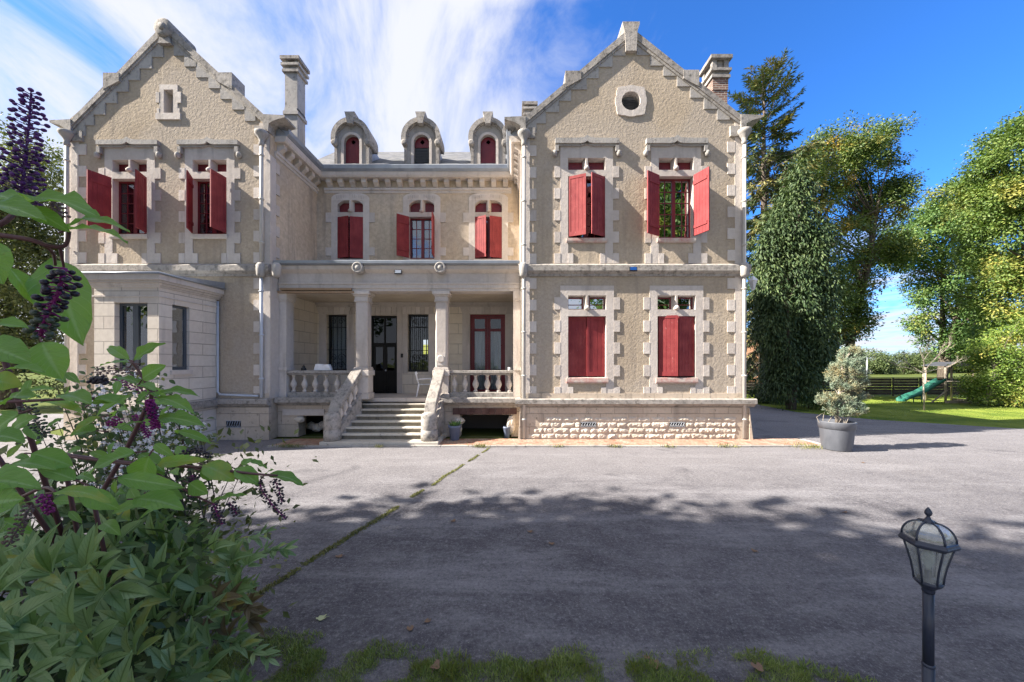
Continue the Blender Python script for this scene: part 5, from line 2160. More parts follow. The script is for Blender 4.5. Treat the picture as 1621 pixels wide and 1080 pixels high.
# ------------------------------------------------------------------ cottage and shed behind the spruce, utility pole
ct = thing('cottage', (20, 22, 0), "small white cottage with a tiled roof glimpsed behind the spruce", "building")
m = Mat('white_render')
WHITE = m.done(m.bsdf(m.mix(m.ramp(m.noise(2, 5, .6), .35, .65), (.60, .58, .54), (.74, .72, .68)), .9, m.bump(m.noise(20), .01, .5)))
m = Mat('terracotta_tiles')
wv = m.n('ShaderNodeTexWave')
m.set(wv.inputs[0], m.co)
wv.inputs['Scale'].default_value = 2.6
wv.inputs['Distortion'].default_value = .4
TILE = m.done(m.bsdf(m.mix(m.ramp(m.noise(5, 6, .7), .35, .7), (.26, .12, .065), (.48, .29, .18)), .9, m.bump(wv.outputs[1], .05, 1)))
q = MB()
q.prism([(20.5, 0), (26.5, 0), (26.5, 3.0), (23.5, 4.9), (20.5, 3.0)], 'x', 17.6, 22.9)
q.build('wall', WHITE, ct)
q = MB()
q.prism([(20.1, 2.78), (23.5, 4.95), (26.9, 2.78), (26.9, 2.92), (23.5, 5.1), (20.1, 2.92)], 'x', 17.3, 23.2)
q.build('roof', TILE, ct)
for xw in (20.4, 21.7):
    q = MB()
    q.box(xw - .45, xw + .45, 20.42, 20.49, 1.2, 2.5)
    w = q.build('window', WHITE, ct)
    q = MB()
    for sgn in (-.21, .21):
        q.box(xw + sgn - .17, xw + sgn + .17, 20.40, 20.419, 1.28, 2.42)
    q.build('pane', GLASS_MIRROR, w)
sh = thing('shed', (21.9, 18.6, 0), "low timber shed with an old orange tiled roof sloping left", "shed")
q = MB()
q.prism([(20.6, 0), (23.0, 0), (23.0, 2.25), (20.6, .95)], 'y', 17.9, 19.6)
q.build('wall', FENCE, sh)
q = MB()
q.prism([(20.2, .82), (23.15, 2.42), (23.15, 2.54), (20.2, .94)], 'y', 17.7, 19.8)
q.build('roof', TILE, sh)
pl = thing('utility_pole', (wx(1374, 40), 40, 0), "thin pale utility pole beyond the fence", "pole")
q = MB()
q.tube([(wx(1374, 40), 40, 0), (wx(1374, 40), 40, 3.35)], [.10, .08], 8)
q.build('shaft', ZINCPIPE, pl)
q = MB()
q.box(wx(1374, 40) - .5, wx(1374, 40) + .5, 39.95, 40.05, 3.1, 3.18)
q.build('crossarm', ZINCPIPE, pl)

# ------------------------------------------------------------------ planter with dwarf blue conifer
PX, PY = 9.19, -1.34
m = Mat('grey_planter_plastic')
POT = m.done(m.bsdf(m.mix(m.ramp(m.noise(3, 5, .65, co=m.mapped((1, 1, .4))), .35, .7), (.080, .086, .102), (.125, .132, .152)), .5, m.bump(m.noise(30), .004, .5), spec=.4))
m = Mat('potting_soil')
SOIL = m.done(m.bsdf(m.mix(m.noise(20), (.03, .022, .016), (.09, .065, .045)), .95, m.bump(m.noise(25, 5, .7), .05, 1)))
pt = thing('planter', (PX, PY, 0), "large tapered grey planter standing on the driveway", "planter")
q = MB()
PK = .76
q.lathe([(r_ * PK, h_) for r_, h_ in [(.43, 0), (.445, .02), (.52, .585), (.525, .60), (.545, .605), (.565, .78), (.565, .80), (.52, .80), (.50, .70)]], (PX, PY, .004), 40)
q.build('pot', POT, pt)
q = MB()
q.lathe([(.001, .74), (.25, .73), (.385, .71)], (PX, PY, 0), 24)
q.build('soil', SOIL, pt)
dc = thing('dwarf_conifer', (PX, PY, .72), "blue green dwarf conifer of uneven shape growing in the grey planter", "plant")
bl = [blob(1352, 568, 19.5, 17.2, PY, 0.31), blob(1341, 585, 25.3, 13.8, PY, 0.35), blob(1322, 599, 14.9, 10.3, PY, 0.26), blob(1362, 596, 17.2, 13.8, PY, 0.29), blob(1338, 611, 18.4, 10.3, PY, 0.33), blob(1366, 609, 11.5, 8.0, PY, 0.22), blob(1310, 634, 17.2, 9.2, PY, 0.29), blob(1334, 636, 20.7, 10.3, PY, 0.33), blob(1369, 629, 16.1, 6.9, PY, 0.26), blob(1352, 646, 19.5, 11.5, PY, 0.33), blob(1328, 650, 17.2, 9.2, PY, 0.29), blob(1350, 625, 13.8, 9.2, PY, 0.28)]
C = crown_points([(np.array((PX + (c_[0] - PX) * .84, c_[1], c_[2])), r_ * np.array((.84, .84, 1.0))) for c_, r_ in bl], 780, .36, 3.2, .55, 7)
n = len(C) * 46
cid = np.repeat(np.arange(len(C)), 46)
ctr = np.array((PX, PY, 1.5))
od = norm_((C - ctr) * np.array([1, 1, .4]) + np.array([0, 0, .35]))
ax = od[cid] * .10 * rng.uniform(-.5, 1, n)[:, None]
A = od[cid] * .6 + rand_unit(n) * .8
P = C[cid] + ax + rng.normal(size=(n, 3)) * .016
L = rng.uniform(.04, .075, n)
V, F = leaves(P, L, L * .20, A, rand_unit(n), .05)
raw_mesh('needles', V, F, BLUE_NEEDLE, dc)
q = MB()
q.tube([(PX, PY, .70), (PX + .05, PY, 1.3), (PX + .16, PY, 2.3), (PX + .2, PY, 2.7)], [.045, .04, .025, .008], 7)
for k in range(70):
    tg = Vector(C[k * 7 % len(C)])
    h_ = min(max(.75, tg.z - .25), 2.4)
    a = Vector((PX + .08 * (h_ - .7), PY, h_))
    q.tube([a, a.lerp(tg, .5) + Vector((0, 0, .03)), tg], [.016, .011, .004], 4, caps=False)
for k in range(9):       # bare dead stems at the rim
    a = random.uniform(0, 6.28)
    p = Vector((PX + .3 * math.cos(a) - .12, PY + .25 * math.sin(a), .72))
    q.tube([p, p + Vector((random.uniform(-.12, .12), 0, .18)), p + Vector((random.uniform(-.2, .2), 0, .30))], [.01, .007, .003], 4, caps=False)
q.build('stems', PALEBARK, dc)

# ------------------------------------------------------------------ porch things
cx, cy = -3.18, 1.75
ch = thing('garden_chair', (cx, cy, 1.24), "white plastic garden chair standing on the porch by the right window", "chair")


def chair_part(name, fn):
    q = MB()
    fn(q)
    q.xf(0, Matrix.Translation((cx, cy, 1.24)) @ Matrix.Rotation(.25, 4, 'Z'))
    return q.build(name, WHITE_PLASTIC, ch, bevel=.006)


def f_seat(q):
    q.prism([(-.24, -.23), (.22, -.25), (.26, -.20), (.26, .20), (.22, .25), (-.24, .23)], 'z', .415, .44)


def f_back(q):
    for i in range(5):
        y = -.19 + i * .095
        q.prism([(-.24, .44), (-.215, .44), (-.335, .84), (-.36, .84)], 'y', y - .033, y + .033)
    q.prism([(-.30, .80), (-.27, .80), (-.30, .90), (-.345, .89), (-.36, .84)], 'y', -.25, .25)
    for s in (-1, 1):
        q.prism([(-.25, .42), (-.205, .42), (-.33, .88), (-.375, .87)], 'y', s * .24 - .025, s * .24 + .025)


chair_part('seat', f_seat)
chair_part('backrest', f_back)
for s in (-1, 1):
    chair_part('armrest', lambda q: (q.prism([(-.31, .63), (.22, .655), (.24, .625), (-.31, .60)], 'y', s * .27 - .035, s * .27 + .035),
                                     q.prism([(.17, .64), (.215, .64), (.25, .42), (.20, .42)], 'y', s * .27 - .02, s * .27 + .02)))
    chair_part('leg', lambda q: q.prism([(.20, .42), (.255, .42), (.285, 0), (.25, 0)], 'y', s * .25 - .025, s * .25 + .025))
    chair_part('leg', lambda q: q.prism([(-.26, .42), (-.20, .42), (-.29, 0), (-.33, 0)], 'y', s * .24 - .025, s * .24 + .025))

m = Mat('blue_pot_glaze')
BLUEPOT = m.done(m.bsdf(m.mix(m.noise(4), (.10, .125, .19), (.17, .20, .28)), .5, spec=.4))
fp = thing('flower_pot', (-1.80, -.20, .035), "blue grey flower pot with small plant at the right of the steps", "flower pot")
q = MB()
q.lathe([(.13, .0), (.14, .01), (.19, .38), (.205, .39), (.21, .46), (.19, .46), (.18, .40), (.001, .40)], (-1.80, -.20, .035), 24)
q.build('pot', BLUEPOT, fp)
n = 60
P = np.array((-1.80, -.20, .44)) + rng.normal(size=(n, 3)) * np.array([.06, .06, .02])
A = rand_unit(n) * .8 + np.array([0, 0, .9])
L = rng.uniform(.10, .26, n)
V, F = leaves(P, L, L * .22, A, rand_unit(n), .1)
o = raw_mesh('flower_pot_plant', V, F, GREEN_MID, None, (-1.80, -.20, .44))
tag(o, "small green leafy plant growing out of the blue grey pot", "plant")
q = MB()
q.lathe([(.085, .0), (.09, .01), (.11, .30), (.12, .31), (.12, .36), (.10, .36), (.095, .30), (.001, .30)], (-.17, .30, .005), 18)
tag(q.build('tall_blue_pot', BLUEPOT, None, (-.17, .30, .0)), "small narrow blue pot at the right end of the cellar opening", "flower pot")
q = MB()
xx = wx(806.5, .6)
q.lathe([(.035, 0), (.04, .005), (.042, .10), (.036, .10), (.034, .02), (.001, .015)], (xx, .62, 2.197), 16)
q.tube([(xx + .04, .62, 2.215), (xx + .068, .62, 2.23), (xx + .068, .62, 2.265), (xx + .04, .62, 2.28)], .006, 6)
tag(q.build('mug', WHITE_PLASTIC, None, (xx, .62, 2.197)), "small white mug standing on the right balustrade", "mug")
xx = wx(478, .6)
q = MB()
q.lathe([(.075, 0), (.085, .02), (.075, .08), (.04, .10), (.05, .12), (.02, .16), (.01, .19)], (xx, .62, 2.197), 14)
tag(q.build('oil_lamp', IRON, None, (xx, .62, 2.197)), "small black lamp standing on the left balustrade", "lamp")
xx = wx(510, .62)
q = MB()
q.prism([(xx - .30, 2.198), (xx + .29, 2.198), (xx + .21, 2.40), (xx + .02, 2.385), (xx - .05, 2.41), (xx - .24, 2.415)], 'y', .56, .70)
q.prism([(xx - .02, 2.386), (xx + .22, 2.402), (xx + .29, 2.21), (xx + .27, 2.20), (xx + .05, 2.36)], 'y', .535, .559)
tag(q.build('folded_sheet', WHITE_PLASTIC, None, (xx, .62, 2.197), bevel=.02), "pale folded sheet lying on the left balustrade", "sheet")


def floodlight(x, y, z, lab):
    f = thing('floodlight', (x, y, z), lab, "floodlight")
    q = MB()
    q.prism([(y - .13, z - .05), (y - .10, z + .07), (y - .05, z + .08), (y - .07, z - .07)], 'x', x - .12, x + .12)
    q.build('body', IRON, f, bevel=.006)
    q = MB()
    q._add([(x - .10, y - .134, z - .04), (x + .10, y - .134, z - .04), (x + .10, y - .107, z + .06), (x - .10, y - .107, z + .06)], [(0, 1, 2, 3)])
    q.build('lens', GLASS_MIRROR, f)
    q = MB()
    q.box(x - .03, x + .03, y - .06, y, z - .02, z + .09)
    q.build('bracket', ZINCPIPE, f)


floodlight(wx(631, .38), .36, wz(431, .38), "small floodlight fixed under the porch gutter between the columns")
floodlight(wx(1003, -.15), -.15, wz(426, -.15), "small floodlight on the string course of the right wing")

# wall lantern on the right flank
lx, ly = 8.05, .55
wlb = thing('wall_lantern', (7.47, ly, 5.3), "white wall lantern on a scroll bracket at the right corner of the house", "lantern")
q = MB()
q.box(7.445, 7.47, ly - .05, ly + .05, 5.15, 5.65)
pts = []
for i in range(24):
    a = -1.2 + i * .28
    r = .17 * (1 - i / 34)
    pts.append((7.80 + r * math.cos(a), ly, 5.50 + r * math.sin(a)))
q.tube(pts, .013, 6)
q.tube([(7.46, ly, 5.22), (7.62, ly, 5.28), (7.85, ly, 5.35), (lx, ly, 5.42), (lx, ly, 5.32)], .015, 6)
q.tube([(7.46, ly, 5.58), (7.60, ly, 5.66), (7.80, ly, 5.68)], .012, 6)
q.build('scroll_bracket', ZINCPIPE, wlb)
q = MB()
q.lathe([(.02, .42), (.05, .40), (.16, .28), (.17, .26), (.14, .26)], (lx, ly, 4.92), 6, smooth=False)
q.lathe([(.075, 0), (.085, .02), (.06, .03), (.03, -.05)], (lx, ly, 4.92), 6, smooth=False)
q.build('cap', WHITE_PLASTIC, wlb)
q = MB()
q.lathe([(.07, .03), (.135, .26)], (lx, ly, 4.92), 6, smooth=False)
q.build('glass_body', CURTAIN, wlb)
# ------------------------------------------------------------------ garden lamp in the foreground
GX, GY = (1470 - 811) * 1.9 / FPX, CY + 1.9
GS = 1.9 / FPX


def gz(py): return CZ + (HY - py) * GS


LAMPM = paint('navy_lamp_enamel', (.020, .026, .045), (.034, .042, .066), .38, .0, .5)
LK = .70
gl = thing('garden_lamp', (GX, GY, 0), "dark hexagonal garden lantern on a round post in the foreground", "lamp")
q = MB()
q.tube([(GX, GY, 0), (GX, GY, gz(1052))], .024, 20)
q.lathe([(r_ * LK, h_) for r_, h_ in [(.0345, -.008), (.037, -.006), (.037, .004), (.032, .008)]], (GX, GY, gz(1052)), 20)
q.tube([(GX, GY, gz(1050)), (GX, GY, gz(938))], .0218, 20)
q.lathe([(r_ * LK, h_) for r_, h_ in [(.09, 0), (.09, .012), (.05, .03), (.036, .06)]], (GX, GY, 0), 20)
q.build('post', LAMPM, gl)
q = MB()
zb, zt = gz(921), gz(861)
q.lathe([(r_ * LK, h_) for r_, h_ in [(.033, -.055), (.036, -.045), (.034, -.035), (.055, -.018), (.073, -.006), (.078, .004), (.070, .008), (.02, .01)]], (GX, GY, zb), 24)
q.build('base_cup', LAMPM, gl)
m = Mat('paled_lamp_glass')  # white diffuse mixed in for the brightness seen through the panes
tr_ = m.n('ShaderNodeBsdfTransparent'); m.set(tr_.inputs[0], (.86, .88, .86))
df_ = m.n('ShaderNodeBsdfDiffuse'); m.set(df_.inputs[0], (.62, .66, .64))
gl_ = m.n('ShaderNodeBsdfGlossy'); gl_.inputs['Roughness'].default_value = .06
m1_ = m.n('ShaderNodeMixShader'); m.set(m1_.inputs[0], m.ramp(m.noise(30, 4, .6), .35, .7, .18, .42)); m.set(m1_.inputs[1], tr_.outputs[0]); m.set(m1_.inputs[2], df_.outputs[0])
m2_ = m.n('ShaderNodeMixShader'); m2_.inputs[0].default_value = .16; m.set(m2_.inputs[1], m1_.outputs[0]); m.set(m2_.inputs[2], gl_.outputs[0])
PALED_GLASS = m.done(m2_.outputs[0])
ROT = math.radians(17)
prof = [(.073, zb), (.077, zb + .035), (.088, zb + .085), (.104, zb + .135), (.126, zt)]


def hexpt(r, z, a): return Vector((GX + LK * r * math.cos(a), GY + LK * r * math.sin(a), z))


q = MB()
for k in range(6):
    a = ROT + k * math.pi / 3
    q.tube([hexpt(r, z, a) for r, z in prof], .0046, 6)
for (r, z) in (prof[0], prof[-1]):
    pts = [hexpt(r, z, ROT + k * math.pi / 3) for k in range(7)]
    q.tube(pts, .0045, 6)
cage = q.build('cage', LAMPM, gl)
for k in range(6):
    a0, a1 = ROT + k * math.pi / 3, ROT + (k + 1) * math.pi / 3
    q = MB()
    b = len(q.v)
    for r, z in prof:
        q.v += [tuple(hexpt(r - .002, z, a0)), tuple(hexpt(r - .002, z, a1))]
    for i in range(len(prof) - 1):
        q.f.append([b + 2 * i, b + 2 * i + 1, b + 2 * i + 3, b + 2 * i + 2]); q.m.append(0); q.sm.append(True)
    q.build('pane', PALED_GLASS, cage, recalc=False)
q = MB()
zr = gz(862)
q.lathe([(r_ * LK, h_) for r_, h_ in [(.126, 0), (.132, -.004), (.152, .006), (.156, .016), (.150, .022), (.146, .030), (.134, .036), (.120, .036), (.118, .0), (.126, 0)]], (GX, GY, zr), 6, smooth=False, rot=ROT)
q.build('rim', LAMPM, gl, bevel=.002)
dome = []
zd = zr + .034
for i in range(9):
    t = i / 8 * math.pi / 2
    dome.append((.030 + .106 * math.cos(t) ** .9 if i < 8 else .030, zd + .082 * math.sin(t)))
q = MB()
for k in range(6):
    a = ROT + k * math.pi / 3
    q.tube([hexpt(r, z, a) for r, z in dome], .0048, 6)
q.lathe([(r_ * LK, h_) for r_, h_ in [(.034, -.006), (.036, .0), (.026, .010), (.016, .016), (.014, .022), (.009, .028), (.012, .032), (.020, .040), (.022, .048), (.018, .058), (.010, .068), (.002, .076)]], (GX, GY, dome[-1][1]), 16)
dm = q.build('dome', LAMPM, gl)
for k in range(6):
    a0, a1 = ROT + k * math.pi / 3, ROT + (k + 1) * math.pi / 3
    q = MB()
    b = len(q.v)
    for r, z in dome:
        for s in range(4):
            a = a0 + (a1 - a0) * s / 3
            k_ = math.cos(math.pi / 6) / math.cos((s / 3 - .5) * math.pi / 3)
            q.v.append(tuple(hexpt((r - .002) * (.35 + .65 * k_), z, a)))
    for i in range(len(dome) - 1):
        for s in range(3):
            q.f.append([b + 4 * i + s, b + 4 * i + s + 1, b + 4 * (i + 1) + s + 1, b + 4 * (i + 1) + s]); q.m.append(0); q.sm.append(True)
    q.build('pane', PALED_GLASS, dm, recalc=False)
q = MB()
q.lathe([(r_ * LK, h_) for r_, h_ in [(.001, 0), (.055, .0), (.058, .008), (.022, .014), (.020, .05), (.012, .055)]], (GX, GY, zb + .01), 14)
q.build('socket', IRON, gl)
m = Mat('bulb_glass')
BULB = m.done(m.bsdf((.52, .56, .50), .15, spec=.5))
q = MB()
q.lathe([(r_ * LK, h_) for r_, h_ in [(.012, .05), (.020, .075), (.034, .10), (.034, .13), (.020, .155), (.002, .16)]], (GX, GY, zb + .01), 14)
q.build('bulb', BULB, gl)

# ------------------------------------------------------------------ fallen leaves, moss, weeds, grass
DRY = leafmat('dry_leaf', (.10, .055, .035), (.18, .11, .07), (.28, .20, .14), trans=.15)
PALE = leafmat('pale_leaf', (.34, .38, .20), (.42, .46, .26), (.48, .50, .32), trans=.2)


def fallen(px, py, size, mat, lab, group=None, lobes=3, z=.006):
    d = FPX * CZ / (py - HY)
    x, y = (px - 811) * d / FPX, CY + d
    q = MB()
    rz = random.uniform(0, 6.28)
    n = 22
    curl = random.uniform(.15, .55)
    pts = []
    for i in range(n):
        a = 2 * math.pi * i / n
        r = size * (.55 + .45 * abs(math.cos(a * lobes / 2)) ** .7) * (1 if abs(a - math.pi) > .3 else .6)
        X, Y = r * math.cos(a), r * math.sin(a) * .8
        Z = curl * (X * X * 1.1 / size + abs(Y) * .5) * .8
        pts.append((X, Y, Z))
    M_ = Matrix.Translation((x, y, z)) @ Matrix.Rotation(rz, 4, 'Z')
    q.v = [tuple(M_ @ Vector(p)) for p in pts] + [tuple(M_ @ Vector((0, 0, 0)))]
    for i in range(n):
        q.f.append([i, (i + 1) % n, n]); q.m.append(0); q.sm.append(True)
    o = q.build('leaf_blade', mat, None, (x, y, 0), recalc=False)
    o.name = 'fallen_leaf'
    q2 = MB()
    p0, p1 = M_ @ Vector((-size * .5, 0, .01)), M_ @ Vector((-size * 1.25, size * .1, .004))
    ORG[o.name] = Vector((x, y, 0))
    q2.tube([p0, p1], .0022, 4)
    q2.build('stalk', mat, o)
    tag(o, lab, "leaf", group)


random.seed(33)
SMALL = "small dry brown leaf lying alone on the dark driveway"
fallen(510, 980, .052, PALE, "pale green maple leaf lying on the dark driveway", None, 5)
fallen(650, 996, .042, DRY, "curled brown leaf in front of the steps, nearer of a close pair")
fallen(677, 985, .036, DRY, "curled pinkish brown leaf, farther of a close pair on the driveway")
for px, py in ((718, 826), (840, 843), (874, 862), (1195, 873), (1338, 812), (1366, 733), (538, 882)):
    fallen(px, py, random.uniform(.035, .052), DRY, SMALL, "scattered dry leaves on the driveway")
fallen(1036, 1056, .060, DRY, "lobed brown oak leaf lying at the grass edge", None, 6, .02)
fallen(1024, 1043, .030, DRY, "small round pinkish leaf above the brown oak leaf", None, 2, .012)
fallen(690, 1062, .050, DRY, "brown curled leaf lying in the grass under the driveway", None, 3, .03)
fallen(1200, 1062, .055, DRY, "brown leaf half hidden in the grass at right", None, 3, .03)

GRASSM = leafmat('grass_blades', (.085, .135, .035), (.21, .28, .075), (.38, .41, .17), accent=(.17, .20, .04), afrac=.1, ascale=3, trans=.3, nscale=2)
MOSSM = leafmat('moss_tufts', (.09, .10, .035), (.18, .185, .06), (.30, .28, .12), trans=.2, nscale=3)

# moss in the long joint of the tarmac
n = 9000
tt = rng.random(n) ** .8
a0, a1 = np.array((-.62, -1.14)), np.array((-3.02, -9.1))
base = a0 + (a1 - a0) * tt[:, None]
perp = np.array((.957, -.29))
dens = np.array([noise.noise(Vector((t_ * 26, 1.7, 0))) for t_ in tt])
dens2 = np.array([noise.noise(Vector((t_ * 7, 9.7, 0))) for t_ in tt])
wid = .010 + .016 * np.clip(dens + .35, 0, 1) + .010 * tt
wob = np.array([noise.noise(Vector((t_ * 14, 4.2, 0))) for t_ in tt]) * .05
keep = (dens + .6 * dens2) > -.42
off = rng.normal(size=n) * wid + wob
P = np.column_stack([base + perp * off[:, None], np.full(n, .001)])[keep]
n = len(P)
A = rand_unit(n) * .8 + np.array([0, 0, .9])
L = rng.uniform(.012, .040, n)
V, F = leaves(P, L, L * .35, A, rand_unit(n), .1)
tag(raw_mesh('moss', V, F, MOSSM), kind='stuff')
# weeds along the kerb
P = []
for (px, w_, k) in ((455, .5, 260), (1285, .55, 300), (760, .25, 160), (975, .2, 90), (1155, .35, 120), (1060, .2, 60), (600, .2, 60), (885, .2, 60)):
    x = wx(px, -1.1)
    for i in range(k):
        P.append((x + random.gauss(0, w_ * .5), -1.12 + random.gauss(0, .05 if px < 1200 else .18), .004))
P = np.array(P)
n = len(P)
A = rand_unit(n) * .6 + np.array([0, 0, 1])
L = rng.uniform(.03, .15, n)
V, F = leaves(P, L, L * .12, A, rand_unit(n), .1)
tag(raw_mesh('weeds', V, F, MOSSM), kind='stuff')

# grass verge at the photographer's feet
EDGE = [(-2.6, -8.35), (-1.9, -8.42), (-1.5, -8.50), (-1.1, -8.56), (-.75, -8.62), (-.45, -8.70), (-.1, -8.66), (.25, -8.64), (.6, -8.60), (1.0, -8.68), (1.5, -8.66), (1.9, -8.60), (2.3, -8.72), (2.9, -9.0), (3.4, -9.4)]


def edge_y(x):
    for (xa, ya), (xb, yb) in zip(EDGE, EDGE[1:]):
        if xa <= x <= xb:
            return ya + (yb - ya) * (x - xa) / (xb - xa)
    return -9.4


P, Ls = [], []
while len(P) < 80000:
    x = random.uniform(-2.6, 3.4)
    y = random.uniform(-9.6, -8.3)
    d = edge_y(x) - .07 - y
    if d < -.05: continue
    k = noise.noise(Vector((x * 3.1, y * 3.1, 0))) + .5 * noise.noise(Vector((x * 9, y * 9, 3)))
    if d < .40 and k < -.06 - d * .5 and random.random() > .16: continue
    if d < .05 and random.random() < .7: continue
    if k < -.35 + random.uniform(-.2, .1): continue
    P.append((x, y, .0))
    Ls.append((.016 + .040 * max(0, k + .3)) * random.uniform(.6, 1.6))
P, L = np.array(P), np.array(Ls)
n = len(P)
A = rand_unit(n) * .75 + np.array([0, 0, 1.0])
V, F = leaves(P, L, np.clip(L * .13, .0025, .007), A, rand_unit(n), .1)
tag(raw_mesh('grass', V, F, GRASSM), kind='stuff')
# ------------------------------------------------------------------ foreground planting at the left
def blade_mat(name, dark, light, back, vein, rough=.42, trans=.35, gloss=.45):
    m = Mat(name)
    geo = m.n('ShaderNodeNewGeometry')
    r = geo.outputs['Random Per Island']
    uv = m.n('ShaderNodeUVMap').outputs[0]
    sp = m.n('ShaderNodeSeparateXYZ')
    m.set(sp.inputs[0], uv)
    u = m.math('ABSOLUTE', m.math('SUBTRACT', sp.outputs[0], .5))
    mid = m.ramp(u, .02, .075, 1, 0)
    # side veins run forward from the midrib
    w = m.math('SINE', m.math('MULTIPLY', m.math('SUBTRACT', sp.outputs[1], m.math('MULTIPLY', u, .55)), 58.0))
    side = m.ramp(w, .86, 1.0, 0, .45)
    c = m.mix(m.math('ADD', m.math('MULTIPLY', r, .7), m.math('MULTIPLY', m.noise(9, 3), .3)), dark, light)
    c = m.mix(m.math('MAXIMUM', m.math('MULTIPLY', mid, .8), side), c, vein)
    c = m.mix(m.ramp(m.noise(60, 3, .6), .66, .72, 0, .45), c, (.12, .09, .03))
    c = m.mix(m.math('MULTIPLY', m.ramp(r, .80, .95, 0, 1), m.ramp(m.noise(14, 4, .6), .40, .62, 0, .9)), c, (.36, .33, .05))
    nrm = m.bump(m.math('ADD', m.math('MULTIPLY', m.math('SUBTRACT', 1.0, side), .6), m.math('MULTIPLY', m.noise(25, 3), .6)), .006, .8)
    p = m.bsdf(c, rough, nrm, spec=gloss)
    tr = m.n('ShaderNodeBsdfTranslucent')
    m.set(tr.inputs[0], m.mix(.75, c, back))
    mx = m.n('ShaderNodeMixShader')
    mx.inputs[0].default_value = trans
    m.set(mx.inputs[1], p)
    m.set(mx.inputs[2], tr.outputs[0])
    return m.done(mx.outputs[0])


POKE = blade_mat('pokeweed_leaf', (.085, .20, .050), (.21, .38, .085), (.36, .68, .05), (.28, .42, .18), .42, .42, .4)
NAND = blade_mat('nandina_leaf', (.09, .175, .07), (.39, .52, .29), (.30, .54, .09), (.05, .11, .035), .42, .30, .4)
NAND_R = blade_mat('bronze_nandina_leaf', (.12, .10, .06), (.22, .17, .11), (.25, .20, .06), (.10, .05, .03), .45, .3)
ABEL = blade_mat('abelia_leaf', (.035, .075, .025), (.09, .14, .05), (.14, .24, .03), (.10, .15, .06), .40, .3)


class LeafMB(MB):
    def __init__(s):
        super().__init__()
        s.uv = []

    def leaf(s, base, tip, width, nrm, bend=.12, fold=.18, wave=.0, shape=.85, nl=9, nw=4):
        base, tip, nrm = Vector(base), Vector(tip), Vector(nrm)
        ax = tip - base
        L = ax.length
        ax.normalize()
        side = nrm.cross(ax)
        if side.length < 1e-4: side = ax.orthogonal()
        side.normalize()
        n = ax.cross(side)
        b = len(s.v)
        ph = random.uniform(0, 6)
        for i in range(nl + 1):
            t = i / nl
            w = width * .5 * (math.sin(math.pi * t ** shape) ** .9 if 0 < t < 1 else 0) + .0008
            cen = base + ax * (L * t) + n * (bend * L * math.sin(math.pi * t))
            for j in range(nw + 1):
                v = j / nw * 2 - 1
                p = cen + side * (w * v) + n * (abs(v) * w * fold * 2 + wave * L * .06 * math.sin(t * 17 + ph + (2 if v > 0 else 0)) * v * v)
                s.v.append(tuple(p))
                s.uv.append((j / nw, t))
        for i in range(nl):
            for j in range(nw):
                a = b + i * (nw + 1) + j
                s.f.append([a, a + 1, a + nw + 2, a + nw + 1]); s.m.append(0); s.sm.append(True)


def P3(px, py, d):
    """point seen at photo pixel (px, py) at distance d in front of the camera plane"""
    return Vector(((px - 811.0) * d / FPX, CY + d, CZ + (HY - py) * d / FPX))


TOCAM = Vector((1.2, -1.0, .25)).normalized()

# ---- pokeweed
pk = thing('pokeweed', (-3.0, -9.1, 0), "tall pokeweed with large soft leaves and purple berry spikes in the left foreground", "plant")
lf = LeafMB()
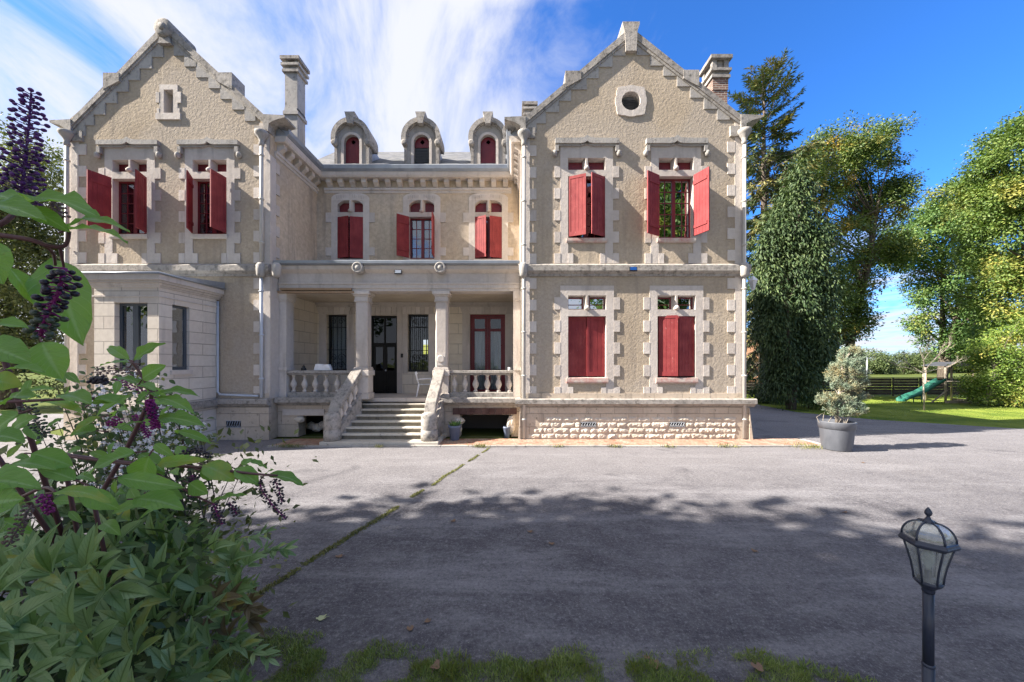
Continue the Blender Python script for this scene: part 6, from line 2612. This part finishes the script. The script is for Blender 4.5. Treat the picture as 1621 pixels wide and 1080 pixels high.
# measured leaves: base px, tip px, width px, distance, normal, bend
PL = [
    ((105, 362), (206, 366), 30, .95, (.1, -.6, .8), .16), ((108, 364), (203, 384), 28, .97, (.0, -.3, 1), .10),
    ((30, 322), (160, 345), 62, .92, (.1, -.55, .85), .12), ((-40, 330), (76, 352), 60, .80, (0, -.6, .8), .10), ((-30, 312), (45, 330), 45, .85, (0, -.5, .9), .1),
    ((40, 330), (112, 368), 34, .9, (-.1, -.7, .6), .12),
    ((85, 410), (133, 548), 76, 1.08, (.55, -.8, .15), .05), ((-25, 380), (5, 450), 66, .75, (.5, -.8, .1), .05), ((15, 424), (58, 486), 32, 1.0, (.2, -.4, .9), .05),
    ((-20, 515), (46, 520), 34, .8, (0, -.5, .85), .06), ((66, 542), (100, 601), 62, 1.1, (.5, -.85, .1), .04), ((-30, 545), (52, 575), 60, .85, (.2, -.7, .6), .06),
    ((10, 585), (72, 590), 30, 1.0, (0, -.3, 1), .08), ((-20, 600), (36, 612), 40, .85, (.1, -.8, .5), .05),
    ((213, 571), (262, 543), 26, 1.25, (.2, -.75, .55), .06), ((226, 600), (263, 578), 30, 1.22, (.3, -.85, .3), .05), ((205, 570), (172, 549), 20, 1.25, (-.2, -.6, .7), .05), ((204, 574), (158, 580), 17, 1.2, (0, -.3, 1), .05),
    ((230, 610), (178, 598), 16, 1.25, (0, -.4, .9), .05), ((233, 615), (252, 628), 16, 1.25, (.1, -.5, .8), .05), ((236, 622), (217, 636), 18, 1.22, (0, -.8, .5), .04),
    ((248, 625), (316, 628), 24, 1.30, (.1, -.4, .9), .12), ((250, 630), (309, 656), 26, 1.28, (.1, -.45, .9), .10), ((252, 662), (327, 676), 30, 1.25, (.15, -.6, .75), .08),
    ((214, 716), (134, 752), 52, 1.05, (.0, -.45, .9), .05), ((236, 722), (228, 762), 44, 1.05, (.4, -.85, .1), .05), ((152, 682), (112, 690), 32, 1.1, (-.1, -.5, .8), .05), ((160, 660), (112, 690), 22, 1.1, (0, -.6, .7), .06),
    ((98, 625), (145, 640), 38, 1.1, (0, -.35, 1), .06), ((150, 632), (196, 640), 30, 1.15, (0, -.3, 1), .07), ((145, 638), (200, 628), 22, 1.15, (.2, -.7, .5), .05),
    ((322, 736), (372, 762), 40, 1.15, (.05, -.55, .85), .07), ((372, 742), (411, 768), 32, 1.18, (.05, -.5, .9), .06), ((424, 752), (481, 770), 24, 1.20, (.1, -.45, .9), .12),
    ((384, 738), (400, 726), 18, 1.2, (0, -.5, .8), .05), ((395, 730), (424, 742), 18, 1.22, (.1, -.4, .9), .05), ((422, 750), (434, 744), 9, 1.2, (0, -.5, .8), .05), ((250, 735), (330, 728), 22, 1.12, (.1, -.85, .4), .08),
    ((318, 745), (345, 758), 18, 1.14, (0, -.8, .3), .05), ((300, 765), (330, 782), 28, 1.1, (.2, -.9, .2), .05), ((335, 795), (392, 784), 14, 1.2, (0, -.35, 1), .08),
    ((188, 756), (292, 772), 30, 1.0, (.0, -.8, .45), .03), ((214, 790), (292, 806), 46, 1.02, (.05, -.5, .85), .08), ((240, 780), (290, 790), 34, 1.05, (0, -.55, .8), .06),
    ((85, 780), (178, 797), 28, .90, (.05, -.35, .95), .13), ((-40, 765), (66, 773), 56, .72, (.1, -.5, .85), .10), ((-30, 800), (40, 790), 70, .70, (.2, -.8, .4), .05), ((20, 735), (90, 745), 30, .95, (0, -.4, .9), .08),
    ((50, 718), (116, 738), 40, .95, (.1, -.7, .6), .08), ((120, 760), (60, 742), 30, .98, (0, -.5, .8), .06), ((200, 740), (262, 752), 30, 1.1, (.1, -.85, .35), .05), ((-20, 690), (40, 700), 40, .8, (0, -.4, .9), .08),
    ((20, 680), (60, 660), 34, .95, (.1, -.8, .4), .05), ((5, 640), (60, 628), 36, .9, (.0, -.5, .8), .08), ((30, 655), (-10, 690), 40, .85, (.1, -.8, .3), .05), ((130, 780), (190, 806), 34, 1.0, (.1, -.7, .6), .06),
]
for (b_, t_, w_, d_, n_, be) in PL:
    dd = d_ * 1.25
    lf.leaf(P3(b_[0], b_[1], dd), P3(t_[0], t_[1], dd * random.uniform(.97, 1.05)), w_ * dd / FPX * .84, n_, be, random.uniform(.08, .24), random.uniform(.3, .8), .80, 12, 6)
random.seed(77)
for k in range(80):       # the rest of the crown behind
    px, py = random.uniform(-60, 300), random.uniform(590, 830)
    if px > 300 - (py - 590) * .1: continue
    d_ = random.uniform(1.35, 2.2)
    a = random.uniform(-.6, 2.2)
    ln = random.uniform(.07, .15)
    b_ = P3(px, py, d_)
    dr = Vector((math.cos(a), random.uniform(-.6, .3), random.uniform(-.6, .35))).normalized()
    lf.leaf(b_, b_ + dr * ln, ln * random.uniform(.28, .40), (random.uniform(-.3, .5), random.uniform(-.9, -.2), random.uniform(.3, 1)), random.uniform(.03, .14), .16, .3, .80, 7, 4)
lf.build('leaves', POKE, pk, recalc=False)
m = Mat('pokeweed_stem')
STEM = m.done(m.bsdf(m.mix(m.noise(5, 3), (.045, .012, .022), (.13, .055, .05)), .45, spec=.4))
q = MB()


def stem(pts, r0, r1, mb=None):
    n = len(pts)
    P_ = [P3(*p) for p in pts]
    # smooth it
    out = []
    for i in range(n - 1):
        for s in range(4):
            t = s / 4
            p0 = P_[max(i - 1, 0)]; p1 = P_[i]; p2 = P_[i + 1]; p3 = P_[min(i + 2, n - 1)]
            out.append(.5 * ((2 * p1) + (p2 - p0) * t + (2 * p0 - 5 * p1 + 4 * p2 - p3) * t * t + (3 * p1 - p0 - 3 * p2 + p3) * t ** 3))
    out.append(P_[-1])
    (mb or q).tube(out, [r0 + (r1 - r0) * i / (len(out) - 1) for i in range(len(out))], 7)


stem([(-60, 365, 1.1), (40, 378, 1.15), (80, 390, 1.18), (104, 388, 1.2), (110, 366, 1.2)], .008, .005)
stem([(-60, 380, 1.1), (10, 350, 1.15), (32, 322, 1.18)], .009, .006)
stem([(70, 388, 1.18), (85, 402, 1.22), (88, 420, 1.25)], .005, .004)
stem([(95, 390, 1.2), (99, 410, 1.22), (102, 425, 1.24)], .005, .003)
stem([(150, 800, 1.6), (196, 720, 1.6), (230, 650, 1.58), (240, 625, 1.57), (226, 596, 1.56), (208, 571, 1.56)], .010, .005)
stem([(100, 720, 1.5), (200, 733, 1.44), (260, 736, 1.44), (322, 741, 1.45), (400, 750, 1.48), (440, 753, 1.5)], .009, .004)
stem([(230, 740, 1.44), (280, 768, 1.4), (320, 790, 1.42), (345, 800, 1.45)], .005, .003)
stem([(-60, 640, 1.3), (60, 634, 1.35), (150, 630, 1.4)], .007, .004)
stem([(-40, 830, 1.3), (60, 775, 1.25), (90, 780, 1.2)], .007, .004)
for pxs in ((-60, 1100, 1.2, -60, 365), (60, 1100, 1.7, 150, 800), (20, 1100, 1.6, 100, 720), (-40, 1100, 1.4, -60, 640)):
    a = P3(pxs[3], pxs[4], pxs[2])
    b = Vector((-3.0 + random.uniform(-.15, .15), -9.1 + random.uniform(-.15, .15), 0))
    q.tube([b, b.lerp(a, .5) + Vector((.03, .05, .1)), a], [.014, .011, .008], 8)
for (b_, t_, w_, d_, n_, be) in PL:      # leaf stalks
    dd = d_ * 1.25
    p = P3(b_[0], b_[1], dd)
    back = (P3(b_[0], b_[1], dd) - P3(t_[0], t_[1], dd)).normalized() * .035
    q.tube([p, p + back + Vector((0, .01, -.012))], [.0022, .003], 5, caps=False)
q.build('stems', STEM, pk)
BERRY_D = Mat('ripe_berry')
BERRY_D = BERRY_D.done(BERRY_D.bsdf((.016, .010, .022), .28, spec=.5))
m = Mat('green_berry')
BERRY_G = m.done(m.bsdf((.045, .060, .035), .35, spec=.5))
m = Mat('magenta_raceme')
MAG = m.done(m.bsdf((.20, .010, .13), .45, spec=.4))
m = Mat('violet_raceme')
VIO = m.done(m.bsdf((.075, .012, .12), .45, spec=.4))
m = Mat('dull_raceme')
DULL = m.done(m.bsdf((.16, .11, .10), .7, spec=.2))


def raceme(pts, d, n, rb, spread, stalkm, berrym, lab=None, mix=None, stalk_r=.0016, taper=.6, up=False):
    d *= 1.25
    P_ = [P3(p[0], p[1], d) for p in pts]
    mb = MB()
    mb.tube(P_, [stalk_r * 1.3] + [stalk_r] * (len(P_) - 1), 6, 0)
    L = [(P_[i + 1] - P_[i]).length for i in range(len(P_) - 1)]
    tot = sum(L)
    for k in range(n):
        t = (k + random.random() * .8) / n
        s = t * tot
        i = 0
        while i < len(L) - 1 and s > L[i]:
            s -= L[i]; i += 1
        c = P_[i].lerp(P_[i + 1], min(1, s / L[i]))
        ax = (P_[i + 1] - P_[i]).normalized()
        a = k * 2.4
        o1 = ax.orthogonal().normalized()
        o2 = ax.cross(o1)
        rr = spread * (1 - taper * t) * random.uniform(.55, 1.25)
        e = c + (o1 * math.cos(a) + o2 * math.sin(a)) * rr + ax * rr * .25
        mb.tube([c, e], [stalk_r * .55, stalk_r * .5], 4, 0, caps=False)
        r_ = rb * random.uniform(.8, 1.12) * (1 - .35 * t * taper)
        mi = 1
        if mix is not None and t > mix: mi = 2
        mb.ball(e, r_, 9, 6, mi, .86)
    o = mb.build('berry_raceme', [stalkm, berrym, BERRY_G], pk)
    if lab: o["label"] = lab


random.seed(51)
raceme([(31, 322), (38, 270), (46, 200), (50, 148)], .95, 150, .0075, .046, VIO, VIO, "upright violet flower spike", taper=.45, stalk_r=.0030)
raceme([(32, 318), (38, 280), (44, 240)], .95, 40, .0066, .040, VIO, BERRY_D, taper=.2, stalk_r=.003)
raceme([(103, 424), (92, 465), (74, 500), (64, 532)], .92, 60, .0110, .034, MAG, BERRY_D, "hanging spike of ripe black berries", mix=.62, taper=.15, stalk_r=.0055)
raceme([(238, 632), (242, 655), (247, 678)], 1.22, 90, .0052, .016, MAG, MAG, "short magenta spike", taper=.2, stalk_r=.004)
raceme([(236, 640), (243, 660)], 1.22, 24, .005, .020, MAG, BERRY_D, taper=.2, stalk_r=.003)
raceme([(216, 656), (226, 676), (236, 692)], 1.3, 46, .0050, .016, MAG, MAG, taper=.3, stalk_r=.003)
raceme([(409, 760), (416, 778), (432, 800), (453, 821)], 1.2, 58, .0052, .015, MAG, BERRY_D, "long drooping crimson spike with black berries", taper=.45, stalk_r=.0026)
raceme([(434, 758), (441, 772), (447, 796)], 1.2, 32, .0052, .013, MAG, BERRY_D, taper=.1, stalk_r=.002)
raceme([(338, 798), (344, 812), (352, 830)], 1.15, 36, .0050, .014, MAG, BERRY_D, taper=.3, stalk_r=.0026)
raceme([(363, 795), (368, 802), (376, 815)], 1.18, 24, .0050, .013, MAG, BERRY_D, taper=.3, stalk_r=.0022)
raceme([(288, 718), (312, 712), (334, 722)], 1.22, 50, .0052, .013, DULL, BERRY_D, taper=.2, stalk_r=.002)
raceme([(305, 752), (308, 768), (302, 788)], 1.15, 40, .0048, .014, MAG, BERRY_D, taper=.3, stalk_r=.0022)
raceme([(96, 345), (91, 328), (86, 312)], 1.0, 34, .0050, .017, DULL, DULL, "pale faded flower spike", taper=.4, stalk_r=.002)
raceme([(145, 605), (157, 600), (168, 604)], 1.2, 26, .0085, .013, DULL, BERRY_D, taper=.1, stalk_r=.003)
raceme([(190, 662), (180, 672), (172, 668)], 1.25, 30, .0050, .014, MAG, MAG, taper=.3)
raceme([(66, 782), (72, 800), (80, 812)], 1.0, 30, .0055, .014, MAG, MAG, taper=.3, stalk_r=.003)
raceme([(40, 640), (55, 665), (72, 690)], 1.05, 70, .0050, .020, DULL, BERRY_G, taper=.3)
raceme([(50, 800), (30, 835), (14, 862)], .95, 60, .0048, .016, DULL, DULL, taper=.2)
raceme([(150, 590), (190, 585), (230, 592)], 1.5, 60, .0055, .022, DULL, DULL, taper=.2)
raceme([(180, 600), (215, 612), (238, 625)], 1.5, 50, .0055, .020, DULL, MAG, taper=.2)

# ---- nandina: layered sprays of leaflets
nd = thing('nandina', (-1.9, -9.7, 0), "dense nandina bush with pointed leaflets filling the lower left foreground", "shrub")
lf, lr = LeafMB(), LeafMB()
q = MB()
random.seed(99)


def spray(mb, p, dr, ln, k, wr=.34):
    side = dr.cross(Vector((0, -.5, .85))).normalized()
    for j in range(k):
        a = (j - (k - 1) / 2) * (.62 if k <= 3 else .5) + random.uniform(-.15, .15)
        d = (dr * math.cos(a) + side * math.sin(a) + Vector((0, 0, random.uniform(-.12, .15)))).normalized()
        l = ln * (1.0 if abs(a) < .3 else .82) * random.uniform(.85, 1.1)
        nn = (Vector((random.uniform(-.25, .35), -.45, .9)) + Vector((random.uniform(-.45, .45), random.uniform(-.45, .45), 0))).normalized()
        mb.leaf(p, p + d * l, l * wr * random.uniform(.85, 1.15), nn, random.uniform(-.02, .12), .16, .0, .88, 6, 2)


def rosette(mb, p, L, k, a0, wr=.265):
    right, up, out = Vector((1, 0, 0)), Vector((-.05, .28, .95)), Vector((.35, -1, .1))
    for j in range(k):
        a = a0 + (j - (k - 1) / 2) * (.66 if k <= 4 else .52) + random.uniform(-.14, .14)
        d = (right * math.sin(a) + up * math.cos(a) + out * random.uniform(.05, .5)).normalized()
        l = L * random.uniform(.78, 1.12) * (1.0 if abs(a - a0) < .5 else .86)
        nn = Vector((random.uniform(-.35, .35), -.62, .72))
        mb.leaf(p + d * .006, p + d * l, l * wr * random.uniform(.85, 1.15), nn, random.uniform(.0, .18), .26, .0, .86, 8, 4)


py = 795.0
while py < 1160:
    v = (py - 795) / 320
    px = -60.0
    while px < 420:
        u = max(0, (px + 60) / 480)
        near = max(0, min(1, (1 - u) * 1.15 * min(1, max(0, v + .12) * 1.9)))       # 1 at the lower left
        sp = 27 + 33 * near
        x, y = px + random.uniform(-.45, .45) * sp, py + random.uniform(-.45, .45) * sp
        px += sp
        lim = 235 + 185 * min(1, max(0, (y - 790) / 100)) - 15 * max(0, (y - 960) / 120)
        if x > lim + random.uniform(-25, 10): continue
        if 55 < x < 165 and 812 < y < 885: continue                                   # the dark hollow
        if random.random() < .10: continue
        d = 2.45 - 1.5 * near + random.uniform(-.05, .12)
        p = P3(x, y, d)
        if p.z < .03: continue
        L = (38 + 62 * near) * d / FPX * random.uniform(.85, 1.15)
        redp = x > 300 and 950 < y < 1075 and random.random() < .4
        rosette(lr if redp else lf, p, L, random.choice((3, 3, 4, 5)), random.uniform(-1.1, 1.5))
        if random.random() < .75:           # a second, deeper layer in the shade of the first
            p2 = P3(x + random.uniform(-20, 20), y + random.uniform(-18, 18), d + random.uniform(.16, .35))
            if p2.z > .03:
                rosette(lf, p2, L * random.uniform(.9, 1.2), random.choice((3, 4)), random.uniform(-1.3, 1.6))
    py += (22 + 26 * max(0, min(1, v * 1.3))) * .8
# light feathery fronds reaching out over the tarmac
for (x0, y0, x1, y1, d, k) in ((300, 905, 455, 872, 2.6, 20), (300, 875, 425, 848, 2.7, 15), (310, 930, 405, 935, 2.5, 13), (320, 985, 398, 965, 2.4, 8), (330, 1010, 430, 1050, 2.3, 9)):
    rd = 960 < y0 < 1000
    a, b = P3(x0, y0, d), P3(x1, y1, d - .1)
    q.tube([a, a.lerp(b, .5) + Vector((0, 0, .03)), b], [.003, .002, .001], 4, caps=False)
    for j in range(k):
        p = a.lerp(b, (j + .5) / k) + Vector((0, 0, .02))
        spray(lr if rd else lf, p, Vector((random.uniform(.2, 1), random.uniform(-.5, .3), random.uniform(-.5, .7))).normalized(), random.uniform(.09, .13), 3, .24)
lf.build('leaves', NAND, nd, recalc=False)
lr.build('bronze_leaves', NAND_R, nd, recalc=False)
for k in range(12):
    b = Vector((-2.9 + random.uniform(-.6, .4), -9.6 + random.uniform(-.5, .6), 0))
    q.tube([b, b + Vector((random.uniform(-.1, .25), random.uniform(-.2, .1), .7)), b + Vector((random.uniform(-.1, .45), random.uniform(-.35, .1), random.uniform(1.1, 1.7)))], [.010, .008, .003], 5)
q.build('stems', BARK, nd)
# interior growth of the same bush, its shade put into a darker leaf colour
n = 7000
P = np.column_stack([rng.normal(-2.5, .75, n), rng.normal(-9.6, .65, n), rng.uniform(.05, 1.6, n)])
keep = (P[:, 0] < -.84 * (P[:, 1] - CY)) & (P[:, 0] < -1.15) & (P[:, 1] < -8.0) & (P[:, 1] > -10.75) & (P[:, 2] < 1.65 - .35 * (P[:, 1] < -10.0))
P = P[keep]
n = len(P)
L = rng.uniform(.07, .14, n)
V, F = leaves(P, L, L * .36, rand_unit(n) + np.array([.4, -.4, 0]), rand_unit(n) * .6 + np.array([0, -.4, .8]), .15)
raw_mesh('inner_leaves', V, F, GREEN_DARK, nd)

# ---- abelia with white flowers
ab = thing('abelia', (-2.9, -8.9, 0), "white flowering abelia shrub between the pokeweed and the house", "shrub")
lf = LeafMB()
fw_ = MB()
q = MB()
m = Mat('white_petals')
PETAL = m.done(m.bsdf(m.mix(m.noise(30), (.78, .74, .78), (.85, .84, .86)), .6, spec=.2))
m = Mat('pink_sepals')
SEPAL = m.done(m.bsdf((.34, .20, .17), .7, spec=.2))
random.seed(123)
for k in range(430):
    px, py = random.gauss(225, 70), random.gauss(690, 55)
    if px > 328 - abs(py - 690) * .5 or py < 585 or py > 830: continue
    if px > 280 and py < 640: continue
    d = random.uniform(2.3, 3.1)
    p = P3(px, py, d)
    for j in range(random.randint(3, 6)):
        a = random.uniform(0, 6.28)
        dr = Vector((math.cos(a), random.uniform(-.8, .2), math.sin(a) * .7)).normalized()
        pp = p + Vector((random.gauss(0, .04), random.gauss(0, .04), random.gauss(0, .04)))
        ln = random.uniform(.03, .055)
        lf.leaf(pp, pp + dr * ln, ln * .5, (random.uniform(-.4, .4), -.5, .8), .08, .15, 0, .85, 4, 2)
    if random.random() < .55 and 170 < px:
        for j in range(random.randint(3, 8)):
            c = p + Vector((random.gauss(.01, .035), random.gauss(-.04, .03), random.gauss(0, .035)))
            f = Vector((random.uniform(-.5, .7), -1, random.uniform(-.6, .5))).normalized()
            o1 = f.orthogonal().normalized()
            o2 = f.cross(o1)
            b0 = len(fw_.v)
            fw_.tube([c, c + f * .016], [.0022, .0045], 5, 0, caps=False)
            r = random.uniform(.010, .015)
            for s in range(5):
                a = s * 1.2566
                e = o1 * math.cos(a) + o2 * math.sin(a)
                e2 = o1 * math.cos(a + .5) + o2 * math.sin(a + .5)
                e1 = o1 * math.cos(a - .5) + o2 * math.sin(a - .5)
                t0 = c + f * .016
                fw_._add([t0, t0 + e1 * r * .7 + f * .004, t0 + e * r * 1.15 + f * .002, t0 + e2 * r * .7 + f * .004], [(0, 1, 2, 3)], 0)
            for s in range(3):
                a = s * 2.1
                e = o1 * math.cos(a) + o2 * math.sin(a)
                fw_._add([c, c + e * .004 - f * .001, c + e * .011 - f * .003, c + e * .004 + f * .003], [(0, 1, 2, 3)], 1)
    if k % 3 == 0:
        q.tube([p, p + Vector((-.05, .1, -.2)), p + Vector((-.12, .25, -.5))], [.0015, .003, .005], 4, caps=False)
lf.build('leaves', ABEL, ab, recalc=False)
fw_.build('flowers', [PETAL, SEPAL], ab, recalc=False)
for k in range(16):
    b = Vector((-2.9 + random.uniform(-.4, .4), -8.9 + random.uniform(-.3, .3), 0))
    q.tube([b, b + Vector((random.uniform(-.1, .2), random.uniform(-.1, .1), .7)), b + Vector((random.uniform(-.2, .4), random.uniform(-.3, .2), random.uniform(1.3, 1.8)))], [.012, .008, .003], 5)
q.build('stems', BARK, ab)
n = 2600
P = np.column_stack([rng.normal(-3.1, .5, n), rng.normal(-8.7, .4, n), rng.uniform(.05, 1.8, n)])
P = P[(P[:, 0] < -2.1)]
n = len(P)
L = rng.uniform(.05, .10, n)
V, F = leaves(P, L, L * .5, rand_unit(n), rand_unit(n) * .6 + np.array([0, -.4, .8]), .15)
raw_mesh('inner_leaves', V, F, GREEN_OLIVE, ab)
